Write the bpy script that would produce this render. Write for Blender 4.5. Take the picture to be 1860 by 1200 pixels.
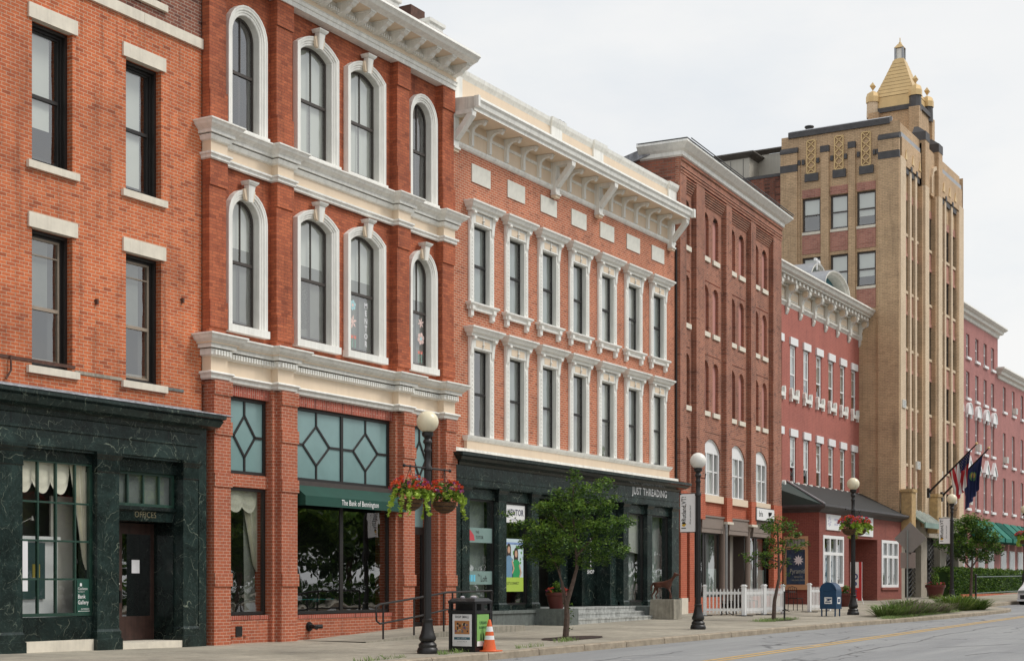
import bpy, bmesh, math, random
from mathutils import Vector, Matrix
R = math.radians
PI = math.pi
scene = bpy.context.scene
COL = scene.collection
for o in list(bpy.data.objects): bpy.data.objects.remove(o)

# ---------------------------------------------------------------- camera
# world axes: +X runs along the street, +Y towards the row of buildings, Z up
F = 2750.; CX = 930.; HY = 1060.; CZ = 1.63
TH = math.atan(1617 / F); CT, ST = math.cos(TH), math.sin(TH)
cam_d = bpy.data.cameras.new('Camera'); cam = bpy.data.objects.new('Camera', cam_d); COL.objects.link(cam)
cam.location = (0, 0, CZ); cam.rotation_euler = (R(90), 0, TH - R(90))
cam_d.sensor_width = 36; cam_d.lens = F / 1860 * 36; cam_d.shift_y = 460 / 1860
cam_d.clip_start = .1; cam_d.clip_end = 3000
scene.camera = cam

# ---------------------------------------------------------------- sky and sun (overcast, light from behind the camera)
SUN_EL = R(50); SUN_AZ = math.atan2(-1.0, .55)      # direction towards the sun, in the XY plane
sd = Vector((math.cos(SUN_AZ) * math.cos(SUN_EL), math.sin(SUN_AZ) * math.cos(SUN_EL), math.sin(SUN_EL)))
W = bpy.data.worlds.new('World'); scene.world = W; W.use_nodes = True
nt = W.node_tree; nt.nodes.clear()
def N(nt, t, **k):
    n = nt.nodes.new(t)
    for a, b in k.items():
        if a.startswith('i_'):
            key = a[2:]; key = int(key) if key.isdigit() else key.replace('_', ' ')
            n.inputs[key].default_value = b
        else: setattr(n, a, b)
    return n
out = N(nt, 'ShaderNodeOutputWorld'); bg = N(nt, 'ShaderNodeBackground', i_Strength=.1)
sky = N(nt, 'ShaderNodeTexSky', sky_type='NISHITA', sun_disc=False, sun_elevation=SUN_EL, sun_rotation=PI / 2 - SUN_AZ)
tcw = N(nt, 'ShaderNodeTexCoord'); mpw = N(nt, 'ShaderNodeMapping'); mpw.inputs['Scale'].default_value = (1.2, 1.2, 3.2)
nzw = N(nt, 'ShaderNodeTexNoise', i_Scale=1.6, i_Detail=5., i_Roughness=.55)
rmp = N(nt, 'ShaderNodeMapRange'); rmp.inputs[1].default_value = .3; rmp.inputs[2].default_value = .62
rmp.inputs[3].default_value = .84; rmp.inputs[4].default_value = 1.0
nz2 = N(nt, 'ShaderNodeTexNoise', i_Scale=3.1, i_Detail=6., i_Roughness=.6)
cr = N(nt, 'ShaderNodeMix', data_type='RGBA'); cr.inputs[6].default_value = (6.2, 6.42, 6.58, 1); cr.inputs[7].default_value = (6.85, 6.87, 6.82, 1)
mx = N(nt, 'ShaderNodeMix', data_type='RGBA')
L = nt.links.new
L(tcw.outputs['Generated'], mpw.inputs[0]); L(mpw.outputs[0], nzw.inputs['Vector']); L(mpw.outputs[0], nz2.inputs['Vector'])
L(nzw.outputs['Fac'], rmp.inputs[0])
rm2 = N(nt, 'ShaderNodeMapRange'); rm2.inputs[1].default_value = .36; rm2.inputs[2].default_value = .6; L(nz2.outputs['Fac'], rm2.inputs[0]); L(rm2.outputs[0], cr.inputs[0]); L(rmp.outputs[0], mx.inputs[0]); L(sky.outputs[0], mx.inputs[6]); L(cr.outputs[2], mx.inputs[7])
L(mx.outputs[2], bg.inputs[0]); L(bg.outputs[0], out.inputs[0])
sun_d = bpy.data.lights.new('Sun', 'SUN'); sun_d.energy = 1.5; sun_d.angle = R(20); sun_d.color = (1, .96, .9)
sun = bpy.data.objects.new('Sun', sun_d); COL.objects.link(sun)
sun.rotation_euler = sd.to_track_quat('Z', 'Y').to_euler()
vs = scene.view_settings; vs.view_transform = 'Standard'; vs.look = 'None'; vs.gamma = 1; vs.exposure = 0.45
scene.cycles.max_bounces = 7; scene.cycles.transparent_max_bounces = 12
scene.cycles.caustics_reflective = False; scene.cycles.caustics_refractive = False

# ---------------------------------------------------------------- helpers
def srgb(r, g, b):
    f = lambda c: (c / 255 / 12.92) if c / 255 <= .04045 else ((c / 255 + .055) / 1.055) ** 2.4
    return (f(r), f(g), f(b), 1)
def gz(s, p):                                   # sidewalk height: street climbs gently, slab falls to the kerb
    s = max(-80, min(s, 150)); return .0111 * s + .01 * (min(p, 24) - 15.5) + .025 * max(0, min(25 - s, 12)) * max(0, min(1, (p - 16.5) / 4))
def rz(s, p): return .0111 * max(-80, min(s, 150)) - .145
def tagp(o, label=None, cat=None, group=None, kind=None):
    for k, v in (('label', label), ('category', cat), ('group', group), ('kind', kind)):
        if v: o[k] = v
    return o
class Fr:
    """a vertical facade frame: u along it, w out of it towards the street, z up (world height)"""
    def __init__(f, s0, p0, ang=0, z0=None):
        f.s0, f.p0, f.a = s0, p0, R(ang); f.c, f.n = math.cos(f.a), math.sin(f.a)
        f.z0 = gz(s0, p0) if z0 is None else z0
        f.root = None
    def thing(f, name, label, cat, group=None):
        o = bpy.data.objects.new(name, None); COL.objects.link(o); o.empty_display_size = .3
        o.location = (f.s0, f.p0, f.z0); o.rotation_euler = (0, 0, f.a); tagp(o, label, cat, group); f.root = o; return o
    def UZ(f, x, y, w=0):                       # where the sight line of photo pixel x,y meets the plane w
        a = (x - CX) / F; A = ST - a * CT; B = CT + a * ST
        z = (w + f.s0 * f.n - f.p0 * f.c) / (B * f.n - A * f.c); S = z * B; P = z * A
        return (S - f.s0) * f.c + (P - f.p0) * f.n, CZ + (HY - y) * z / F
    def U(f, x, w=0): return f.UZ(x, 0, w)[0]
    def Z(f, x, y, w=0): return f.UZ(x, y, w)[1]
    def xy(f, u, w): return (f.s0 + u * f.c + w * f.n, f.p0 + u * f.n - w * f.c)
def spot(x, p, z0=None):                        # ground point at distance p from the camera line seen at column x
    a = (x - CX) / F; A = ST - a * CT; B = CT + a * ST; z = p / A
    return z * B
class MB:
    def __init__(s): s.v = []; s.f = []; s.m = []; s.mats = []
    def mi(s, m):
        if m not in s.mats: s.mats.append(m)
        return s.mats.index(m)
    def poly(s, pts, mat):
        i = len(s.v); s.v += [tuple(p) for p in pts]; s.f.append(tuple(range(i, i + len(pts)))); s.m.append(s.mi(mat))
    def grid(s, rows, mat, cu=False, cv=False):  # rows: list of lists of points
        i = len(s.v); n = len(rows[0]); k = s.mi(mat)
        for r in rows: s.v += [tuple(p) for p in r]
        R_ = len(rows)
        for a in range(R_ if cv else R_ - 1):
            for b in range(n if cu else n - 1):
                a2 = (a + 1) % R_; b2 = (b + 1) % n
                s.f.append((i + a * n + b, i + a * n + b2, i + a2 * n + b2, i + a2 * n + b)); s.m.append(k)
    def box(s, u0, u1, w0, w1, z0, z1, mat):
        i = len(s.v); k = s.mi(mat)
        s.v += [(u, w, z) for z in (z0, z1) for w in (w0, w1) for u in (u0, u1)]
        for q in ((0, 1, 3, 2), (4, 5, 7, 6), (0, 1, 5, 4), (2, 3, 7, 6), (0, 2, 6, 4), (1, 3, 7, 5)):
            s.f.append(tuple(i + j for j in q)); s.m.append(k)
    def prism(s, pts, f0, f1, mat):              # pts 2D, f0/f1 map (a,b)->3D for both end caps
        A = [f0(a, b) for a, b in pts]; B = [f1(a, b) for a, b in pts]; n = len(pts); i = len(s.v); k = s.mi(mat)
        s.v += A + B; s.f.append(tuple(range(i, i + n))); s.f.append(tuple(range(i + n, i + 2 * n))[::-1]); s.m += [k, k]
        for j in range(n):
            s.f.append((i + j, i + (j + 1) % n, i + n + (j + 1) % n, i + n + j)); s.m.append(k)
    def uz(s, pts, w0, w1, mat): s.prism(pts, lambda a, b: (a, w0, b), lambda a, b: (a, w1, b), mat)
    def wz(s, pts, u0, u1, mat): s.prism(pts, lambda a, b: (u0, a, b), lambda a, b: (u1, a, b), mat)
    def uw(s, pts, z0, z1, mat): s.prism(pts, lambda a, b: (a, b, z0), lambda a, b: (a, b, z1), mat)
    def sweep(s, path, prof, mat, plan=True, closed=False):
        n = len(path); offs = []
        for i in range(n):
            ds = []
            for a, b in ((i - 1, i), (i, i + 1)):
                if closed: a %= n; b %= n
                elif a < 0 or b >= n: continue
                d = Vector((path[b][0] - path[a][0], path[b][1] - path[a][1])).normalized(); ds.append(Vector((-d.y, d.x)))
            m = ds[0] if len(ds) == 1 else (ds[0] + ds[1]) / max(.15, 1 + ds[0].dot(ds[1]))
            offs.append(m)
        rows = []
        for (o, c) in prof:
            rows.append([((p[0] + m.x * o, p[1] + m.y * o, c) if plan else (p[0] + m.x * o, c, p[1] + m.y * o)) for p, m in zip(path, offs)])
        s.grid(rows, mat, cu=closed)
    def tube(s, pts, r, mat, n=8, cap=True):
        pts = [Vector(p) for p in pts]; rs = r if isinstance(r, (list, tuple)) else [r] * len(pts); rows = []
        up = Vector((0, 0, 1)); d0 = (pts[1] - pts[0]).normalized()
        x = d0.cross(up); x = x.normalized() if x.length > .05 else Vector((1, 0, 0))
        for i, p in enumerate(pts):
            d = (pts[min(i + 1, len(pts) - 1)] - pts[max(i - 1, 0)]).normalized()
            x = (x - d * x.dot(d)).normalized(); y = d.cross(x)
            rows.append([tuple(p + (x * math.cos(2 * PI * j / n) + y * math.sin(2 * PI * j / n)) * rs[i]) for j in range(n)])
        s.grid(rows, mat, cu=True)
        if cap: s.poly(rows[0], mat); s.poly(rows[-1], mat)
    def lathe(s, prof, mat, c=(0, 0, 0), n=16, sq=None):
        rows = [[(c[0] + r * math.cos(2 * PI * (j + .5) / n), c[1] + r * math.sin(2 * PI * (j + .5) / n), c[2] + z) for j in range(n)] for r, z in prof]
        s.grid(rows, mat, cu=True)
    def ball(s, c, r, mat, n=16, sz=1):
        s.lathe([(max(1e-4, r * math.sin(PI * i / n)), -r * sz * math.cos(PI * i / n)) for i in range(n + 1)], mat, c, n * 2)
    def mesh(s, name, z0=0, smooth=False, off=(0, 0, 0)):
        me = bpy.data.meshes.new(name)
        me.from_pydata([(x - off[0], -(y - off[1]), z - z0 - off[2]) for x, y, z in s.v], [], s.f)
        for m in s.mats: me.materials.append(m)
        me.polygons.foreach_set('material_index', s.m)
        bm = bmesh.new(); bm.from_mesh(me)
        bmesh.ops.remove_doubles(bm, verts=bm.verts, dist=1e-5)
        bmesh.ops.recalc_face_normals(bm, faces=bm.faces); bm.to_mesh(me); bm.free()
        if smooth:
            me.polygons.foreach_set('use_smooth', [True] * len(me.polygons)); me.set_sharp_from_angle(angle=R(38))
        me.update(); return me
    def build(s, name, fr=None, parent=None, smooth=False, label=None):
        me = s.mesh(name, fr.z0 if fr else 0, smooth)
        o = bpy.data.objects.new(name, me); COL.objects.link(o)
        o.parent = parent or (fr.root if fr else None)
        if label: o['label'] = label
        return o
def put(name, me, parent=None, loc=(0, 0, 0), label=None):   # loc in u,w,z of the parent frame
    o = bpy.data.objects.new(name, me); COL.objects.link(o); o.parent = parent; o.location = (loc[0], -loc[1], loc[2])
    if label: o['label'] = label
    return o
def alone(name, me_or_mb, fr, label, cat, group=None, smooth=False, kind=None):   # one-mesh thing standing in frame fr
    me = me_or_mb if isinstance(me_or_mb, bpy.types.Mesh) else me_or_mb.mesh(name, fr.z0, smooth)
    o = bpy.data.objects.new(name, me); COL.objects.link(o); o.location = (fr.s0, fr.p0, fr.z0); o.rotation_euler = (0, 0, fr.a)
    return tagp(o, label, cat, group, kind)
def copy_tree(o, parent=None):
    c = o.copy(); COL.objects.link(c)
    if parent: c.parent = parent
    for ch in list(o.children): copy_tree(ch, c)
    return c
_txt = {}
def text(mb, s, u, z, w, _0, h, mat, sx=1., depth=.004, rot=0, align='CENTER', bold=0.0, shear=0.):
    """lettering in the u,z plane, cap height h, added to mesh builder mb"""
    cu = bpy.data.curves.new('lettering', 'FONT'); cu.body = s; cu.size = 1; cu.align_x = align; cu.offset = bold; cu.space_character = 1.02 + bold * 4; cu.resolution_u = 3; cu.shear = shear
    o = bpy.data.objects.new('lettering', cu); COL.objects.link(o)
    dg = bpy.context.evaluated_depsgraph_get(); dg.update(); me = o.evaluated_get(dg).to_mesh()
    k = h / .7; ca, sa = math.cos(rot), math.sin(rot); i = len(mb.v); q = mb.mi(mat)
    for v in me.vertices:
        a, b = v.co.x * k * sx, v.co.y * k
        mb.v.append((u + a * ca - b * sa, w, z + a * sa + b * ca))
    for p in me.polygons: mb.f.append(tuple(i + j for j in p.vertices)); mb.m.append(q)
    o.to_mesh_clear(); bpy.data.objects.remove(o); bpy.data.curves.remove(cu)
def arc(u0, u1, zs, rise, n=12):                 # points of an arch from left springing to right springing
    h = (u1 - u0) / 2; uc = (u0 + u1) / 2
    if rise >= h - 1e-4: return [(uc - h * math.cos(PI * i / n), zs + rise * math.sin(PI * i / n)) for i in range(n + 1)]
    Rr = (h * h + rise * rise) / (2 * rise); t = math.asin(h / Rr)
    return [(uc + Rr * math.sin(-t + 2 * t * i / n), zs + rise - Rr + Rr * math.cos(-t + 2 * t * i / n)) for i in range(n + 1)]
def wall(mb, u0, u1, z0, z1, ops, mat, w=0, rmat=None):
    """sheet with real openings; each op = (u0,u1,z0,z1,depth,rise)"""
    us = sorted({u0, u1, *[v for o in ops for v in o[:2] if u0 < v < u1]}); zs = sorted({z0, z1, *[v for o in ops for v in o[2:4] if z0 < v < z1]})
    for a, b in zip(us, us[1:]):
        for c, d in zip(zs, zs[1:]):
            m, n = (a + b) / 2, (c + d) / 2
            if any(o[0] < m < o[1] and o[2] < n < o[3] for o in ops): continue
            mb.poly([(a, w, c), (b, w, c), (b, w, d), (a, w, d)], mat)
    rm = rmat or mat
    for o in ops:
        a, b, c, d, dp, rise = o; zt = d - rise
        pts = arc(a, b, zt, rise) if rise else [(a, d), (b, d)]
        ring = [(a, c)] + pts + [(b, c)]
        for p, q in zip(ring, ring[1:] + ring[:1]):
            if p != q: mb.poly([(p[0], w, p[1]), (q[0], w, q[1]), (q[0], w - dp, q[1]), (p[0], w - dp, p[1])], rm)
        if rise:
            for p, q in zip(pts, pts[1:]): mb.poly([(p[0], w, p[1]), (q[0], w, q[1]), (q[0], w, d), (p[0], w, d)], mat)
# ---------------------------------------------------------------- materials
def newmat(name):
    m = bpy.data.materials.new(name); m.use_nodes = True; nt = m.node_tree
    b = nt.nodes['Principled BSDF']; return m, nt, b
def ramp(nt, src, stops):
    r = nt.nodes.new('ShaderNodeValToRGB'); e = r.color_ramp.elements
    while len(e) < len(stops): e.new(.5)
    for k, (p, c) in zip(e, stops): k.position = p; k.color = c
    nt.links.new(src, r.inputs[0]); return r.outputs[0]
def mixc(nt, f, a, b, mode='MIX'):
    m = nt.nodes.new('ShaderNodeMix'); m.data_type = 'RGBA'; m.blend_type = mode
    for i, v in ((0, f), (6, a), (7, b)):
        if hasattr(v, 'is_output'): nt.links.new(v, m.inputs[i])
        else: m.inputs[i].default_value = v
    return m.outputs[2]
def noise(nt, vec, scale, detail=4, rough=.55):
    n = nt.nodes.new('ShaderNodeTexNoise'); n.inputs['Scale'].default_value = scale; n.inputs['Detail'].default_value = detail
    n.inputs['Roughness'].default_value = rough; nt.links.new(vec, n.inputs['Vector']); return n.outputs['Fac']
def objco(nt):
    t = nt.nodes.new('ShaderNodeTexCoord'); return t.outputs['Object']
def maprange(nt, src, a, b, c, d):
    m = nt.nodes.new('ShaderNodeMapRange'); nt.links.new(src, m.inputs[0])
    for i, v in enumerate((a, b, c, d)): m.inputs[i + 1].default_value = v
    return m.outputs[0]
def vmul(nt, vec, s):
    m = nt.nodes.new('ShaderNodeMapping'); m.inputs['Scale'].default_value = s; nt.links.new(vec, m.inputs[0]); return m.outputs[0]
def bump(nt, b, h, st, dist=.02):
    n = nt.nodes.new('ShaderNodeBump'); n.inputs['Strength'].default_value = st; n.inputs['Distance'].default_value = dist
    nt.links.new(h, n.inputs['Height']); nt.links.new(n.outputs[0], b.inputs['Normal'])
def brick(name, c1, c2, cm, dark=None, bw=.205, bh=.068, ms=.008, stain=.35, rough=.85, vertical=False, lime=0., mb=-.3, acc=.7):
    m, nt, b = newmat(name); co = objco(nt)
    sp = nt.nodes.new('ShaderNodeSeparateXYZ'); nt.links.new(co, sp.inputs[0])
    ad = nt.nodes.new('ShaderNodeMath'); nt.links.new(sp.outputs[0], ad.inputs[0]); nt.links.new(sp.outputs[1], ad.inputs[1])
    cb = nt.nodes.new('ShaderNodeCombineXYZ')
    i, j = (1, 0) if vertical else (0, 1)
    nt.links.new(ad.outputs[0], cb.inputs[i]); nt.links.new(sp.outputs[2], cb.inputs[j])
    bt = nt.nodes.new('ShaderNodeTexBrick'); nt.links.new(cb.outputs[0], bt.inputs['Vector'])
    for k, v in (('Color1', c1), ('Color2', c2), ('Mortar', cm), ('Scale', 1.), ('Mortar Size', ms), ('Mortar Smooth', .15), ('Bias', mb), ('Brick Width', bw), ('Row Height', bh)): bt.inputs[k].default_value = v
    # a second brick lattice picks out the odd dark burnt brick
    b2 = nt.nodes.new('ShaderNodeTexBrick'); nt.links.new(cb.outputs[0], b2.inputs['Vector'])
    for k, v in (('Color1', (1, 1, 1, 1)), ('Color2', (.0, .0, .0, 1)), ('Mortar', (1, 1, 1, 1)), ('Scale', 1.), ('Mortar Size', 0.), ('Bias', 0.), ('Brick Width', bw), ('Row Height', bh)): b2.inputs[k].default_value = v
    dk = ramp(nt, b2.outputs['Color'], [(0.0, dark or (.38, .36, .38, 1)), (.05, (.62, .6, .6, 1)), (.1, (.93, .92, .92, 1)), (.6, (1.04, 1.03, 1.02, 1))])
    col = bt.outputs['Color']
    dm = mixc(nt, 1., col, dk, 'MULTIPLY'); col = mixc(nt, acc, col, dm)
    mt = nt.nodes.new('ShaderNodeMix'); 
    n1 = noise(nt, co, .55, 5, .6); n2 = noise(nt, vmul(nt, co, (4, 4, .45)), 1., 5, .65); n3 = noise(nt, co, 22, 3, .6)
    s1 = ramp(nt, n1, [(.3, (1 - stain, 1 - stain, 1 - stain * .95, 1)), (.55, (1, 1, 1, 1)), (.75, (1 + stain * .35, 1 + stain * .3, 1 + stain * .25, 1))])
    s2 = ramp(nt, n2, [(.3, (1 - stain * .9,) * 3 + (1,)), (.48, (1, 1, 1, 1)), (.72, (1 + stain * .25,) * 3 + (1,))])
    s3 = ramp(nt, n3, [(.25, (.8, .8, .8, 1)), (.7, (1.12, 1.1, 1.1, 1))])
    for s_ in (s1, s2, s3): col = mixc(nt, 1., col, s_, 'MULTIPLY')
    if lime:
        n4 = noise(nt, co, 5., 6, .75); lf = maprange(nt, n4, .6, .72, 0, lime); col = mixc(nt, lf, col, (.5, .42, .36, 1))
    nt.links.new(col, b.inputs['Base Color']); b.inputs['Roughness'].default_value = rough
    inv = nt.nodes.new('ShaderNodeMath'); inv.operation = 'SUBTRACT'; inv.inputs[0].default_value = 1.; nt.links.new(bt.outputs['Fac'], inv.inputs[1])
    ad2 = nt.nodes.new('ShaderNodeMath'); ad2.operation = 'MULTIPLY_ADD'; nt.links.new(n3, ad2.inputs[0]); ad2.inputs[1].default_value = .5; nt.links.new(inv.outputs[0], ad2.inputs[2])
    bump(nt, b, ad2.outputs[0], .5, .008); nt.nodes.remove(mt)
    return m
def plain(name, c, rough=.6, var=.12, scale=3., metal=0., spec=.5, streak=0., bmp=0., dirt=None):
    m, nt, b = newmat(name); co = objco(nt)
    n1 = noise(nt, co, scale, 5, .6); col = ramp(nt, n1, [(.3, tuple(x * (1 - var) for x in c[:3]) + (1,)), (.7, tuple(min(1, x * (1 + var * .6)) for x in c[:3]) + (1,))])
    if streak:
        n2 = noise(nt, vmul(nt, co, (9, 9, .5)), 1., 5, .65); s = ramp(nt, n2, [(.35, (1 - streak,) * 3 + (1,)), (.55, (1, 1, 1, 1))]); col = mixc(nt, 1., col, s, 'MULTIPLY')
    if dirt:
        n3 = noise(nt, co, scale * 2.3, 6, .7); col = mixc(nt, maprange(nt, n3, .55, .75, 0, .8), col, dirt)
    nt.links.new(col, b.inputs['Base Color']); b.inputs['Roughness'].default_value = rough; b.inputs['Metallic'].default_value = metal
    b.inputs['Specular IOR Level'].default_value = spec
    if bmp: bump(nt, b, noise(nt, co, scale * 8, 4, .6), bmp, .01)
    return m
def marble(name, base, vein, vein2, sc=1.5, rough=.2, amt=1.):
    m, nt, b = newmat(name); co = objco(nt)
    nw = nt.nodes.new('ShaderNodeTexNoise'); nw.inputs['Scale'].default_value = 1.3; nw.inputs['Detail'].default_value = 4; nt.links.new(co, nw.inputs['Vector'])
    mp = nt.nodes.new('ShaderNodeVectorMath'); mp.operation = 'MULTIPLY_ADD'; nt.links.new(nw.outputs['Color'], mp.inputs[0]); mp.inputs[1].default_value = (.9, .9, .9); nt.links.new(co, mp.inputs[2])
    col = ramp(nt, noise(nt, mp.outputs[0], 2.2, 6, .65), [(.3, tuple(x * .45 for x in base[:3]) + (1,)), (.5, base), (.7, tuple(min(1, x * 1.9) for x in base[:3]) + (1,))])
    for scl, wd, cc, k in ((sc, .010, vein, 1.), (sc * 2.3, .017, vein, .7), (sc * 5, .03, vein2, .9), (sc * 9, .05, vein2, .6)):
        v = nt.nodes.new('ShaderNodeTexVoronoi'); v.feature = 'DISTANCE_TO_EDGE'; v.inputs['Scale'].default_value = scl; nt.links.new(vmul(nt, mp.outputs[0], (1, 1, .8)), v.inputs['Vector'])
        e = maprange(nt, v.outputs['Distance'], 0, wd, 1, 0); g = maprange(nt, noise(nt, co, scl * 1.7, 4, .7), .48, .62, 0, 1)
        mu = nt.nodes.new('ShaderNodeMath'); mu.operation = 'MULTIPLY'; nt.links.new(e, mu.inputs[0]); nt.links.new(g, mu.inputs[1])
        m2 = nt.nodes.new('ShaderNodeMath'); m2.operation = 'MULTIPLY'; nt.links.new(mu.outputs[0], m2.inputs[0]); m2.inputs[1].default_value = k * amt
        col = mixc(nt, m2.outputs[0], col, cc)
    nt.links.new(col, b.inputs['Base Color']); b.inputs['Roughness'].default_value = rough; b.inputs['Specular IOR Level'].default_value = .35; return m
def glass(name, tint=(.90, .94, .93, 1), ior=2.35, wavy=.0, rough=.01):
    m = bpy.data.materials.new(name); m.use_nodes = True; nt = m.node_tree; nt.nodes.clear()
    o = nt.nodes.new('ShaderNodeOutputMaterial'); t = nt.nodes.new('ShaderNodeBsdfTransparent'); g = nt.nodes.new('ShaderNodeBsdfGlossy')
    g.inputs['Roughness'].default_value = rough; t.inputs[0].default_value = tint; lw = nt.nodes.new('ShaderNodeLayerWeight'); lw.inputs[0].default_value = .5
    pw = nt.nodes.new('ShaderNodeMath'); pw.operation = 'POWER'; nt.links.new(lw.outputs['Facing'], pw.inputs[0]); pw.inputs[1].default_value = 3.2
    fr = nt.nodes.new('ShaderNodeMath'); fr.operation = 'MULTIPLY_ADD'; nt.links.new(pw.outputs[0], fr.inputs[0]); fr.inputs[1].default_value = .8; fr.inputs[2].default_value = (ior - 1) ** 2 / (ior + 1) ** 2 * 1.6
    if wavy:
        bn = nt.nodes.new('ShaderNodeBump'); bn.inputs['Strength'].default_value = wavy; bn.inputs['Distance'].default_value = .05
        oi = nt.nodes.new('ShaderNodeObjectInfo'); vm = nt.nodes.new('ShaderNodeVectorMath'); vm.operation = 'ADD'; ml = nt.nodes.new('ShaderNodeMath'); ml.operation = 'MULTIPLY'; ml.inputs[1].default_value = 40; nt.links.new(oi.outputs['Random'], ml.inputs[0]); nt.links.new(objco(nt), vm.inputs[0]); nt.links.new(ml.outputs[0], vm.inputs[1]); nt.links.new(noise(nt, vm.outputs[0], 1.3, 2, .4), bn.inputs['Height']); nt.links.new(bn.outputs[0], g.inputs['Normal'])
    x = nt.nodes.new('ShaderNodeMixShader'); nt.links.new(fr.outputs[0], x.inputs[0]); nt.links.new(t.outputs[0], x.inputs[1]); nt.links.new(g.outputs[0], x.inputs[2]); nt.links.new(x.outputs[0], o.inputs[0]); return m
def leafmat(name, c1, c2, c3):
    m, nt, b = newmat(name); g = nt.nodes.new('ShaderNodeNewGeometry'); co = objco(nt)
    col = ramp(nt, g.outputs['Random Per Island'], [(0., c1), (.5, c2), (1., c3)])
    s = ramp(nt, noise(nt, co, 2.2, 3, .6), [(.3, (.7, .7, .7, 1)), (.65, (1.25, 1.2, 1.1, 1))]); col = mixc(nt, 1., col, s, 'MULTIPLY')
    nt.links.new(col, b.inputs['Base Color']); b.inputs['Roughness'].default_value = .55; b.inputs['Specular IOR Level'].default_value = .3
    tr = nt.nodes.new('ShaderNodeBsdfTranslucent'); nt.links.new(col, tr.inputs[0]); x = nt.nodes.new('ShaderNodeMixShader'); x.inputs[0].default_value = .25
    nt.links.new(b.outputs[0], x.inputs[1]); nt.links.new(tr.outputs[0], x.inputs[2]); nt.links.new(x.outputs[0], nt.nodes['Material Output'].inputs[0]); return m
M = {}
M['brickA'] = brick('old orange brick', (.60, .155, .052, 1), (.46, .098, .034, 1), (.60, .40, .27, 1), stain=.42, lime=.15, acc=.5, ms=.007)
M['brickA2'] = brick('sooty upper brick', (.25, .085, .05, 1), (.16, .05, .035, 1), (.38, .30, .24, 1), stain=.35)
M['brickB'] = brick('deep red painted brick', (.50, .14, .058, 1), (.36, .088, .038, 1), (.25, .08, .045, 1), stain=.32, ms=.006, acc=.35, mb=-.1)
M['brickB2'] = brick('new red brick', (.44, .118, .054, 1), (.37, .092, .044, 1), (.55, .34, .25, 1), stain=.22, ms=.007, acc=.15)
M['soldier'] = brick('soldier course brick', (.40, .085, .05, 1), (.34, .07, .04, 1), (.5, .3, .24, 1), stain=.15, bw=.24, bh=.07, vertical=True)
M['brickC'] = brick('salmon brick', (.52, .155, .073, 1), (.38, .10, .046, 1), (.60, .43, .31, 1), stain=.22, ms=.008, acc=.4)
M['brickD'] = brick('weathered brown brick', (.37, .125, .07, 1), (.24, .072, .045, 1), (.40, .27, .2, 1), stain=.36, lime=.45, acc=.5, ms=.010)
M['brickD2'] = brick('repaired orange brick', (.48, .10, .045, 1), (.42, .085, .04, 1), (.55, .22, .13, 1), stain=.2, acc=.15)
M['brickDw'] = brick('rough side wall brick', (.30, .1, .06, 1), (.13, .05, .035, 1), (.2, .13, .1, 1), stain=.45, bw=.3, bh=.1, ms=.014)
M['brickE'] = brick('pink red brick', (.42, .125, .095, 1), (.37, .105, .08, 1), (.48, .2, .16, 1), stain=.16, acc=.08)
M['brickAn'] = brick('dull red painted brick', (.27, .075, .055, 1), (.22, .058, .045, 1), (.29, .11, .085, 1), stain=.16, acc=.08)
M['brickF'] = brick('tan brick', (.63, .44, .265, 1), (.54, .37, .215, 1), (.42, .30, .19, 1), stain=.22, bw=.26, bh=.085, ms=.012, acc=.15)
M['brickF3'] = brick('lit tan brick', (.72, .58, .42, 1), (.66, .52, .36, 1), (.58, .44, .29, 1), stain=.12, bw=.26, bh=.085, ms=.012, acc=.1)  # brighter light on the tower's street side put into the brick colour
M['brickFs'] = brick('mauve spandrel brick', (.44, .20, .15, 1), (.36, .15, .115, 1), (.46, .28, .22, 1), stain=.2, bw=.26, bh=.09, ms=.012, acc=.3)
M['brickH'] = brick('rose painted brick', (.41, .175, .16, 1), (.375, .155, .14, 1), (.44, .21, .19, 1), stain=.18, bw=.3, bh=.1, acc=.08)
M['infill'] = plain('pink painted infill board', (.50, .235, .20, 1), .7, .1, 2., streak=.1)
M['white'] = plain('white trim paint', (.85, .84, .79, 1), .5, .08, 2.5, streak=.14)
M['cream'] = plain('cream trim paint', (.78, .63, .47, 1), .55, .05, 1.5, streak=.04)
M['offwhite'] = plain('aged white paint', (.77, .75, .69, 1), .6, .12, 3., streak=.18)
M['stone'] = plain('pale marble lintel', (.74, .68, .57, 1), .7, .12, 4., streak=.08, bmp=.2)
M['panel'] = plain('veined white marble panel', (.68, .67, .60, 1), .5, .12, 5.)
M['granite'] = plain('grey green granite', (.15, .17, .16, 1), .6, .25, 9., streak=.25)
M['step'] = plain('worn marble step', (.46, .47, .45, 1), .6, .3, 6., streak=.4)
M['conc'] = plain('rough concrete', (.36, .33, .27, 1), .85, .25, 5., streak=.35, bmp=.4)
M['black'] = plain('black window paint', (.018, .016, .015, 1), .45, .2, 3.)
M['dkbrown'] = plain('dark brown sash', (.06, .048, .042, 1), .45, .15, 4.)
M['tan'] = plain('tan storm sash', (.33, .27, .21, 1), .5, .15, 4.)
M['iron'] = plain('black cast iron', (.014, .013, .013, 1), .42, .3, 6., bmp=.1)
M['rust'] = plain('dark rusty iron', (.10, .045, .03, 1), .8, .4, 9., dirt=(.03, .02, .018, 1))
M['green'] = plain('green window paint', (.014, .05, .035, 1), .45, .3, 5., dirt=(.05, .13, .08, 1))
M['awn'] = plain('dark green awning cloth', (.004, .055, .038, 1), .75, .15, 2.)
M['awn2'] = plain('bright green awning cloth', (.004, .16, .115, 1), .8, .12, 2.)
M['mahog'] = plain('weathered mahogany door', (.055, .028, .022, 1), .45, .35, 6., streak=.4)
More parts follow.
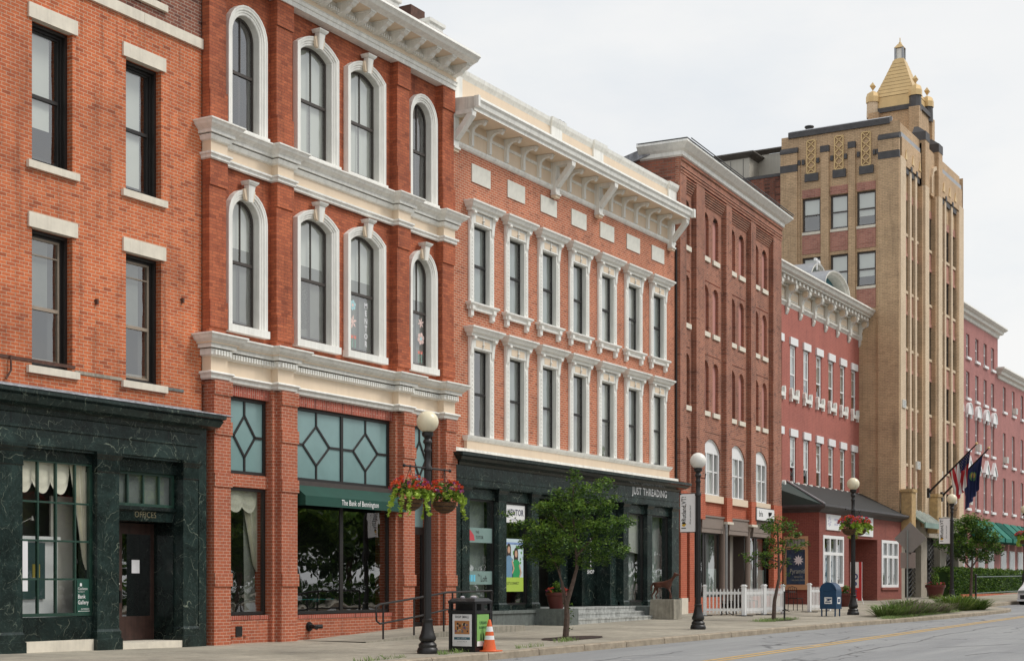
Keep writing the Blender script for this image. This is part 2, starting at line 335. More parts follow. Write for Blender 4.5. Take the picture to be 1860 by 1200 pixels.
M['marb'] = marble('verde antique marble', (.013, .024, .022, 1), (.36, .41, .32, 1), (.10, .14, .12, 1), 1.5, .24, .65)
M['marb2'] = marble('dark verde marble', (.008, .015, .014, 1), (.3, .33, .26, 1), (.06, .09, .07, 1), 1.2, .2, .55)
M['flash'] = plain('lead flashing', (.34, .35, .38, 1), .45, .4, 6., streak=.5, dirt=(.06, .05, .05, 1))
M['asph'] = None
M['frost'] = plain('teal frosted glass', (.21, .33, .33, 1), .12, .12, 1.2)
M['frostd'] = plain('grey frosted glass', (.30, .32, .31, 1), .15, .3, 1.2)
M['blind'] = plain('white roller blind', (.86, .85, .78, 1), .8, .06, 1.)
M['blindg'] = plain('grey green curtain', (.42, .47, .44, 1), .9, .12, 1.5)
M['curt'] = plain('cream gathered curtain', (.84, .79, .66, 1), .9, .12, 3.)
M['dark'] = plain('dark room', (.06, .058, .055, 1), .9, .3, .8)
M['room'] = plain('dim room wall', (.30, .30, .27, 1), .9, .3, .6)
M['roomL'] = plain('gallery wall', (.55, .52, .47, 1), .9, .1, .6)
M['glass'] = glass('window glass', wavy=.3)
M['glassc'] = glass('clear shop glass', (.93, .95, .94, 1), 1.55, wavy=.12)
M['glassd'] = glass('shop glass', (.5, .55, .55, 1), 2.5, wavy=.1)
M['slate'] = plain('slate coping', (.07, .066, .068, 1), .6, .25, 4.)
M['metalp'] = plain('grey metal coping', (.33, .34, .36, 1), .4, .15, 3.)
M['gold'] = plain('gilded copper', (.68, .48, .23, 1), .42, .1, 2., metal=.25)
M['paper'] = plain('white paper', (.78, .78, .80, 1), .7, .03, 2.)
M['ink'] = plain('black ink', (.012, .012, .014, 1), .6, .1, 2.)
M['wht'] = plain('white sign paint', (.82, .82, .82, 1), .5, .03, 2.)
M['gilt'] = plain('faded gilt lettering', (.15, .13, .07, 1), .5, .4, 12.)
M['globe'] = plain('opal globe', (.80, .72, .52, 1), .3, .05, 3.)
M['globew'] = plain('white opal globe', (.84, .82, .76, 1), .3, .04, 3.)
def flat(name, c, rough=.6): M[name] = plain(name, c, rough, .06, 3.); return M[name]
# ---------------------------------------------------------------- ground, road, sidewalk
def mat_asph():
    m, nt, b = newmat('worn asphalt'); co = objco(nt)
    col = ramp(nt, noise(nt, co, 130, 3, .7), [(.3, (.22, .225, .23, 1)), (.55, (.29, .295, .30, 1)), (.8, (.39, .39, .39, 1))])
    s = ramp(nt, noise(nt, vmul(nt, co, (.12, 1., 1)), 1.3, 5, .6), [(.3, (.8, .8, .81, 1)), (.7, (1.12, 1.12, 1.1, 1))]); col = mixc(nt, 1., col, s, 'MULTIPLY')
    nd = nt.nodes.new('ShaderNodeTexNoise'); nd.inputs['Scale'].default_value = .5; nd.inputs['Detail'].default_value = 6; nt.links.new(co, nd.inputs['Vector'])
    vm = nt.nodes.new('ShaderNodeVectorMath'); vm.operation = 'MULTIPLY_ADD'; nt.links.new(nd.outputs['Color'], vm.inputs[0]); vm.inputs[1].default_value = (3.5, 3.5, 0); nt.links.new(co, vm.inputs[2])
    v = nt.nodes.new('ShaderNodeTexVoronoi'); v.feature = 'DISTANCE_TO_EDGE'; v.inputs['Scale'].default_value = .17; nt.links.new(vmul(nt, vm.outputs[0], (.6, 1.4, 1)), v.inputs['Vector'])
    e = maprange(nt, v.outputs['Distance'], .002, .009, 1, 0); g = maprange(nt, noise(nt, co, .35, 3), .45, .55, .1, .85)
    mu = nt.nodes.new('ShaderNodeMath'); mu.operation = 'MULTIPLY'; nt.links.new(e, mu.inputs[0]); nt.links.new(g, mu.inputs[1])
    col = mixc(nt, mu.outputs[0], col, (.09, .09, .095, 1))
    nt.links.new(col, b.inputs['Base Color']); b.inputs['Roughness'].default_value = .85
    bump(nt, b, noise(nt, co, 160, 2, .6), .4, .01); return m
def mat_walk():
    m, nt, b = newmat('concrete sidewalk'); co = objco(nt)
    bt = nt.nodes.new('ShaderNodeTexBrick'); nt.links.new(co, bt.inputs['Vector']); bt.offset = 0.
    for k, v in (('Color1', (.43, .39, .33, 1)), ('Color2', (.38, .345, .29, 1)), ('Mortar', (.2, .18, .15, 1)), ('Scale', 1.), ('Mortar Size', .012), ('Bias', 0.), ('Brick Width', 1.55), ('Row Height', 1.55)): bt.inputs[k].default_value = v
    col = bt.outputs['Color']
    for sc, lo, hi in ((.5, .74, 1.14), (3., .82, 1.1), (14., .84, 1.08), (60, .85, 1.12)):
        col = mixc(nt, 1., col, ramp(nt, noise(nt, co, sc, 5, .65), [(.3, (lo,) * 3 + (1,)), (.7, (hi, hi, hi * .98, 1))]), 'MULTIPLY')
    nt.links.new(col, b.inputs['Base Color']); b.inputs['Roughness'].default_value = .9
    bump(nt, b, noise(nt, co, 60, 3, .6), .25, .01); return m
M['asph'] = mat_asph(); M['walk'] = mat_walk()
M['kerb'] = plain('granite kerb', (.36, .30, .225, 1), .85, .3, 4., dirt=(.2, .13, .08, 1), bmp=.4)
M['yel'] = plain('worn yellow line', (.55, .36, .13, 1), .8, .3, 8., dirt=(.3, .27, .22, 1))
M['wline'] = plain('worn white line', (.5, .5, .5, 1), .8, .3, 8., dirt=(.27, .27, .28, 1))
M['tar'] = plain('tar crack seal', (.13, .13, .135, 1), .6, .3, 6.)
M['earth'] = plain('bare soil', (.12, .075, .05, 1), .95, .4, 9., bmp=.5)
M['grassb'] = plain('grass', (.07, .12, .03, 1), .9, .4, 6.)
KERB = [(-80, 16.4), (15, 16.1), (24, 15.5), (30, 15.2), (34, 15.0), (40, 14.7), (45, 14.3), (48, 13.95), (52, 13.5), (57, 13.2), (60, 13.15), (62, 13.4), (63.2, 14.2), (64.2, 15.3), (66, 15.6), (80, 15.8), (250, 15.8)]
def kerb_p(s):
    for (a, b), (c, d) in zip(KERB, KERB[1:]):
        if a <= s <= c: return b + (d - b) * (s - a) / (c - a)
    return 15.8
def setting(name, mb, smooth=False):
    o = mb.build(name, None, None, smooth); o['kind'] = 'structure'; return o
def G(s, p, z): return (s, -p, z)                # builder w axis points to -Y
mb = MB(); SS = [-300, -80] + list(range(-60, 160, 5)) + [250, 700, 1800]
mb.grid([[G(s, p, .0111 * max(-80, min(s, 150)) - .4) for s in SS] for p in (-900, -60, -10, 40, 200, 900)], M['asph']); setting('ground', mb)
ks = sorted({s for s, _ in KERB} | set(range(-78, 250, 2)))
mb = MB(); mb.grid([[G(s, pf(s), rz(s, 0)) for s in ks] for pf in (lambda s: 1.2, lambda s: 6, lambda s: kerb_p(s) + .02)], M['asph']); setting('road', mb)
mb = MB()
mb.grid([[G(s, kerb_p(s) + .17, gz(s, kerb_p(s) + .17)) for s in ks], [G(s, 19, gz(s, 19)) for s in ks], [G(s, 24, gz(s, 24)) for s in ks], [G(s, 34, gz(s, 24)) for s in ks]], M['walk']); setting('sidewalk', mb)
mb = MB()
# kerb stones with joints
s = 5.
while s < 130:
    e = s + 1.85; n = 4
    A = [s + .012 + (e - s - .024) * i / n for i in range(n + 1)]
    rows = []
    for dp, dz in ((0.0, -.2), (0.005, -.02), (.03, .004), (.17, .006), (.17, -.2)):
        rows.append([G(a, kerb_p(a) + dp, gz(a, kerb_p(a)) + dz) for a in A])
    mb.grid(rows, M['kerb']); 
    for k in (0, -1): mb.poly([r[k] for r in rows], M['kerb'])
    s = e
setting('kerb', mb)
mb = MB(); mb.grid([[G(s, p, gz(s, 15.5)) for s in SS[2:-2]] for p in (1.2, -14)], M['walk']); mb.grid([[G(s, 1.2, gz(s, 15.5) - d) for s in SS[2:-2]] for d in (0, .3)], M['kerb']); setting('far_sidewalk', mb)
mb = MB()
for off in (-.12, .12):
    pf = lambda s, o=off: 11.35 + o + .25 * math.sin((s - 20) / 22)
    ss = list(range(-60, 200, 4)); mb.grid([[G(s, pf(s) + d, rz(s, 0) + .004) for s in ss] for d in (-.065, .065)], M['yel'])
def dash(mb, s0, p0, s1, p1, w=.1):
    mb.poly([G(s0, p0 - w / 2, rz(s0, 0) + .004), G(s1, p1 - w / 2, rz(s1, 0) + .004), G(s1, p1 + w / 2, rz(s1, 0) + .004), G(s0, p0 + w / 2, rz(s0, 0) + .004)], M['wline'])
def road_pt(x, y):
    a = (x - CX) / F; A = ST - a * CT; B = CT + a * ST; z = (CZ + .145) / ((y - HY) / F + .0111 * B); return z * B, z * A
for (xa, ya), (xb, yb) in (((1098, 1200), (1148, 1197)), ((1180, 1193), (1228, 1191)), ((1250, 1189), (1297, 1187)), ((1322, 1183.5), (1367, 1181)), ((1392, 1178.5), (1432, 1176)), ((1456, 1174), (1492, 1171.5)), ((1722, 1118.5), (1762, 1114.5)), ((1795, 1117), (1832, 1114))):
    a = road_pt(xa, ya); b = road_pt(xb, yb); dash(mb, *a, *b, w=.1 if xa < 1600 else .16)
setting('road_markings', mb)

mb = MB()
for pts in (((1440, 1215), (1483, 1199), (1522, 1192), (1560, 1182), (1601, 1175), (1640, 1168), (1666, 1165.5), (1703, 1154), (1740, 1148), (1763, 1145), (1795, 1138), (1860, 1133), (1900, 1130)), ((1324, 1172), (1380, 1172), (1444, 1170), (1508, 1165.5), (1545, 1156), (1592, 1154), (1640, 1151)), ((1633, 1147), (1666, 1140), (1703, 1138)), ((1080, 1200), (1150, 1190), (1200, 1188), (1240, 1182)), ((1445, 1150), (1480, 1149), (1500, 1153)), ((1700, 1175), (1780, 1172), (1860, 1168)), ((1750, 1190), (1800, 1184), (1870, 1186))):
    rt = random.Random(pts[0][0]); P = [Vector(road_pt(x, y)) for x, y in pts]; Q = []
    for a, b in zip(P, P[1:]):
        n = max(2, int((b - a).length / .35)); Q += [a.lerp(b, t / n) + Vector((rt.uniform(-.06, .06), rt.uniform(-.05, .05))) for t in range(n)]
    Q.append(P[-1]); rows = [[], []]
    for k, q in enumerate(Q):
        d = (Q[min(k + 1, len(Q) - 1)] - Q[max(k - 1, 0)]).normalized(); w = rt.uniform(.012, .035); rows[0].append(G(q.x - d.y * w, q.y + d.x * w, rz(q.x, 0) + .003)); rows[1].append(G(q.x + d.y * w, q.y - d.x * w, rz(q.x, 0) + .003))
    mb.grid(rows, M['tar'])
setting('road_cracks', mb)
# ---------------------------------------------------------------- window kit (templates are shared by all copies)
_wk = {}
def ring(W_, H, rise, z=0.): 
    return [(-W_ / 2, z)] + (arc(-W_ / 2, W_ / 2, H - rise, rise) if rise else [(-W_ / 2, H), (W_ / 2, H)]) + [(W_ / 2, z)]
def sash_mesh(W_, H, rise, rec, fw, mat, vm, rail, mw=.024, hm=()):
    k = ('sash', W_, H, rise, rec, fw, mat, vm, rail, mw, hm)
    if k in _wk: return _wk[k]
    mb = MB(); m = M[mat]
    mb.sweep(ring(W_, H, rise), [(0, rec - .08), (0, rec), (-fw, rec), (-fw, rec - .08)], m, plan=False, closed=True)
    def topz(x): return H - rise + (0 if not rise else (rise * math.sqrt(max(0, 1 - (2 * x / W_) ** 2)) if rise >= W_ / 2 - .01 else rise * (1 - (2 * x / W_) ** 2)))
    if rail:
        zr = H * rail; mb.box(-W_ / 2 + fw * .5, W_ / 2 - fw * .5, rec - .06, rec + .012, zr - .035, zr + .03, m)
        mb.box(-W_ / 2 + fw * .5, W_ / 2 - fw * .5, rec - .075, rec - .03, fw * .5, fw + .05, m)
    for i in range(vm):
        x = -W_ / 2 + W_ * (i + 1) / (vm + 1)
        if rail:
            mb.box(x - mw / 2, x + mw / 2, rec - .03, rec - .002, H * rail, topz(x) - fw * .5, m); mb.box(x - mw / 2, x + mw / 2, rec - .06, rec - .035, fw * .5, H * rail, m)
        else: mb.box(x - mw / 2, x + mw / 2, rec - .03, rec - .002, fw * .5, topz(x) - fw * .5, m)
    for h in hm: mb.box(-W_ / 2 + fw * .5, W_ / 2 - fw * .5, rec - .03, rec - .004, h * H - mw / 2, h * H + mw / 2, m)
    _wk[k] = mb.mesh('window'); return _wk[k]
def pane_mesh(W_, H, rise, rec, mat='glass'):
    k = ('pane', W_, H, rise, rec, mat)
    if k not in _wk:
        mb = MB(); r = ring(W_, H, rise); mb.poly([(a, rec - .022, b) for a, b in r], M[mat]); _wk[k] = mb.mesh('pane')
    return _wk[k]
def blind_mesh(W_, H, rise, rec, x0, x1, z0, z1, mat='blind', fold=0):
    k = ('blind', W_, H, rise, rec, x0, x1, z0, z1, mat, fold); ea = -.2 / W_ if x0 == 0 else 0; eb = .25 / W_ if x1 == 1 else 0
    if k not in _wk:
        mb = MB(); n = max(2, int(14 * (x1 - x0))) if fold else 6; rows = [[], []]
        for i in range(n + 1):
            x = W_ * (-.5 + x0 + ea + (x1 + eb - x0 - ea) * i / n); w = rec - .09 - (fold * (i % 2))
            top = z1 * H + (.15 if z1 == 1 else 0)
            rows[0].append((x, w, z0 * H)); rows[1].append((x, w, top))
        mb.grid(rows, M[mat]); _wk[k] = mb.mesh('curtain' if fold else 'blind')
    return _wk[k]
def window(fr, u, z, W_, H, rise=0, rec=-.12, fw=.05, mat='dkbrown', vm=1, rail=.5, blinds=((0, 1, .5, 1),), bm='blind', fold=0, glass_='glass', mw=.024, hm=(), label=None, bot=None):
    W_, H, rise = round(W_, 3), round(H, 3), round(rise, 3)
    root = put('window', sash_mesh(W_, H, rise, rec, fw, mat, vm, rail, mw, hm), fr.root, (u, 0, z - fr.z0), label)
    put('pane', pane_mesh(W_, H, rise, rec, glass_), root)
    for b in blinds: put('curtain' if fold else 'blind', blind_mesh(W_, H, rise, rec, *b[:4], mat=(b[4] if len(b) > 4 else bm), fold=fold), root)
    return root
def shared(key, fn):
    if key not in _wk: _wk[key] = fn()
    return _wk[key]
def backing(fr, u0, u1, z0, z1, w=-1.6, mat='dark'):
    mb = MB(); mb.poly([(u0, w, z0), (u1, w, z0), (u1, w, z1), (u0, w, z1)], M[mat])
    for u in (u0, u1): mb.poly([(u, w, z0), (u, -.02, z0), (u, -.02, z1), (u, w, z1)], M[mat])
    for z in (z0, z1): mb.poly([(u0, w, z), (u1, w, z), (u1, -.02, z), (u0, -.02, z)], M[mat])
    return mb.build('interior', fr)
def shell(mb, u0, u1, z0, z1, depth, mat, roofmat, sides='lr'):
    mb.poly([(u0, 0, z1), (u1, 0, z1), (u1, -depth, z1), (u0, -depth, z1)], roofmat)
    if 'l' in sides: mb.poly([(u0, 0, z0), (u0, -depth, z0), (u0, -depth, z1), (u0, 0, z1)], mat)
    if 'r' in sides: mb.poly([(u1, 0, z0), (u1, -depth, z0), (u1, -depth, z1), (u1, 0, z1)], mat)
    mb.poly([(u0, -depth, z0), (u1, -depth, z0), (u1, -depth, z1), (u0, -depth, z1)], mat)
def swag(mb, u0, u1, zt, drop, w, mat, n=10):
    rows = []
    for j in range(7):
        t = j / 6; rows.append([(u0 + (u1 - u0) * i / n, w + .035 * math.sin(t * 19) + .05 * math.sin(PI * i / n), zt - t * drop * (.3 + .7 * max(0, math.sin(PI * i / n)) ** .5)) for i in range(n + 1)])
    mb.grid(rows, mat)
def drape(mb, u0, u1, zt, z1, w, mat, taper=.3, n=16, right=True):
    rows = []
    for j in range(9):
        t = j / 8; a, b = (u0 + (u1 - u0) * (1 - taper) * t, u1) if right else (u0, u1 - (u1 - u0) * (1 - taper) * t)
        rows.append([(a + (b - a) * i / n, w + .03 * math.sin(i * 2.4), zt + (z1 - zt) * t + (.12 * (1 - i / n) if j == 8 else 0)) for i in range(n + 1)])
    mb.grid(rows, mat)

# ================================================================ A  old orange brick bank building
A = Fr(23.95, 21.6)
A.thing('brick_building', 'old orange brick building with green marble shopfront at the left end of the row', 'building')
ZT = 17.2; cols = [-9.19, -6.55, -4.045, -1.68]; AW = .98
rowsA = [(5.62, 8.15), (9.36, 11.97), (13.32, 15.8)]
mb = MB(); ops = [(c - AW / 2, c + AW / 2, a, b, .14, 0) for c in cols for a, b in rowsA]
wall(mb, -12, 0, 4.8, 12.86, [o for o in ops if o[3] < 12.8], M['brickA']); wall(mb, -12, 0, 12.86, ZT, [o for o in ops if o[3] > 12.8], M['brickA2'])
shell(mb, -12, 0, .2, ZT, 16, M['brickA2'], M['slate']); mb.build('wall', A)
backing(A, -11.9, -.1, 4.9, 16.8, -1.2)
mb = MB()
for k in range(7): mb.box(-12 + k * 12 / 7 + .004, -12 + (k + 1) * 12 / 7 - .004, -.1, .06, 12.76, 12.97, M['stone'])
mb.build('belt_course', A)
mb = MB(); mb.sweep([(-12, 0), (0, 0), (0, -2)], [(-.05, ZT + .1), (.5, ZT + .1), (.45, ZT - .1), (.2, ZT - .25), (.1, ZT - .6), (0, ZT - .65)], M['offwhite']); mb.build('cornice', A)
lint = shared('Alint', lambda: (lambda m: (m.box(-.59, .59, -.1, .045, -.002, .27, M['stone']), m.mesh('lintel'))[1])(MB()))
sillm = shared('Asill', lambda: (lambda m: (m.box(-.62, .62, -.13, .07, -.135, 0, M['stone']), m.mesh('sill'))[1])(MB()))
def deepframe(H):
    m = MB(); m.sweep(ring(AW, H, 0), [(0, -.14), (-.06, -.14), (-.06, -.22), (-.10, -.22), (-.10, -.36)], M['black'], plan=False, closed=True); return m.mesh('outer_frame')
for ci, c in enumerate(cols):
    for ri, (a, b) in enumerate(rowsA):
        H = b - a
        if ri == 0: w = window(A, c, a + .1, AW - .2, H - .2, rec=-.24, fw=.045, mat='tan', vm=0, rail=.44, blinds=((0, .72, .46, 1.),(.72, 1, 0, 1, 'dark')), bm='room', label='window with tan storm sash', hm=(.86,))
        else: w = window(A, c, a + .1, AW - .2, H - .2, rec=-.26, fw=.04, mat='black', vm=0, rail=.5, blinds=((0, .80, (.27 if ci == 2 else .03), 1),), bm='blind')
        put('lintel', lint, w, (0, 0, H - .1)); put('sill', sillm, w, (0, 0, -.1)); put('outer_frame', shared('Adf%d' % ri, lambda: deepframe(H)), w, (0, 0, -.1))
# iron bolts and the old sign rail on the brick
mb = MB()
for (u, z) in ((A.U(174), A.Z(174, 548)), (A.U(330), A.Z(330, 546))): mb.lathe([(0, .0), (.035, 0), (.05, .03)], M['rust'], (u, .0, z), 8); mb.box(u - .02, u + .02, 0, .06, z - .05, z + .05, M['rust'])
mb.tube([(A.U(16), .05, A.Z(16, 645)), (A.U(16), .06, A.Z(16, 672)), (A.U(6), .07, A.Z(6, 688))], .018, M['rust']); mb.build('iron_bolt', A)
mb = MB(); mb.box(-12, -3.5, 0, .02, A.Z(60, 657) - .01, A.Z(60, 657) + .05, M['rust']); mb.box(-3.5, -2.3, 0, .02, 5.60, 5.66, M['conc']); mb.box(-1.15, -.55, 0, .02, 5.56, 5.62, M['granite']); mb.build('sign_rail', A)
# marble shopfront
mb = MB(); mar = M['marb']
path = [(-12, .2), (-.07, .2), (-.07, -.3)]
mb.box(-12, -.07, -.25, .2, 4.1, 4.93, mar)
mb.sweep([(-12, .2), (-.3, .2), (-.3, -.3)], [(0, 5.12), (.40, 5.10), (.40, 5.03), (.34, 5.0), (.36, 4.98), (.3, 4.86), (.2, 4.82), (.06, 4.80), (.03, 4.72), (0, 4.7)], mar)
mb.sweep([(-12, .2), (-.42, .2), (-.42, .1)], [(0, 4.50), (.05, 4.49), (.05, 4.45), (.02, 4.43), (.02, 4.3), (.035, 4.29), (.035, 4.15), (0, 4.13)], mar)
mb.box(-.3, -.07, -.3, .2, .3, 4.1, mar)
for u in (-10, -7.6, -5.2, -2.8, -1.2): mb.box(u, u + .012, .18, .2025, 4.5, 4.72, M['ink']); mb.box(u + .3, u + .312, .18, .22, 4.14, 4.29, M['ink'])
mb.build('marble_frieze', A)
mb = MB(); mb.sweep([(-12, .05), (-.28, .05), (-.28, -.3)], [(-.05, 5.26), (.1, 5.22), (.12, 5.125), (.56, 5.13), (.57, 5.105)], M['flash']); mb.build('flashing', A)
def marble_pier(fr, u0, u1, w, z0, z1, base=.42, cap=.36, mat=None, wb=-.3):
    mt = mat or mar; mb = MB(); mb.box(u0, u1, wb, w, z0, z1, mt)
    p = [(u0, wb), (u0, w), (u1, w), (u1, wb)]
    mb.sweep(p, [(0, z1), (.07, z1), (.07, z1 - .05), (.045, z1 - .08), (.03, z1 - .12), (.01, z1 - .14), (.01, z1 - cap), (.02, z1 - cap - .01), (0, z1 - cap - .03)], M['marb2'])
    mb.sweep(p, [(0, z0 + base + .03), (.012, z0 + base), (.03, z0 + base - .02), (.03, z0 + base - .15), (.05, z0 + base - .16), (.05, z0), (0, z0)], mt); return mb.build('pilaster', fr)
for a, b in ((-8.3, -7.55), (-5.65, -4.93), (-3.12, -2.55), (-.76, -.32)): marble_pier(A, a, b, .2, .32, 4.15)
mb = MB()
for a, b in ((-7.55, -5.65), (-4.93, -3.12)):
    mb.box(a, b, -.25, .09, 3.9, 4.15, M['marb2']); mb.box(a, b, -.2, .1, .58, 1.02, M['marb2']); mb.box(a, b, -.2, .16, .2, .585, M['stone'])
mb.box(-2.55, -.76, -.3, .04, 3.85, 4.15, M['marb2'])
mb.box(-2.5, -.76, -.4, -.02, 2.88, 3.16, M['marb2']); mb.sweep([(-2.5, -.02), (-.76, -.02)], [(0, 3.17), (.05, 3.17), (.04, 3.1), (0, 3.06)], M['marb2'])
mb.box(-2.56, -2.4, -1.0, -.05, .4, 2.9, M['marb2']); mb.box(-.80, -.6, -1.0, -.05, .4, 2.9, M['marb2']); mb.box(-12, -8.3, -.2, .1, .2, 4.15, mar)
mb.build('marble_panel', A)
mb = MB(); mb.box(-2.5, -.3, -1., .22, .1, .49, M['stone']); mb.build('doorstep', A)
mb = MB(); text(mb, 'OFFICES', -1.62, 2.955, -.012, 0, .12, M['gilt'], .95); mb.build('lettering', A)
# display window: green iron grid
def shopwin(fr, u0, u1, z0, z1, w, mat, vs_, hs, fw=.06, mw=.035, glass_='glassd', name='window', label=None):
    mb = MB(); m = M[mat]
    mb.sweep([(u0, z0), (u0, z1), (u1, z1), (u1, z0)], [(0, w - .06), (0, w + .03), (-fw, w + .03), (-fw, w - .06)], m, plan=False, closed=True)
    for v in vs_: mb.box(v - mw / 2, v + mw / 2, w - .04, w + .02, z0 + fw * .5, z1 - fw * .5, m)
    for h in hs: mb.box(u0 + fw * .5, u1 - fw * .5, w - .035, w + .015, h - mw / 2, h + mw / 2, m)
    o = mb.build(name, fr, label=label); mb = MB(); mb.poly([(u0, w, z0), (u1, w, z0), (u1, w, z1), (u0, w, z1)], M[glass_]); mb.build('pane', fr, o); return o
for (u0, u1) in ((-7.55, -5.65), (-4.93, -3.12)):
    wn = shopwin(A, u0, u1, 1.03, 3.93, .04, 'green', [u0 + (u1 - u0) * f for f in (.27, .51, .77)], [1.72, 2.43, 3.14], glass_='glassc')
    mb = MB(); q = (u1 - u0)
    for i in range(3): swag(mb, u0 + q * (.0 + .24 * i), u0 + q * (.28 + .24 * i), 3.88, .58, -.1, M['curt'])
    drape(mb, u0 + q * .76, u1, 3.9, 1.9, -.09, M['curt'], .12); mb.build('curtain', A, wn)
    if u0 < -5.5: continue
    mb = MB(); mb.box(u0 + .3, u0 + q * .52 + .42, -.42, -.38, 1.0, 2.52, M['wht']); mb.box(u0 + .3, u0 + q * .52 + .42, -.38, -.3, 2.45, 2.52, M['wht']); mb.box(u1 - q * .3, u1 + .1, -.5, -.46, 1.0, 3.3, M['roomL']); mb.build('display_board', A)
    mb = MB(); mb.box(u0 + .3, u0 + q * .33 + .42, -.37, -.34, 1.35, 2.4, flat('pict', (.03, .07, .07, 1))); mb.box(u0 + .42, u0 + q * .1 + .42, -.34, -.335, 1.8, 2.1, flat('pictb', (.25, .35, .5, 1))); mb.box(u0 + q * .16 + .42, u0 + q * .26 + .42, -.34, -.335, 1.75, 2.0, flat('picty', (.35, .28, .05, 1))); mb.build('painting', A)
    mb = MB(); mb.box(u0 + .03, u0 + q * .14, .045, .05, 1.5, 2.42, M['paper']); mb.build('notice', A)
    mb = MB(); g = flat('signgreen', (.004, .06, .04, 1)); mb.box(u0 + q * .79, u1 - .07, .045, .06, 1.08, 1.72, g)
    uc = u0 + q * .79 + .02
    text(mb, 'Castleton', uc, 1.52, .064, 0, .05, M['wht'], .85, align='LEFT'); text(mb, 'UNIVERSITY', uc, 1.475, .064, 0, .018, M['wht'], 1.2, align='LEFT')
    E_ = [(uc + .05, 1.59), (uc + .10, 1.59), (uc + .10, 1.64), (uc + .075, 1.655), (uc + .05, 1.64)]; mb.poly([(a, .064, b) for a, b in E_], M['wht'])
    text(mb, 'Bank', uc, 1.36, .064, 0, .075, M['wht'], .85, align='LEFT', bold=.01); text(mb, 'Gallery', uc, 1.25, .064, 0, .075, M['wht'], .8, align='LEFT', bold=.01)
    text(mb, 'ENTRANCE', uc + .08, 1.145, .064, 0, .028, M['wht'], 1., align='LEFT'); mb.box(uc + .02, uc + .3, 0.063, .065, 1.115, 1.123, M['wht']); mb.poly([(uc, .064, 1.119), (uc + .03, .064, 1.108), (uc + .03, .064, 1.13)], M['wht'])
    mb.build('window_sign', A)
    mb = MB()
    for k in range(2): mb.tube([(u0 + .1 + k * .45, -.5, 2.75), (u0 + .4 + k * .45, -.5, 2.87)], .006, M['offwhite']); mb.tube([(u0 + .4 + k * .45, -.5, 2.9), (u0 + .4 + k * .45, -.5, 2.82)], [.015, .035], M['offwhite'])
    mb.build('picture_light', A)
mb = MB(); mb.poly([(-12, -1.5, .2), (-.1, -1.5, .2), (-.1, -1.5, 4.8), (-12, -1.5, 4.8)], M['room']); mb.poly([(-2.6, -.05, .2), (-2.6, -1.5, .2), (-2.6, -1.5, 4.8), (-2.6, -.05, 4.8)], M['dark']); mb.poly([(-4.1, -1.4, .5), (-3.7, -1.4, .5), (-3.7, -1.4, 3.5), (-4.1, -1.4, 3.5)], M['dark']); mb.build('shop_interior', A)
t = shopwin(A, -2.5, -.78, 3.17, 3.86, -.06, 'green', [-2.07, -1.64, -1.2], [], glass_='glass', name='transom')
mb = MB(); mb.poly([(-2.5, -.12, 3.15), (-.78, -.12, 3.15), (-.78, -.12, 3.9), (-2.5, -.12, 3.9)], M['frostd']); mb.build('backing', A, t)
# the offices door
mb = MB(); dz = .5; u0, u1 = -1.86, -1.02 + .3; W0 = -.62
mb.box(-2.4, u0 - .02, W0 - .05, W0 + .04, dz, 2.88, M['marb2']); mb.box(u1 + .02, -.78, W0 - .05, W0 + .04, dz, 2.88, M['marb2'])
mb.box(u0, u0 + .16, W0, W0 + .05, dz, 2.86, M['mahog']); mb.box(u1 - .17, u1, W0, W0 + .05, dz, 2.86, M['mahog']); mb.box(u0 + .16, u1 - .17, W0, W0 + .05, 2.64, 2.86, M['mahog']); mb.box(u0 + .16, u1 - .17, W0, W0 + .05, dz, .98, M['mahog'])
door = mb.build('door', A); mb = MB(); mb.box(u0 + .16, u1 - .17, W0 + .015, W0 + .03, .98, 2.64, M['glassd']); mb.build('pane', A, door)
mb = MB(); mb.box(u0 + .05, u0 + .09, W0 + .05, W0 + .11, 1.25, 1.5, M['iron']); mb.lathe([(0, 0), (.02, 0), (.02, .03)], M['offwhite'], (u0 + .07, W0 + .05, 1.62), 8); mb.build('handle', A, door)
mb = MB(); mb.box(-1.42, -1.2, W0 + .033, W0 + .037, 1.85, 2.12, M['paper']); mb.build('notice', A, door)

# ================================================================ B  red brick bank with arched windows
B = Fr(23.97, 21.6)
B.thing('bank_building', 'three storey red brick bank with arched white windows and a green awning', 'building')
BL = 9.42
pil = [(0., .52), (2.18, 2.73), (6.83, 7.36), (8.88, BL)]
Z1b, Z1t = 5.89, 6.82; Z2b, Z2t = 10.48, 11.25; Z3b = 14.52
arch_w = [(1.32, .88), (8.14, .84)]; seg_w = [(3.78, 1.15), (5.68, 1.15)]
ops = []
for zb, zt in ((7.2, 9.92), (11.42, 13.88)):
    for c, w in arch_w: ops.append((c - w / 2, c + w / 2, zb, zt, .2, w / 2))
    for c, w in seg_w: ops.append((c - w / 2, c + w / 2, zb, zt + .08, .2, .2))
mb = MB(); wall(mb, 0, BL, 5.8, 15.2, ops, M['brickB'], rmat=M['white']); 
for a, b in pil:
    mb.box(a, b, -.02, .2, Z1t - .1, Z2b + .02, M['brickB']); mb.box(a, b, -.02, .2, Z2t - .1, Z3b + .02, M['brickB'])
shell(mb, 0, BL, .2, 16.0, 16, M['brickB'], M['slate']); mb.poly([(0, 0, 15.2), (BL, 0, 15.2), (BL, 0, 16), (0, 0, 16)], M['brickB']); mb.build('wall', B)
mb = MB()
for a, b in pil:                                   # raised bands on the pilasters
    for z0, z1 in ((9.95, Z2b), (7.0, 7.55), (13.95, Z3b), (11.3, 11.95)): mb.box(a - .004, b + .025, .1, .228, z0, z1, M['brickB'])
mb.build('pilaster_band', B)
backing(B, .1, BL - .1, 5.9, 15, -1.3)
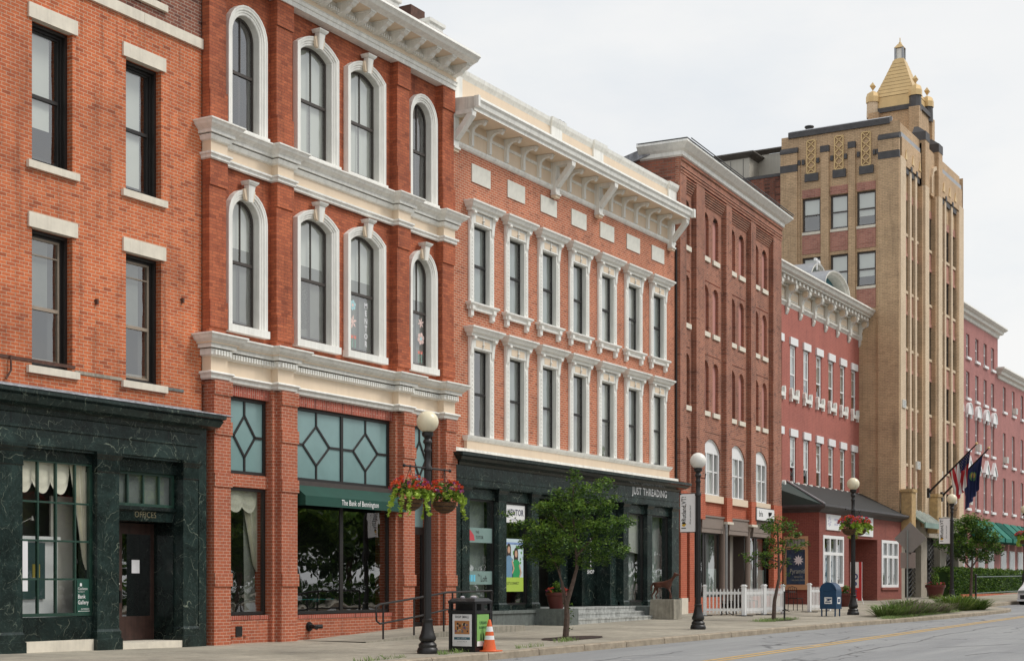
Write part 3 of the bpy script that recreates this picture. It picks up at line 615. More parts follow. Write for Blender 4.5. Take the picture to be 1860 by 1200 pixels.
def plan(pl, w0, w1, L0, L1, ext=0):
    p = [(L0 - ext, -.4)]
    cur = []
    for i, (a, b) in enumerate(pl):
        if i == 0: p += [(a - ext, w1), (b, w1), (b, w0)]
        elif i == len(pl) - 1: p += [(a, w0), (a, w1), (b + ext, w1)]
        else: p += [(a, w0), (a, w1), (b, w1), (b, w0)]
    return p + [(L1 + ext, -.4)]
PP = plan(pil, .06, .24, 0, BL)
def crown(z, h, e, lo=0.):                        # cyma profile, top at z, height h, reach e
    return [(-.1, z + .03), (e, z), (e, z - h * .12), (e * .9, z - h * .2), (e * .8, z - h * .4), (e * .55, z - h * .6), (e * .45, z - h * .72), (e * .42, z - h * .74), (e * .42, z - h), (lo, z - h)]
mb = MB(); mb.sweep(PP, crown(Z1t, .28, .32, .06), M['white']); mb.sweep(PP, [(.06, 6.52), (.07, 6.52), (.07, 6.40), (.0, 6.37)], M['white'])
mb.sweep(PP, [(.0, 6.08), (.10, 6.05), (.11, 6.02), (.06, 5.98), (.05, 5.92), (.0, Z1b)], M['white']); mb.build('lower_cornice', B)
def dentils(fr, pl, z0, z1, w0, w1, pitch=.085, dep=.05):
    mb = MB(); L_ = len(pl)
    for i, (a, b) in enumerate(pl):
        n = max(1, int((b - a) / pitch))
        for k in range(n): c = a + (b - a) * (k + .5) / n; mb.box(c - pitch * .3, c + pitch * .3, w1 - .01, w1 + dep, z0, z1, M['white'])
        if i + 1 < L_:
            a2, b2 = b + .06, pl[i + 1][0] - .06; n = max(1, int((b2 - a2) / pitch))
            for k in range(n): c = a2 + (b2 - a2) * (k + .5) / n; mb.box(c - pitch * .3, c + pitch * .3, w0 - .01, w0 + dep, z0, z1, M['white'])
    return mb.build('dentil_course', fr)
dentils(B, pil, 6.40, 6.50, .13, .31)
mb = MB(); mb.sweep(PP, [(0., 6.4), (0, 6.06)], M['cream']); mb.sweep(PP, [(0., 11.0), (0, 10.6)], M['cream']); mb.sweep(PP, [(.17, 6.66), (.175, 6.66), (.175, 6.62)], M['cream']); mb.build('frieze', B)
mb = MB(); mb.sweep(PP, crown(Z2t, .25, .28, .05), M['white']); mb.sweep(PP, [(.05, 10.99), (.09, 10.97), (.05, 10.88), (0, 10.86)], M['white']); mb.sweep(PP, [(0, 10.64), (.08, 10.62), (.08, 10.58), (.04, 10.56), (.04, 10.5), (0, Z2b)], M['white']); mb.build('upper_cornice', B)
# roof cornice
CR = [(-.6, 15.36), (.74, 15.33), (.76, 15.26), (.7, 15.21), (.66, 15.16), (.54, 15.12), (.5, 15.10)]
PT = plan([(0, .52), (2.18, 2.73), (6.83, 7.36), (8.88, BL)], .14, .14, 0, BL)
PT = [(0, .26), (BL + .03, .26)]
mb = MB(); mb.sweep(PT, [(-.25, Z3b), (.0, Z3b), (.0, 14.62), (.03, 14.63), (.03, 14.70), (.06, 14.72), (.0, 14.75)], M['white']); mb.sweep(PT, [(0, 14.98), (.05, 14.97), (.05, 14.87), (0, 14.86)], M['white'])
mb.sweep(PT, CR, M['white']); mb.sweep(PT, [(.0, 15.12), (0., 14.97)], M['white'])
for u in (0, BL + .03): mb.poly([(u, .26 + a, b) for a, b in CR] + [(u, -.34, 15.1)], M['white'])
mb.build('roof_cornice', B)
mb = MB(); mb.sweep(PT, [(0, 14.87), (0, 14.74)], M['cream']); mb.sweep(PT, [(.5, 15.102), (.0, 15.1)], M['cream']); mb.build('cornice_soffit', B)
dm = MB(); n = 108
for k in range(n): c = BL * (k + .5) / n; dm.box(c - .025, c + .025, .3, .36, 14.87, 14.95, M['white'])
dm.build('dentil_course', B)
def console():
    m = MB(); pr = [(0, 15.15 - 15.15), (.46, 0), (.48, -.05), (.42, -.1), (.34, -.12), (.26, -.2), (.12, -.24), (0, -.26)]
    m.wz(pr, -.085, .085, M['white']); m.box(-.11, .11, 0, .5, -.035, 0.002, M['white']); return m.mesh('bracket')
cm = shared('Bcons', console)
for k in range(14): put('bracket', cm, B.root, (.12 + (BL - .24) * k / 13, .26, 15.098 - B.z0))
mb = MB(); mb.box(.1, BL - .1, -.5, -.2, 15.4, 15.95, M['cream']); mb.sweep([(0.1, -.5), (.1, -.2), (BL - .1, -.2), (BL - .1, -.5)], [(-.3, 16.08), (.08, 16.06), (.06, 15.98), (.02, 15.92), (0, 15.9)], M['white'])
mb.build('parapet', B)
mb = MB()
for c in (.35, 2.45, 7.05, BL - .35): mb.box(c - .32, c + .32, -.55, -.12, 15.4, 16.2, M['white']); mb.sweep([(c - .32, -.55), (c - .32, -.12), (c + .32, -.12), (c + .32, -.55)], [(-.3, 16.3), (.06, 16.28), (.05, 16.2), (0, 16.16)], M['white'])
mb.build('parapet_pier', B)
mb = MB(); mb.box(8.75, BL - .02, -2.0, -.7, 15.9, 16.75, M['rust']); mb.build('chimney', B)
# arched windows with moulded white surrounds
def surround(W_, H, rise, key=False, seg=False, sill=True):
    m = MB(); t = .24
    r = ring(W_, H, rise, -.05)
    m.sweep(r, [(-.004, -.19), (-.004, .06), (.015, .075), (.05, .075), (.06, .095), (.10, .095), (.11, .12), (.155, .125), (.165, .135), (.20, .135), (.205, 0)], M['white'], plan=False)
    if sill: m.box(-W_ / 2 - .24, W_ / 2 + .24, -.2, .17, -.20, -.04, M['white'])
    return m.mesh('surround')
def keystone():
    m = MB(); 
    m.prism([(-.11, .30), (.11, .30), (.065, -.07), (-.065, -.07)], lambda a, b: (a, .1, b), lambda a, b: (a, .24 if b > 0 else .2, b), M['white'])
    for s in (-1, 1): m.prism([(s * .11, .22), (s * .19, .19), (s * .13, -.03), (s * .065, -.05)], lambda a, b: (a, .1, b), lambda a, b: (a, .17, b), M['cream'])
    m.sweep([(-.12, 0.05), (-.12, .25), (.12, .25), (.12, .05)], [(-.1, .38), (.05, .37), (.04, .34), (.01, .30), (0, .29)], M['white']); return m.mesh('keystone')
kst = shared('key', keystone)
for fl, (zb, zt) in enumerate(((7.2, 9.92), (11.42, 13.88))):
    for k, (c, w) in enumerate(arch_w + seg_w):
        seg = k > 1; H = zt - zb + (.08 if seg else 0); rise = .2 if seg else w / 2
        if fl: bl = [(0, 1, .0, 1)] if seg else [(0, .9, 0, 1), (0, 1, 0, 1, 'room')]
        else: bl = [(0, 1, .62, 1), (0, 1, 0, .62, 'room')] if k != 2 else [(0, 1, .62, 1), (0, .55, .1, .5, 'blind'), (0, 1, 0, .62, 'room')]  # room-grey sheets behind lower panes stand in for the weak sky reflection
        wn = window(B, c, zb, w, H, rise, rec=-.1, fw=.055, mat='dkbrown', vm=1, rail=.5, blinds=bl, bm='blind', fold=.02 if (fl and k == 3) else 0, mw=.03)
        put('surround', shared(('sur', w, H, rise), lambda: surround(w, H, rise)), wn)
        if seg or fl == 0: put('keystone', kst, wn, (0, 0, H))
        if fl == 0 and k in (1, 3):                 # paper flowers and letters stuck to the inside of the glass
            m = MB(); pk = flat('papblue', (.45, .68, .72, 1)); pw = flat('pappink', (.8, .6, .55, 1)); gn = flat('papgreen', (.3, .55, .45, 1)); rd = flat('papred', (.75, .25, .2, 1))
            def flower(x, z, r, mat, cm_, n=6, sharp=False):
                for q in range(n):
                    a = 2 * PI * q / n + .3; d = Vector((math.cos(a), math.sin(a))); p = Vector((-d.y, d.x))
                    if sharp: pts = [Vector((x, z)) + d * 0, Vector((x, z)) + d * r * .6 + p * r * .2, Vector((x, z)) + d * r * 1.1, Vector((x, z)) + d * r * .6 - p * r * .2]
                    else: pts = [Vector((x, z)) + d * r * .62 + Vector((math.cos(t_ * PI / 4), math.sin(t_ * PI / 4))) * r * .38 for t_ in range(8)]
                    m.poly([(v.x, -.120, v.y) for v in pts], mat)
                m.poly([(x + r * .3 * math.cos(t_ * PI / 4), -.119, z + r * .3 * math.sin(t_ * PI / 4)) for t_ in range(8)], cm_)
            s = w / 1.15; x0 = -.22 if seg else .18
            flower(x0 * 1.15, 1.12, .13, pk if seg else pw, pw, 6, not seg); flower(x0 * 1.2, .72, .16, pw, pk if not seg else pw, 6, seg)
            for q in (-.06, .06): m.box(x0 + q - .01, x0 + q + .01, -.121, -.119, .1, .32, gn); m.poly([(x0 + q - .045, -.12, .42), (x0 + q - .04, -.12, .32), (x0 + q + .04, -.12, .32), (x0 + q + .045, -.12, .42), (x0 + q, -.12, .37)], rd)
            word = 'MENTOR' if seg else 'CORAL'; xw = .28 if seg else -.2
            for q, ch in enumerate(word): text(m, ch, xw, 1.12 - q * .185, -.120, 0, .13, M['paper'], .9, bold=.02)
            o = m.mesh('paper_decoration'); put('paper_decoration', o, wn)
# ground storey
pl2 = [(.08, .6), (2.28, 2.84), (7.02, 7.52), (8.95, BL + .02)]
mb = MB()
for a, b in pl2:
    mb.box(a, b, -.5, .26, .1, Z1b, M['brickB2']); 
    for zt_ in (Z1b, 5.04, 3.95, 1.86):
        h = .28 if zt_ < 5.5 else .3; mb.box(a - .004, b + .028, -.3, .288, zt_ - h, zt_, M['brickB2'])
    mb.box(b, b + .14, -.5, .12, .1, Z1b, M['brickB2']); 
    if a > 1: mb.box(a - .14, a, -.5, .12, .1, Z1b, M['brickB2'])
mb.box(.74, 2.14, -.4, 0.02, .1, .95, M['brickB2']); mb.box(2.98, 6.88, -.4, .02, .1, .93, M['brickB2']); mb.box(.74, 2.14, -.4, -.02, 3.72, 4.0, M['brickB2']); mb.build('ground_storey_wall', B)
mb = MB()
for a, b in ((.74, 2.14), (2.98, 6.88), (7.66, 8.81)): mb.box(a, b, -.4, .03, 5.66, Z1b, M['soldier'])
mb.box(.74, 2.14, -.35, .035, .86, .95, M['soldier']); mb.box(2.98, 6.88, -.35, .035, .84, .93, M['soldier']); mb.build('soldier_course', B)
backing(B, .1, BL - .1, .1, 5.88, -1.6, 'dark')
def diamond(u0, u1, z0, z1, n, w=-.1):
    fw = .075; mb = MB(); bk = M['black']
    mb.sweep([(u0, z0), (u0, z1), (u1, z1), (u1, z0)], [(0, w - .1), (0, w + .04), (-fw, w + .04), (-fw, w - .1)], bk, plan=False, closed=True)
    d = (u1 - u0) / n
    def bar(a, b, t=.05):
        a, b = Vector(a), Vector(b); q = (b - a).normalized(); p = Vector((-q.y, q.x)) * t / 2
        mb.uz([tuple(a + p), tuple(b + p), tuple(b - p), tuple(a - p)], w - .02, w + .025, bk)
    for k in range(n):
        a, b = u0 + k * d, u0 + (k + 1) * d; c = (a + b) / 2; zm = (z0 + z1) / 2; dh, dv = d * .26, (z1 - z0) * .27
        if k: mb.box(a - .045, a + .045, w - .06, w + .035, z0 + .03, z1 - .03, bk)
        bar((c, z0), (c, zm - dv)); bar((c, zm + dv), (c, z1)); bar((a, zm), (c - dh, zm)); bar((c + dh, zm), (b, zm))
        for s1, s2 in ((1, 1), (1, -1), (-1, 1), (-1, -1)): bar((c + s1 * dh, zm), (c, zm + s2 * dv))
    o = mb.build('transom', B); mb = MB(); mb.poly([(u0, w, z0), (u1, w, z0), (u1, w, z1), (u0, w, z1)], M['frost']); mb.build('pane', B, o)
diamond(.76, 2.12, 4.0, 5.66, 1); diamond(3.0, 6.86, 3.98, 5.66, 2); diamond(7.68, 8.79, 3.98, 5.66, 1)
wn = shopwin(B, .76, 2.12, .96, 3.72, -.1, 'black', [], [], .07, glass_='glass')
mb = MB(); swag(mb, .9, 1.55, 3.68, .5, -.2, M['curt']); swag(mb, 1.4, 2.0, 3.68, .5, -.22, M['curt']); drape(mb, 1.55, 2.1, 3.7, 1.9, -.3, M['curt'], .15); mb.poly([(1.75, -.35, .9), (2.1, -.35, .9), (2.1, -.35, 3.6), (1.7, -.35, 3.6)], M['room']); mb.build('curtain', B, wn)
wn = shopwin(B, 3.0, 6.86, .94, 3.8, -.1, 'black', [4.93], [], .07, .12)
mb = MB(); nb = flat('neon', (.03, .45, .42, 1)); mb.box(3.3, 4.7, -.15, -.14, 1.27, 1.285, nb); text(mb, 'PLUS', 4.0, 1.23, -.14, 0, .07, nb); mb.build('window_sign', B)
mb = MB(); mb.box(2.98, 6.88, -.3, .05, 3.8, 3.98, M['dkbrown']); mb.build('awning_box', B)
mb = MB(); u0, u1 = 2.95, 6.95
mb.poly([(u0, .04, 3.88), (u1, .04, 3.88), (u1, .4, 3.62), (u0, .4, 3.62)], M['awn']); mb.poly([(u0, .4, 3.62), (u1, .4, 3.62), (u1, .405, 3.40), (u0, .405, 3.40)], M['awn'])
for u in (u0, u1): mb.poly([(u, .04, 3.88), (u, .4, 3.62), (u, .405, 3.4), (u, .04, 3.4)], M['awn'])
aw = mb.build('awning', B); mb = MB(); text(mb, 'The Bank of Bennington', 5.02, 3.46, .412, 0, .125, M['wht'], .80, bold=.008); mb.build('lettering', B, aw)
# side door in the third bay
mb = MB(); u0, u1 = 7.68, 8.79; w = -.35
mb.box(u0, u1, w - .05, w + .05, 3.02, 3.1, M['black']); mb.box(u0, u0 + .1, w - .05, w + .05, .45, 3.02, M['black']); mb.box(u1 - .1, u1, w - .05, w + .05, .45, 3.02, M['black']); mb.box(u0 + .1, u1 - .1, w - .05, w + .05, .45, .65, M['black']); mb.box(u0 + .1, u1 - .1, w - .05, w + .05, 2.9, 3.02, M['black'])
dr = mb.build('door', B); mb = MB(); mb.box(u0 + .1, u1 - .1, w - .01, w + .01, .65, 2.9, M['glassd']); mb.build('pane', B, dr)
mb = MB(); mb.tube([(u0 + .17, w + .02, 1.4), (u0 + .17, w + .12, 1.42), (u0 + .17, w + .12, 1.68), (u0 + .17, w + .02, 1.7)], .014, flat('steel', (.5, .5, .5, 1), .3)); mb.build('handle', B, dr)
mb = MB(); mb.poly([(u0, w, 3.1), (u1, w, 3.1), (u1, w, 3.98), (u0, w, 3.98)], M['frost']); mb.build('transom', B)
mb = MB(); mb.box(7.5, 9, -.6, .28, .05, .45, M['conc']); mb.build('doorstep', B)
# vent, bolts
mb = MB(); u = B.U(434, .03); z = B.Z(434, 1145, .03); mb.box(u - .1, u + .1, .02, .04, z - .12, z + .1, M['iron']); 
for s_ in (-.2, .2): mb.lathe([(0, .02), (.04, .01), (.05, -.01)], M['brickB2'], (u + s_, .03, z - .1), 8)
mb.build('wall_vent', B)
# ================================================================ C  salmon brick building, marble shopfront
C = Fr(33.42, 21.6)
C.thing('brick_building', 'salmon brick building with fourteen white hooded windows above a dark marble shopfront', 'building')
CL = 14.4; cw = [1.61 + 1.89 * i for i in range(7)]; CW = .82
rw = [(5.62, 7.94), (9.2, 11.3)]
mb = MB(); wall(mb, 0, CL, 4.9, 13.3, [(c - CW / 2, c + CW / 2, a, b, .13, 0) for c in cw for a, b in rw], M['brickC'], rmat=M['white'])
mb.poly([(0, 0, 13.3), (CL, 0, 13.3), (CL, 0, 14.3), (0, 0, 14.3)], M['cream']); shell(mb, 0, CL, .3, 14.3, 16, M['brickC'], M['slate']); mb.build('wall', C)
backing(C, .1, CL - .1, 5., 13.2, -1.2)
def hood(H):
    m = MB(); h = CW / 2; z = H
    m.box(-h - .22, h + .22, -.05, .09, z + .03, z + .34, M['white']); m.box(-h + .05, h - .05, .09, .095, z + .08, z + .26, M['cream'])
    m.sweep([(-h - .24, 0), (-h - .24, .12), (h + .24, .12), (h + .24, 0)], [(-.1, z + .60), (.2, z + .58), (.2, z + .54), (.16, z + .50), (.12, z + .43), (.05, z + .40), (.05, z + .34), (0, z + .33)], M['white'])
    for s in (-1, 1):
        m.wz([(.0, z + .34), (.2, z + .34), (.2, z + .28), (.13, z + .24), (.1, z + .05), (.09, z - .12), (.06, z - .2), (0, z - .2)], s * (h + .13) - .065, s * (h + .13) + .065, M['white'])
    m.box(-.02, .02, .09, .12, z + .08, z + .3, M['white']); m.lathe([(0, 0), (.06, 0), (.05, .02)], M['white'], (0, .1, z + .15), 8)
    return m.mesh('hood')
def jambs(H, full):
    m = MB(); h = CW / 2; z0 = 0 if full else 0
    for s in (-1, 1):
        a, b = sorted((s * (h - .004), s * (h + .22))); m.box(a, b, -.03, .06, z0, H + .03, M['white']); m.box(a + .05, b - .05, .06, .075, z0 + .1, H - .25, M['white'])
        for k in range(16): zz = .2 + k * (H - .5) / 16; m.box((a + b) / 2 - .018, (a + b) / 2 + .018, .075, .088, zz, zz + .05, M['white'])
    m.box(-h, h, -.1, .05, H, H + .03, M['white']); return m.mesh('surround')
def csill():
    m = MB(); h = CW / 2; m.sweep([(-h - .27, -.05), (-h - .27, .1), (h + .27, .1), (h + .27, -.05)], [(-.12, .0), (.08, -.01), (.08, -.05), (.04, -.09), (0, -.11), (0, -.2)], M['white'])
    m.box(-h - .27, h + .27, -.02, .1, -.2, -.1, M['white'])
    for s in (-1, 1): m.wz([(0, -.1), (.15, -.1), (.15, -.2), (.1, -.24), (.1, -.36), (.05, -.4), (0, -.4)], s * (h + .14) - .07, s * (h + .14) + .07, M['white'])
    return m.mesh('sill')
random.seed(3)
for ri, (a, b) in enumerate(rw):
    H = b - a
    for i, c in enumerate(cw):
        bl = random.choice([((0, 1, 0, 1, 'blindg'),), ((0, .85, 0, 1, 'blindg'), (0, 1, 0, 1, 'room')), ((0, 1, .45, 1), (0, 1, 0, .45, 'room')), ((0, 1, 0, 1),), ((0, .5, 0, 1), (0, 1, 0, 1, 'blindg'))])
        wn = window(C, c, a, CW, H, rec=-.08, fw=.035, mat='black', vm=0, rail=.5, blinds=bl, fold=.02 if i % 2 else 0)
        put('hood', shared(('hood', H), lambda: hood(H)), wn); put('surround', shared(('jamb', H), lambda: jambs(H, ri)), wn)
        if ri: put('sill', shared('csill', csill), wn)
for i, c in enumerate(cw):
    m = shared('cpanel', lambda: (lambda q: (q.box(-.48, .48, -.02, .03, 0, .49, M['panel']), q.mesh('stone_panel'))[1])(MB())); put('stone_panel', m, C.root, (c + .02, 0, 12.45 - C.z0))
mb = MB(); mb.sweep([(.78, 0), (.78, .1), (CL - .68, .1), (CL - .68, 0)], [(-.1, 5.62), (.09, 5.6), (.07, 5.54), (.03, 5.48), (0, 5.46)], M['white']); mb.build('belt_moulding', C)
mb = MB(); mb.sweep([(.78, -.02), (.78, .1), (CL - .68, .1), (CL - .68, -.02)], [(0, 5.46), (-.0, 5.3), (.0, 5.2)], M['cream']); mb.build('belt_course', C)
mb = MB(); mb.sweep([(-.0, 0), (CL, 0)], [(0, 5.26), (.12, 5.24), (.14, 5.13), (.5, 5.1)], M['offwhite']); mb.build('flashing', C)
# bracketed cornice
mb = MB(); mb.sweep([(.1, 0), (CL - .1, 0)], [(.0, 13.35), (.08, 13.34), (.09, 13.28), (.05, 13.22), (0, 13.2)], M['white']); mb.box(.1, CL - .1, 0, .045, 13.72, 13.80, M['white'])
CC = [(-.3, 14.42), (.83, 14.33), (.85, 14.26), (.8, 14.2), (.78, 14.1), (.72, 14.06), (.72, 13.98)]; mb.sweep([(.1, .02), (CL - .42, .02)], CC, M['white'])
for u in (.1, CL - .42): mb.poly([(u, .02 + a, b) for a, b in CC] + [(u, -.28, 13.98)], M['offwhite'])
mb.box(.04, .14, .78, .92, 14.05, 14.33, M['white']); mb.box(CL - .46, CL - .34, .78, .92, 14.05, 14.33, M['white']); mb.build('cornice', C)
mb = MB(); mb.box(.1, CL - .4, -.05, .02, 13.3, 14.0, M['cream']); mb.sweep([(.11, .02), (CL - .43, .02)], [(.72, 13.98), (.66, 13.98), (.66, 14.0), (0, 14.0)], M['cream']); mb.build('frieze', C)
def smallbr():
    m = MB(); pts = [(0, 0), (.50, 0), (.50, -.09), (.44, -.14), (.40, -.08), (.24, -.09), (.13, -.17), (.1, -.3), (.1, -.62), (0, -.66)]
    m.wz(pts, -.055, .055, M['white']); m.box(-.08, .08, 0, .52, -.03, 0.001, M['white']); return m.mesh('bracket')
def bigbr():
    m = MB(); m.box(-.13, .13, 0, .16, -.95, 0, M['white']); m.box(-.12, .12, .1, .7, -.1, 0, M['white'])
    m.wz([(.52, 0), (.70, 0), (.70, -.16), (.2, -.72), (.1, -.72), (.1, -.62), (.52, -.14)], -.1, .1, M['white']); m.box(-.15, .15, 0, .2, -.95, -.9, M['white']); m.box(-.13, .13, 0, .16, -1.02, -.951, M['cream']); return m.mesh('large_bracket')
bb = shared('bigbr', bigbr); sb = shared('smallbr', smallbr)
for u in (.13, 5.66, 8.45, 13.86): put('large_bracket', bb, C.root, (u, .02, 14.0 - C.z0))
for a, b, n in ((.13, 5.66, 5), (5.66, 8.45, 2), (8.45, 13.86, 5)):
    for k in range(n): put('bracket', sb, C.root, (a + (b - a) * (k + 1) / (n + 1), .02, 13.99 - C.z0))
mb = MB(); mb.box(.3, CL - .3, -.3, .0, 14.2, 15.15, M['cream']); mb.sweep([(.1, -.3), (.1, .0), (CL - .1, .0), (CL - .1, -.3)], [(-.3, 15.32), (.09, 15.3), (.07, 15.2), (.02, 15.12), (0, 15.08)], M['white'])
mb.build('parapet', C)
mb = MB()
for u in (.3, 5.85, CL - 5.85, CL - .3): mb.box(u - .33, u + .33, -.35, .05, 14.2, 15.12, M['white']); mb.sweep([(u - .33, -.35), (u - .33, .05), (u + .33, .05), (u + .33, -.35)], [(-.3, 15.345), (.1, 15.325), (.08, 15.22), (.03, 15.13), (0, 15.09)], M['white'])
mb.build('parapet_pier', C)
mb = MB(); mb.box(14.2, 15.1, -5.4, -4.6, 14.3, 16.55, M['brickDw']); mb.box(14.15, 15.15, -5.45, -4.55, 16.2, 16.35, M['brickDw']); mb.build('chimney', C)
mb = MB()
for k in (0, .22): mb.box(6.45 + k, 6.6 + k, -.35, -.2, 15.42, 15.56, M['iron']); mb.tube([(6.52 + k, -.28, 15.3), (6.52 + k, -.28, 15.45)], .02, M['iron'])
mb.build('floodlight', C)
# marble shopfront
mb = MB(); L0, L1 = .1, 14.3
mb.box(L0, L1, -.3, .2, 4.22, 5.0, mar)
mb.sweep([(L0 + .1, -.2), (L0 + .1, .2), (L1 - .1, .2), (L1 - .1, -.2)], [(0, 5.1), (.36, 5.08), (.36, 5.0), (.3, 4.97), (.24, 4.9), (.08, 4.84), (.04, 4.78), (0, 4.76)], M['marb2']); mb.sweep([(L0, .2), (L1, .2)], [(0, 4.47), (.02, 4.46), (.02, 4.43), (.0, 4.42)], mar)
mb.sweep([(L0, .2), (L1, .2)], [(0, 4.28), (.04, 4.27), (.04, 4.22), (.0, 4.2)], M['marb2'])
mb.box(L0, .35, -.3, .19, .5, 4.22, mar); mb.box(L1 - .2, L1, -.3, .19, .5, 4.22, mar)
for u in (1.9, 4.2, 6.5, 8.8, 11.0, 13.2): mb.box(u, u + .012, .18, .2025, 4.47, 4.78, M['ink']); mb.box(u + .5, u + .512, .18, .2025, 4.28, 4.43, M['ink'])
mb.build('marble_frieze', C)
for a, b in ((.35, .72), (2.22, 2.64), (4.05, 4.47), (9.95, 10.32), (11.72, 12.1), (13.66, 14.08)): marble_pier(C, a, b, .22, .88, 4.24, .2, .32)
bw0, bw1, bw2 = C.U(1058, -.45), C.U(1085, -.45), C.U(1100, -.42)
marble_pier(C, bw1, bw2, -.42, .95, 4.24, .2, .3, wb=-1.3); marble_pier(C, C.U(1016, -.9), C.U(1031, -.9), -.9, .95, 4.24, .2, .3, wb=-1.3); marble_pier(C, C.U(1108, .0), 9.9, .0, .95, 4.24, .2, .3, wb=-1.3)
mb = MB(); mb.box(bw0, bw1, -1.3, -.47, .95, 4.2, M['marb2'])
for a, b in ((.72, 2.22), (2.64, 4.05), (10.32, 11.72), (12.1, 13.66)): mb.box(a, b, -.3, .12, 3.92, 4.24, mar); mb.box(a, b, -.3, .14, .5, 1.05, M['marb2'])
mb.box(4.47, 4.5, -1.5, .1, .9, 4.24, mar); mb.box(9.92, 9.95, -1.5, .1, .9, 4.24, mar); mb.box(4.47, 9.95, -1.5, .1, 4.1, 4.24, M['marb2']); mb.build('marble_panel', C)
mb = MB(); text(mb, 'JUST THREADING', 11.95, 4.535, .207, 0, .23, M['wht'], .95, bold=.018); mb.build('lettering', C)
mb = MB()
bx, bz = C.UZ(1073, 1012, -.46)
for q, ch in enumerate('BARBER'): text(mb, ch, bx, bz + (3 - q) * .155 + .02, -.462, 0, .115, M['wht'], .9, bold=.02)
text(mb, 'SHOP', bx, C.Z(1073, 1041, -.46), -.462, 0, .12, M['wht'], 1.0, bold=.025); mb.build('lettering', C)
wl = []
for a, b in ((.72, 2.22), (2.64, 4.05), (10.32, 11.72), (12.1, 13.66)): wl.append(shopwin(C, a, b, 1.05, 3.92, .03, 'black', [], [], .05, glass_='glass'))
backing(C, .3, 14.1, .5, 4.7, -2.2, 'room')
mb = MB()
for a, b in ((1.2, 2.5), (11.2, 12.0), (13.0, 13.9)): mb.poly([(a, -.25, 1.05), (b, -.25, 1.05), (b, -.25, 3.9), (a, -.25, 3.9)], M['blindg'])
mb.poly([(10.35, -.12, 2.75), (12., -.12, 2.6), (12., -.12, 3.9), (10.35, -.12, 3.9)], M['blind']); mb.build('shop_interior', C)
mb = MB(); fb = flat('filmgrey', (.2, .3, .28, 1)); mb.box(.78, 2.16, .042, .046, 2.75, 3.15, fb); mb.box(.78, 2.16, .042, .046, 1.62, 1.98, fb); rd = flat('logored', (.55, .06, .08, 1)); mb.poly([(.9, .05, 2.8), (1.25, .05, 2.8), (1.2, .05, 2.95), (1.0, .05, 3.1)], rd)
text(mb, 'THE', 1.3, 3.0, .05, 0, .07, M['ink'], .9, align='LEFT'); text(mb, 'TUTOR', 1.3, 2.85, .05, 0, .09, M['ink'], .9, align='LEFT')
for q in range(3): mb.box(.92 + q * .13, 1.02 + q * .13, .047, .05, 1.7, 1.88, flat('logoblue', (.15, .55, .75, 1)))
text(mb, 'The', 1.4, 1.84, .05, 0, .06, M['ink'], .9, align='LEFT'); text(mb, 'Loft', 1.55, 1.7, .05, 0, .16, M['ink'], .9, align='LEFT'); mb.build('window_sign', C)
mb = MB(); mb.box(2.68, 3.95, .042, .05, 3.35, 3.85, M['wht']); text(mb, 'HENTOR', 3.42, 3.56, .055, 0, .17, flat('navy', (.03, .03, .09, 1)), .85, bold=.02); text(mb, 'connector', 3.33, 3.42, .055, 0, .06, flat('lav', (.4, .38, .5, 1)), 1.); mb.build('hanging_sign', C)
# poster of two women
mb = MB(); a, b, z0, z1 = 2.70, 3.86, 1.42, 2.9; W1 = .05
mb.box(a, b, W1 - .008, W1, z0, z1, flat('postsky', (.55, .68, .72, 1))); mb.box(a, b, W1, W1 + .003, z0, z0 + .4, flat('lime', (.42, .58, .08, 1))); mb.box(a, b, W1, W1 + .003, z1 - .16, z1 - .1, flat('postblue', (.2, .3, .55, 1)))
sk = flat('postskin', (.55, .33, .22, 1)); hr = flat('posthair', (.03, .018, .012, 1)); gr = flat('postgreen', (.02, .3, .1, 1)); bl_ = flat('postplaid', (.15, .28, .42, 1)); gf = flat('postleaf', (.12, .3, .06, 1))
random.seed(5)
for q in range(26): x, z = random.uniform(a + .05, b - .05), random.uniform(z0 + .75, z1 - .2); mb.poly([(x + .05 * math.cos(t_), W1 + .002, z + .045 * math.sin(t_)) for t_ in (0, 1.2, 2.4, 3.6, 4.8)], gf)
def fig(x, zt, sh, mt, s=1.):
    E2 = lambda cx, cz, rx, rz_, m_, w_: mb.poly([(cx + rx * math.cos(t_ * PI / 8), w_, cz + rz_ * math.sin(t_ * PI / 8)) for t_ in range(16)], m_)
    E2(x, zt - .16, .12, .17, hr, W1 + .004); mb.poly([(x - .12, W1 + .0045, zt - .15), (x + .12, W1 + .0045, zt - .15), (x + .11, W1 + .0045, zt - .42), (x - .12, W1 + .0045, zt - .42)], hr)
    mb.poly([(x - .22, W1 + .005, z0 + .4), (x - .2, W1 + .005, zt - .42), (x - .06, W1 + .005, zt - .33), (x + .06, W1 + .005, zt - .33), (x + .2, W1 + .005, zt - .42), (x + .22, W1 + .005, z0 + .4)], mt)
    E2(x, zt - .17, .075, .1, sk, W1 + .006); mb.poly([(x + .2, W1 + .006, zt - .45), (x + .31, W1 + .006, zt - .7), (x + .2, W1 + .006, zt - .85), (x + .17, W1 + .006, zt - .8), (x + .24, W1 + .006, zt - .7), (x + .15, W1 + .006, zt - .5)], sk)
fig(a + .35, z1 - .14, 1, bl_); fig(a + .75, z1 - .25, 1, gr)
text(mb, 'OPTICOMCAST.NET', (a + b) / 2, z0 + .2, W1 + .006, 0, .07, M['ink'], .9) if False else text(mb, 'LET\'S CONNECT', (a + b) / 2, z0 + .2, W1 + .006, 0, .07, M['ink'], .9); mb.build('poster', C)
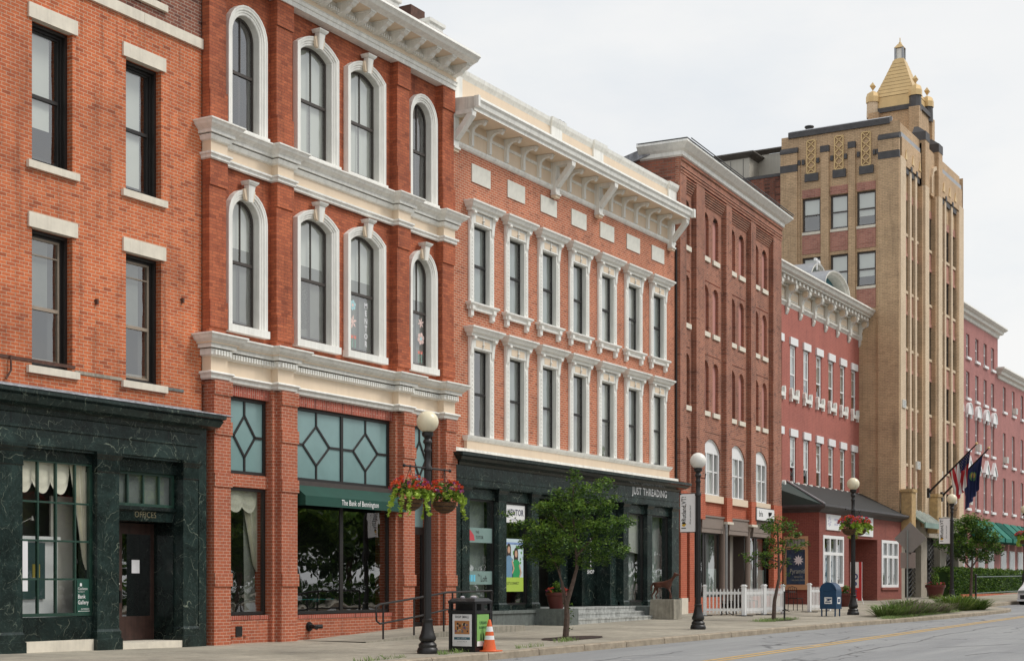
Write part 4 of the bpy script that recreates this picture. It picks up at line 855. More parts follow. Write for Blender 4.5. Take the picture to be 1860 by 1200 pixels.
# entrance: doors, steps, granite plinth
mb = MB()
for a, b in ((5.3, 6.9), (8.95, 9.9)): mb.box(a, b, -1.45, -1.38, .95, 3.2, M['black']); mb.box(a, b, -1.45, -1.36, 3.2, 4.2, M['marb2'])
d_ = mb.build('door', C); mb = MB(); mb.box(5.5, 6.7, -1.375, -1.37, 1.2, 3.1, M['glassd']); mb.box(9.05, 9.8, -1.375, -1.37, 1.2, 3.1, M['glassd']); mb.build('pane', C, d_)
mb = MB(); mb.box(.3, 4.6, -.3, .42, .2, .9, M['granite']); mb.box(3.9, 4.75, .0, 1.35, .2, .93, M['granite']); mb.box(10.0, 11.0, .0, 1.2, .2, .93, M['granite']); mb.box(4.6, 10.1, -1.5, .35, .3, .93, M['granite'])
mb.box(.3, 4.72, .42, .46, .82, .9, M['granite']); mb.box(11, 14.2, -.3, .3, .2, .9, M['granite']); mb.build('granite_plinth', C)
mb = MB()
for k, (w_, zt_) in enumerate(((.62, .935), (.94, .79), (1.26, .645))): mb.box(4.75, 10.0 - .25 * 0, -.3, w_, .3, zt_, M['step']); mb.box(4.75, 10.0, w_, w_ + .015, zt_ - .05, zt_ - .004, M['step'])
mb.build('steps', C)
# ================================================================ D  four storey weathered brick block, bricked-up arches
D = Fr(47.85, 21.6, 3.52)
D.thing('warehouse_building', 'four storey weathered brown brick building with bricked up arched windows and a white eave', 'building')
DL = 11.84; pw = .18
dp = [(0, .6), (1.62, 2.5), (4.86, 5.5), (7.8, 8.42), (10.72, DL)]
bays = [(.6, 1.62), (2.5, 4.86), (5.5, 7.8), (8.42, 10.72)]
rwD = [(13.5, 15.1), (10.78, 12.48), (7.9, 9.74)]
arD = []
for k, (a, b) in enumerate(bays):
    if k == 0: arD.append([(.78, 1.42)])
    else: w_ = .64; arD.append([(a + .26, a + .26 + w_), (a + 1.33, a + 1.33 + w_)])
ops = [(a, b, z0, z1, .13, .24) for L_ in arD for a, b in L_ for z0, z1 in rwD] + [(.78, 1.42, 5.0, 6.8, .13, .24)]
big = [(2.76, 4.7), (5.68, 7.58), (8.6, 10.5)]
opb = [(a, b, 4.87, 6.93, .25, .45) for a, b in big]
mb = MB(); wall(mb, 0, DL, 4.85, 15.35, ops + opb, M['brickD']); mb.poly([(0, 0, 15.35), (DL, 0, 15.35), (DL, 0, 16.4), (0, 0, 16.4)], M['brickD'])
wall(mb, 0, 1.9, .4, 4.85, [(.78, 1.42, 1.0, 4.6, .1, 0)], M['brickD2'])
mb.poly([(1.9, 0, 4.12), (DL, 0, 4.12), (DL, 0, 4.85), (1.9, 0, 4.85)], M['brickD2'])
for u in (0, DL): mb.poly([(u, 0, .3), (u, -17, .3), (u, -17, 12.2), (u, -1.2, 16.62), (u, 0, 16.75)], M['brickDw'])
mb.poly([(0, -17, .3), (DL, -17, .3), (DL, -17, 12.2), (0, -17, 12.2)], M['brickDw']); mb.build('wall', D)
mb = MB(); mb.poly([(-.12, .1, 16.78), (DL + .1, .1, 16.78), (DL + .1, -1.2, 16.74), (-.12, -1.2, 16.74)], M['slate']); mb.poly([(-.12, -1.2, 16.74), (DL + .1, -1.2, 16.74), (DL + .1, -17, 12.3), (-.12, -17, 12.3)], M['slate'])
mb.wz([(-.9, 16.8), (-17, 12.3), (-17, 12.0), (-.9, 16.5)], -.14, -.02, M['flash']); mb.build('roof', D)
for i, (a, b) in enumerate(dp):
    mb = MB(); zb = .3 if i in (0, 4) else 3.95
    mb.box(a, b, -.02, pw, 4.85, 15.35, M['brickD']); mb.box(a, b, -.02, pw + .02, zb, 4.85, M['brickD2'])
    if i in (0, 4): mb.box(a - .02, b + .02, 0, pw + .06, .3, 1.15, M['stone'])
    elif i > 1: mb.box(a - .03, b + .03, 0, pw + .06, 3.86, 3.95, M['stone'])
    mb.build('pilaster', D)
mb = MB()
for a, b in bays:                                  # stepped corbel courses closing each bay
    for k in range(6): mb.box(a, b, -.02, .03 * (k + 1), 15.32 + k * .075, 15.32 + k * .075 + .05, M['brickD']); mb.box(a, b, -.02, .03 * k + .012, 15.37 + k * .075, 15.395 + k * .075, M['brickDw'])
mb.box(0, DL, -.02, pw, 15.36, 15.80, M['brickD']) if False else None
mb.build('corbel_table', D)
mb = MB(); z = 15.8
for k, (dz, w_) in enumerate(((.07, .2), (.03, .17), (.07, .215), (.03, .18), (.07, .23), (.16, .2), (.06, .25), (.20, .22))): mb.box(0, DL, -.02, w_, z, z + dz, M['brickD']); z += dz
for a, b in dp: mb.box(a, b, -.02, .18, 15.35, 15.8, M['brickD'])
mb.build('brick_frieze', D)
mb = MB(); mb.sweep([(0, -1.3), (0, .2), (DL, .2), (DL, -1.2)], [(-.2, 16.86), (.36, 16.82), (.38, 16.74), (.32, 16.68), (.2, 16.56), (.1, 16.5), (.08, 16.38), (0, 16.34)], M['white']); mb.build('eave', D)
mb = MB(); mb.sweep([(0, -1.3), (0, .2), (DL, .2), (DL, -1.2)], [(-.25, 16.9), (.37, 16.86), (.37, 16.83)], M['slate']); mb.tube([(-.1, .62, 16.88), (DL + .3, .62, 16.88)], .02, M['iron'], 5); mb.build('gutter', D)
def infill(W_, H, rise):
    m = MB(); m.poly([(a, -.11, b) for a, b in ring(W_, H, rise)], M['infill']); return m.mesh('bricked_window')
def dsill():
    m = MB(); m.box(-.36, .36, -.1, .06, -.17, 0, M['stone']); return m.mesh('sill')
for k, L_ in enumerate(arD):
    for a, b in L_:
        for z0, z1 in rwD + ([(5.0, 6.8)] if k == 0 else []):
            H = z1 - z0; key = ('inf', round(H, 2), k == 0)
            def mk(H=H, k=k):
                m = MB(); m.poly([(x, -.11, y) for x, y in ring(.64, H, .24)], M['brickD'] if k == 0 else M['infill']); return m.mesh('bricked_window')
            w = put('bricked_window', shared(key, mk), D.root, ((a + b) / 2, 0, z0 - D.z0))
            if z0 > 5.5: put('sill', shared('dsill', dsill), w)
mb = MB()
for k, (a, b) in enumerate(bays):                  # dark strips along two edges mark the sunk panels under the windows
    for z0, z1 in ((12.62, 13.2), (9.95, 10.5), (7.15, 7.6)):
        x0, x1 = (a + .2, b - .2); t = .05
        for q in ((x0, x1, z0, z0 + .02), (x0, x0 + .02, z0, z1)): mb.box(q[0], q[1], -.01, .014, q[2], q[3], M['brickDw'])
mb.build('sunk_panel', D)
backing(D, .1, DL - .1, 4.8, 15, -1.1)
random.seed(9)
for k, (a, b) in enumerate(big):
    W_ = b - a; H = 2.06; c = (a + b) / 2
    m = MB(); fw = .09
    def f(m=None):
        m = MB(); r = arc(-W_ / 2, W_ / 2, H - .45, .45, 14); m.uz([(-W_ / 2, H - .52)] + r + [(W_ / 2, H - .52)], -.16, -.08, M['wht'])
        m.sweep(ring(W_, H, .45), [(0, -.25), (0, -.05), (-.05, -.05), (-.05, -.25)], M['wht'], plan=False, closed=True)
        for x, t in ((-W_ / 2 + .04, .09), (-W_ * .2, .1), (W_ * .2, .1), (W_ / 2 - .04, .09)): m.box(x - t / 2, x + t / 2, -.16, -.07, 0, H - .5, M['wht'])
        m.box(-W_ / 2, W_ / 2, -.16, -.07, 0, .07, M['wht']); 
        for x0, x1 in ((-W_ / 2, -W_ * .2), (-W_ * .2, W_ * .2), (W_ * .2, W_ / 2)): m.box(x0, x1, -.17, -.1, H * .42, H * .42 + .05, M['wht'])
        return m.mesh('arched_window')
    w = put('arched_window', shared(('big', round(W_, 2)), f), D.root, (c, 0, 4.87 - D.z0), label='arched white triple window')
    m = MB(); m.poly([(-W_ / 2, -.14, 0), (W_ / 2, -.14, 0), (W_ / 2, -.14, H - .5), (-W_ / 2, -.14, H - .5)], M['glass']); put('pane', m.mesh('pane'), w)
    m = MB()
    for x0, x1 in ((-.45, -.2), (-.2, .2), (.2, .34)):
        z0 = 0 if (k != 1 or x0 != -.2) else H * .45; z0 = H * .4 if (k == 2 and abs(x0) > .25) else z0
        m.poly([(W_ * x0, -.26, z0), (W_ * x1, -.26, z0), (W_ * x1, -.26, H - .5), (W_ * x0, -.26, H - .5)], M['blind'])
    put('blind', m.mesh('blind'), w); m = MB(); m.box(-W_ / 2 - .1, W_ / 2 + .1, -.2, .1, -.26, 0, M['cream']); put('sill', m.mesh('sill'), w)
# shopfront
br = flat('brownlintel', (.24, .19, .16, 1)); brd = flat('frontdark', (.05, .035, .03, 1)); post = flat('postbrown', (.25, .19, .16, 1))
mb = MB()
for a, b in bays[1:]: mb.box(a, b, -.3, .08, 3.66, 4.12, br); mb.box(a, b, -.3, .12, 4.06, 4.12, br); mb.box(a, b, -.5, .06, 3.5, 3.66, br)
mb.build('lintel', D)
for u in (4.95, 7.95): mb = MB(); mb.lathe([(.16, .0), (.16, .1), (.12, .14), (.11, 2.7), (.15, 2.78), (.15, 2.9)], post, (u + .1, -.05, .95), 14); mb.build('column', D, smooth=True)
mb = MB(); mb.tube([(4.72, .22, .9), (4.72, .22, 3.85)], .05, flat('pipegrey', (.3, .3, .3, 1), .4)); mb.build('drainpipe', D)
mb = MB(); mb.box(2.3, 4.85, -.35, .03, .3, 1.15, M['brickD2']); mb.box(8.4, 10.75, -.35, .03, .3, 1.15, M['brickD2']); mb.build('shopfront_base', D)
for a, b, m_ in ((2.5, 4.86, [3.2, 3.42]), (8.42, 10.72, [9.2, 9.42])):
    w = shopwin(D, a, b, 1.15, 3.5, -.15, 'black', m_, [], .05, .16, glass_='glass')
    mb = MB(); mb.poly([(a, -.3, 1.2), (b, -.3, 1.2), (b, -.3, 3.5), (a, -.3, 3.5)], M['frostd']); mb.box(a + .1, b - .1, -.2, -.19, 1.2, 2.2, flat('frostband', (.38, .46, .44, 1))); mb.build('curtain', D, w)
mb = MB(); gr_ = flat('greydoor', (.46, .43, .38, 1)); mb.poly([(4.86, -.55, .9), (7.8, -.55, .9), (7.8, -.55, 3.6), (4.86, -.55, 3.6)], gr_)
for u in (4.86, 7.8): mb.poly([(u, -.9, .9), (u, -.1, .9), (u, -.1, 3.6), (u, -.9, 3.6)], brd)
mb.box(7.1, 7.3, -.55, -.5, .9, 3.5, brd); mb.build('recessed_entrance', D)
mb = MB(); mb.box(5.75, 6.45, -.5, -.45, 2.35, 3.05, M['iron']); mb.tube([(6.1, -.47, 3.05), (6.0, -.47, 3.4), (6.3, -.47, 3.5)], .01, M['iron']); mb.build('menu_board', D)
mb = MB(); mb.box(8.35, 10.6, pw + .02, pw + .07, 4.16, 4.62, M['wht']); mb.box(8.3, 10.65, pw, pw + .04, 4.12, 4.66, brd); text(mb, 'brix', 8.6, 4.3, pw + .075, 0, .24, M['ink'], .9, align='LEFT')
mb.lathe([(.001, .0), (.1, .03), (.14, .1), (.15, .17)], M['ink'], (9.95, pw + .03, 4.33), 10); text(mb, 'bistro', 9.65, 4.2, pw + .075, 0, .08, M['ink'], 1., align='LEFT'); mb.build('shop_sign', D)
mb = MB(); mb.tube([(-.05, .05, 5.1), (-.05, .05, 13.2)], .03, M['iron'], 6); mb.build('downpipe', D)

# ================================================================ E  pink-red building with ornate cornice
E = Fr(59.7, 23.45, .88)
E.thing('ornate_building', 'pink red brick building with a heavy white bracketed cornice and two arched dormers', 'building')
EL = 15.94; ec = [14.3 - 1.83 * k for k in range(8)][::-1]
mb = MB(); rE = [(10.05, 12.3), (5.9, 8.22)]; wall(mb, 0, EL, .5, 14.0, [(c - .39, c + .39, a, b, .15, 0) for c in ec for a, b in rE], M['brickE']); shell(mb, 0, EL, .5, 14.9, 15, M['brickE'], M['slate']); mb.poly([(0, 0, 14), (EL, 0, 14), (EL, 0, 14.9), (0, 0, 14.9)], M['cream']); mb.build('wall', E)
backing(E, .1, EL - .1, 5.2, 13, -1.)
def esill():
    m = MB(); m.box(-.48, .48, -.1, .14, -.17, 0, M['white'])
    for s in (-1, 1):
        m.uz([(s * .34, 0), (s * .34, .2), (s * .38, .27), (s * .44, .3), (s * .50, .26), (s * .52, .18), (s * .52, 0)], .0, .14, M['white']); m.box(min(s * .36, s * .5), max(s * .36, s * .5), 0, .12, -.3, -.17, M['white'])
    return m.mesh('sill')
def elint():
    m = MB(); m.box(-.5, .5, -.1, .08, 0, .33, M['wht']); return m.mesh('lintel')
for a, b in rE:
    for i, c in enumerate(ec):
        w = window(E, c, a, .78, b - a, rec=-.05, fw=.12, mat='wht', vm=0, rail=.42, blinds=((0, 1, .42, 1),) if i % 3 else ((0, 1, .30, 1),), hm=(.78,))
        put('lintel', shared('elint', elint), w, (0, 0, b - a)); put('sill', shared('esill', esill), w)
mb = MB(); ep = [(.0, 0), (EL, 0), (EL, -.8)]
mb.sweep(ep, [(0, 14.16), (.1, 14.14), (.1, 14.06), (.05, 14.0), (0, 13.92)], M['offwhite'])
mb.sweep(ep, [(-.5, 15.42), (.85, 15.38), (.87, 15.3), (.8, 15.24), (.74, 15.12), (.62, 15.06), (.62, 15.0), (.2, 14.98), (.15, 14.9), (.05, 14.86)], M['offwhite'])
mb.build('cornice', E)
mb = MB()
for k in range(30): u = .3 + k * (EL - .4) / 30; mb.box(u, u + .22, .15, .55, 14.82, 14.98, M['offwhite'])
for k in range(64): u = .1 + k * (EL - .2) / 64; mb.box(u, u + .11, .05, .18, 14.72, 14.80, M['offwhite'])
mb.build('dentil_course', E)
mb = MB()
for k in range(8): u = ec[0] - .9 + 1.83 * k; mb.box(u + .35, u + 1.5, 0, .03, 14.22, 14.62, M['offwhite']); mb.box(u + .45, u + 1.4, .03, .05, 14.28, 14.56, M['cream'])
mb.build('frieze_panel', E)
def econs():
    m = MB(); pts = [(0, 0), (.45, 0), (.5, -.08), (.5, -.2), (.44, -.3), (.32, -.34), (.2, -.42), (.14, -.6), (.16, -.75), (.14, -.95), (.08, -1.02), (.1, -1.1), (.05, -1.22), (0, -1.3)]
    m.wz(pts, -.14, .14, M['offwhite']); 
    for s in (-1, 1): m.prism([(math.cos(t_ * PI / 5) * .15 + .3, math.sin(t_ * PI / 5) * .15 - .17) for t_ in range(10)], lambda a, b: (s * .14, a, b), lambda a, b: (s * .17, a * .9 + .03, b * .9 - .02), M['cream'])
    return m.mesh('console_bracket')
for k in range(9):
    u = 15.2 - 1.83 * k
    if u > 0: put('console_bracket', shared('econs', econs), E.root, (u, .02, 14.86 - E.z0))
for (px_, py_, wd_, hw_) in ((1487, 478, -.9, 1.5), (1520, 493, .7, 1.75)):
    c, zp = E.UZ(px_, py_, wd_); h = hw_
    path = [(c - h * math.cos(PI * i / 20), 15.3 + (zp - 15.5) * math.sin(PI * i / 20)) for i in range(21)]
    mb = MB(); mb.sweep(path, [(0, wd_ - 1.6), (0, wd_ - .1), (.06, wd_ - .06), (.1, wd_ + .05), (.16, wd_ + .07), (.18, wd_ + .03), (.18, wd_ - 1.6)], M['offwhite'], plan=False); d = mb.build('arched_dormer', E)
    mb = MB(); mb.poly([(a, wd_ - .55, b) for a, b in path], flat('tealpanel', (.03, .14, .18, 1))); mb.build('panel', E, d)
    mb = MB(); mb.sweep(path, [(.182, wd_ + .05), (.21, wd_ + .05), (.21, wd_ - 1.7)], M['metalp'], plan=False); mb.build('roof', E, d)
mb = MB(); u_, w_ = E.U(1484, .3), .3; z_ = 16.5; mb.tube([(u_, w_, z_ - .4), (u_, w_, z_)], .03, M['wht']); mb.box(u_ - .3, u_ - .05, w_ - .05, w_ + .05, z_ - .02, z_ + .1, M['wht']); mb.box(u_ + .08, u_ + .35, w_ - .05, w_ + .05, z_ - .06, z_ + .06, M['wht']); mb.build('security_camera', E)

# ================================================================ one storey annex
X = Fr(62.5, 21.5)
X.thing('shop_annex', 'single storey dull red brick shop with a black hipped roof and white windows', 'building')
XL = 12.35; wy = -2.2
mb = MB(); wall(mb, 0, XL, .5, 4.95, [(.5, 3.2, 1.55, 3.7, .12, 0), (4.0, 8.3, .5, 3.72, 1.5, 0), (9.0, 11.7, 1.5, 3.7, .12, 0)], M['brickAn'])
mb.poly([(0, 0, .5), (0, wy, .5), (0, wy, 4.9), (0, 0, 4.9)], M['brickAn']); mb.box(.45, 3.3, -.05, .08, 1.38, 1.5, M['brickAn']); mb.box(8.9, 11.8, -.05, .08, 1.35, 1.47, M['brickAn']); mb.poly([(XL, 0, .5), (XL, wy, .5), (XL, wy, 4.9), (XL, 0, 4.9)], M['brickAn']); mb.build('wall', X)
backing(X, .1, 3.9, .6, 4.8, -1.6); mb = MB(); mb.poly([(4, -1.5, .6), (8.3, -1.5, .6), (8.3, -1.5, 3.7), (4, -1.5, 3.7)], M['dark']); mb.poly([(8.4, -1.6, .6), (12.3, -1.6, .6), (12.3, -1.6, 4.8), (8.4, -1.6, 4.8)], M['dark']); mb.build('interior', X)
mb = MB(); rf = flat('blackroof', (.022, .024, .024, 1), .7); tl = flat('verdigris', (.03, .055, .05, 1), .5); e = .35
mb.poly([(-e, e, 4.98), (XL, e, 4.98), (XL, -2.1, 6.2), (1.6, -2.1, 6.2)], rf); mb.poly([(-e, e, 4.98), (1.6, -2.1, 6.2), (-e, -2.6, 6.05), (-e, -2.6, 4.98)], tl)
mb.sweep([(-e, -2.6), (-e, e), (XL, e)], [(0, 5.0), (.06, 5.02), (.07, 4.94), (.0, 4.86)], M['slate']); mb.sweep([(0, -2.6), (0, 0), (XL, 0)], [(.3, 4.87), (.12, 4.8), (.04, 4.72), (0, 4.7)], M['slate'])
mb.tube([(-e, e + .02, 5.03), (1.6, -2.1, 6.23)], .05, M['metalp'], 6); mb.build('roof', X)
def xwin(u0, u1, z0, z1, w=-.05):
    q = (u1 - u0) / 3; mb = MB(); m = M['wht']; t = .13; zt = z1 - .75
    mb.sweep([(u0, z0), (u0, z1), (u1, z1), (u1, z0)], [(.04, w - .1), (.04, .03), (-.1, .03), (-.1, w - .1)], m, plan=False, closed=True)
    for k in (1, 2): mb.box(u0 + q * k - t / 2, u0 + q * k + t / 2, w - .05, .02, z0, z1, m)
    mb.box(u0, u1, w - .05, .025, zt - t / 2, zt + t / 2, m); o = mb.build('window', X)
    mb = MB(); mb.poly([(u0, w, z0), (u1, w, z0), (u1, w, z1), (u0, w, z1)], M['glass']); mb.build('pane', X, o); return o
w1 = xwin(.5, 3.2, 1.55, 3.7); w2 = xwin(9.0, 11.7, 1.5, 3.7)
mb = MB(); mb.poly([(.5, -.3, 1.55), (1.35, -.3, 1.55), (1.35, -.3, 3.7), (.5, -.3, 3.7)], M['frostd']); mb.poly([(2.35, -.3, 1.55), (3.2, -.3, 1.55), (3.2, -.3, 3.7), (2.35, -.3, 3.7)], M['frostd']); mb.poly([(1.35, -.2, 1.55), (2.35, -.2, 1.55), (2.35, -.2, 2.9), (1.35, -.2, 2.9)], flat('posterblue', (.14, .3, .42, 1))); mb.poly([(1.6, -.19, 1.6), (2.0, -.19, 1.6), (1.95, -.19, 2.3), (1.75, -.19, 2.5), (1.6, -.19, 2.2)], flat('posterdk', (.3, .4, .5, 1))); mb.build('poster', X, w1)
mb = MB(); mb.poly([(9.1, -.3, 1.5), (11.6, -.3, 1.5), (11.6, -.3, 3.7), (9.1, -.3, 3.7)], M['frostd']); mb.build('curtain', X, w2)
mb = MB(); a, b = 4.0, 6.6; mb.sweep([(a, .6), (a, 3.66), (b, 3.66), (b, .6)], [(0, -1.48), (0, -1.38), (-.14, -1.38), (-.14, -1.48)], M['wht'], plan=False); mb.box(a, b, -1.46, -1.39, 2.85, 2.97, M['wht']); mb.box(b, 8.3, -1.49, -1.2, .5, 3.7, M['brickAn']); d = mb.build('door', X)
mb = MB(); mb.poly([(a, -1.42, .6), (b, -1.42, .6), (b, -1.42, 3.66), (a, -1.42, 3.66)], M['glassd']); mb.build('pane', X, d)
# side window with painted film, on the wall facing down the street
XW = Fr(62.5, 21.5, -90); XW.z0 = X.z0; XW.root = X.root
def side_part(mb, name, parent=None):
    me = mb.mesh(name, X.z0); o = bpy.data.objects.new(name, me); COL.objects.link(o); o.parent = parent or X.root
    if not parent: o.rotation_euler = (0, 0, R(-90))
    return o
ua, ub = XW.U(1424), XW.U(1468); za, zb = XW.Z(1468, 1066), XW.Z(1468, 973)
pe = flat('peachframe', (.6, .36, .2, 1))
mb = MB(); mb.sweep([(ua, za), (ua, zb), (ub, zb), (ub, za)], [(.0, -.02), (0, .06), (-.12, .06), (-.12, -.02)], pe, plan=False, closed=True); mb.box(ua, ub, 0, .05, za + (zb - za) * .74, za + (zb - za) * .8, pe); mb.box(ua - .05, ub + .05, 0, .12, za - .1, za, pe); w = side_part(mb, 'window')
mb = MB(); fb_ = plain('blue mountain film', (.03, .07, .13, 1), .4, .7, 2.5, dirt=(.12, .2, .28, 1)); M['mtn'] = fb_
mb.box(ua + .1, ub - .1, .01, .025, za + .1, za + (zb - za) * .76, fb_); mb.box(ua + .1, ub - .1, .01, .02, za + (zb - za) * .78, zb - .1, M['frostd'])
for q in range(5): x = ua + .15 + q * (ub - ua - .3) / 5; mb.box(x, x + .015, .02, .028, za + (zb - za) * .78, zb - .1, M['ink'])
side_part(mb, 'pane', w)
mb = MB(); cx_, cz_ = (ua + ub) / 2 + .12, za + (zb - za) * .53; pts = []
for q in range(20): r = .24 if q % 2 == 0 else .13; pts.append((cx_ + r * math.sin(q * PI / 10), .03, cz_ + r * math.cos(q * PI / 10)))
mb.poly(pts, M['paper']); pal = flat('paleletter', (.45, .5, .42, 1)); text(mb, 'Pyramid', cx_ - .05, cz_ - .56, .032, 0, .2, pal, .72); text(mb, 'HOLISTIC', cx_, cz_ - .75, .032, 0, .07, pal, .9); text(mb, 'WELLNESS CENTER', cx_, cz_ - .88, .032, 0, .055, pal, .9); side_part(mb, 'lettering', w)
mb = MB(); mb.box(.85, 2.75, 0, .05, 3.98, 4.66, M['wht']); lv = flat('lavender', (.4, .38, .6, 1))
for q in range(8): a_ = q * PI / 4; mb.poly([(1.2 + .05 * math.cos(a_), .055, 4.35 + .05 * math.sin(a_)), (1.2 + .2 * math.cos(a_ - .3), .055, 4.35 + .2 * math.sin(a_ - .3)), (1.2 + .24 * math.cos(a_), .055, 4.35 + .24 * math.sin(a_))], lv)
text(mb, 'VERMONT', 2.1, 4.4, .056, 0, .1, lv, .9); text(mb, 'salt cave', 2.1, 4.2, .056, 0, .12, lv, .9); mb.build('shop_sign', X)
mb = MB(); mb.box(5.0, 7.5, 0, .05, 3.84, 4.76, M['wht']); gg = flat('signgreen2', (.05, .25, .12, 1)); nv = flat('signnavy', (.03, .05, .2, 1))
mb.sweep([(5.3, 4.3), (5.7, 4.55), (6.0, 4.4), (6.4, 4.62), (6.75, 4.42), (7.1, 4.55)], [(0, .056), (.03, .056)], gg, plan=False); text(mb, 'Pyramid', 6.3, 4.12, .057, 0, .24, nv, .85, bold=.01); text(mb, 'WELLNESS', 6.6, 3.92, .057, 0, .1, gg, 1.); mb.build('shop_sign', X)

# ================================================================ F  tan brick art deco tower
T = Fr(74.9, 21.6)
T.thing('deco_tower', 'tall tan brick art deco office tower with black stepped caps and a gilded pyramid spire', 'tower')
TL = 12.6; DW = 6.2; TOP = 24.75; tb, tbp = M['brickF'], M['brickF3']
Ux = lambda x, w=.0: T.U(x, w)
mb = MB(); mb.poly([(0, -.35, 3), (TL, -.35, 3), (TL, -.35, TOP - 1.2), (0, -.35, TOP - 1.2)], M['dark']); mb.poly([(TL, 0, .5), (TL, -DW, .5), (TL, -DW, TOP), (TL, 0, TOP)], tb); mb.poly([(0, -DW, .5), (TL, -DW, .5), (TL, -DW, TOP), (0, -DW, TOP)], tb); mb.box(.4, TL - .4, -DW, -.1, TOP - 2.0, TOP, tb); mb.build('core', T)
tc0, tc1 = 0, T.U(1645.5, .03); pa, pb = (T.U(1681, .2), T.U(1688, .2)), (T.U(1705, .2), T.U(1712, .2)); te = T.U(1742, .03)
bays_f = [(tc1, pa[0], 3), (pa[1], pb[0], 1), (pb[1], te, 3)]
zs = [(19.4, 21.1), (16.5, 18.25), (13.6, 15.3), (10.65, 12.4), (7.75, 9.5), (5.3, 6.6)]
for i, (a, b, w_) in enumerate(((0, tc1, .04), pa + (.2,), pb + (.2,), (te, TL, .04))):
    mb = MB(); mb.box(a, b, -.4, w_, 4.6, 23.0 if i in (0, 3) else 22.4, tbp)
    mb.build('pier', T)
    mb = MB()
    if i in (1, 2): mb.box(a - .22, a, -.3, .1, 4.6, 22.3, tb); mb.box(b, b + .22, -.3, .1, 4.6, 22.3, tb)
    elif i == 0: mb.box(b, b + .14, -.3, .0, 4.6, 22.6, tb)
    else: mb.box(a - .3, a, -.3, -.02, 4.6, 22.6, tb); mb.box(a - .14, a, -.3, .02, 4.6, 22.6, tb)
    mb.build('pier_step', T)
for a, b, n in bays_f:
    sw = (b - a) / n
    for k in range(n):
        u0, u1 = a + k * sw + (.2 if k else .2), a + (k + 1) * sw - (.2 if k < n - 1 else .2)
        if k: mb = MB(); mb.box(u0 - .36, u0 - .04, -.3, .0, 4.8, 22.6, tbp); mb.box(u0 - .4, u0, -.3, -.1, 4.8, 22.5, tb); mb.box(u0 - .32, u0 - .08, -.3, .06, 22.6, 22.85, M['slate']); mb.build('mullion', T)
        for r, (z0, z1) in enumerate(zs):
            zn = zs[r + 1][1] if r + 1 < len(zs) else 4.6
            key = ('twin', round(u1 - u0, 2), round(z1 - z0, 2)); W_ = u1 - u0; H = z1 - z0
            def mk():
                m = MB(); m.sweep(ring(W_, H, 0), [(0, -.3), (0, -.17), (-.04, -.17), (-.04, -.29)], M['dkbrown'], plan=False, closed=True); m.box(-W_ / 2, W_ / 2, -.29, -.18, H * .5 - .03, H * .5 + .03, M['dkbrown']); return m.mesh('window')
            w = put('window', shared(key, mk), T.root, ((u0 + u1) / 2, 0, z0 - T.z0)); put('pane', shared(key + ('p',), lambda: (lambda m: (m.poly([(-W_ / 2, -.22, 0), (W_ / 2, -.22, 0), (W_ / 2, -.22, H), (-W_ / 2, -.22, H)], M['glass']), m.mesh('pane'))[1])(MB())), w)
            sk_ = ('tsp', round(W_, 2), round(z0 - zn, 2))
            def ms():
                m = MB(); h = z0 - zn; m.box(-W_ / 2, W_ / 2, -.3, -.14, -h, -.14, M['brickFs']); m.box(-W_ / 2, W_ / 2, -.3, -.08, -.14, 0, tbp); m.box(-W_ / 2, W_ / 2, -.3, -.1, -h, -h + .16, M['brickFs']); return m.mesh('spandrel')
            put('spandrel', shared(sk_, ms), w)
        mb = MB(); mb.box(u0, u1, -.3, -.12, 21.1, 21.5, M['brickFs']); mb.box(u0, u1, -.3, -.15, 21.5, 22.4, tb); mb.box(u0, u1, -.3, -.04, 22.4, 22.68, M['slate']); mb.build('spandrel', T)
mb = MB()
for a, b in ((0.3, pa[0] - .2), (pb[1] + .2, 12.3)):
    mb.box(a, b, -.3, .02, 22.7, 24.0, tb); mb.box(a, b, -.7, -.02, 24.0, 24.25, M['metalp'])
    for k in range(3): c = a + .7 + k * 1.25; mb.uz([(c - .2, 23.0), (c, 23.5), (c + .2, 23.0)], .02, .06, M['gold'])
mb.build('parapet', T)
# side wall (faces down the street) on its own frame
TS = Fr(74.9, 21.6 + DW, -90); TS.z0 = T.z0
def tside(mb, name, parent=None, loc=None):
    me = mb if isinstance(mb, bpy.types.Mesh) else mb.mesh(name, T.z0)
    o = bpy.data.objects.new(name, me); COL.objects.link(o); o.parent = parent or T.root
    if not parent:
        o.rotation_euler = (0, 0, R(-90)); l = loc or (0, 0, 0); o.location = (0 - 0 + l[1] * -1, DW - l[0], l[2])
    return o
sb_ = [(1.13, 2.1), (2.62, 3.55), (4.0, 4.98)]
rs = [(19.7, 21.45), (16.65, 18.4)]
mb = MB(); ops = [(a, b, z0, z1, .18, 0) for a, b in sb_ for z0, z1 in rs]
wall(mb, 0, DW, .5, 22.9, ops, tb); mb.poly([(0, 0, 22.9), (DW, 0, 22.9), (DW, 0, TOP), (0, 0, TOP)], tb); tside(mb, 'side_wall')
mb = MB(); mb.poly([(.2, -.8, 10), (6, -.8, 10), (6, -.8, 22), (.2, -.8, 22)], M['dark']); tside(mb, 'interior')
mb = MB(); mb.box(0, .9, 0, .16, .5, 23.9, tb); mb.box(5.15, DW - .0, 0, .16, .5, 23.9, tb); mb.box(.9, 1.02, 0, .07, .5, 23.2, tb); mb.box(5.04, 5.15, 0, .07, .5, 23.2, tb); tside(mb, 'corner_pier')
for a, b in ((2.1, 2.62), (3.55, 4.0)):
    mb = MB(); mb.box(a + .05, b - .05, .0, .13, .5, 23.7, tb); mb.box(a + .03, b - .03, 0, .17, 23.68, 24.0, M['slate']); tside(mb, 'buttress')
mb = MB()
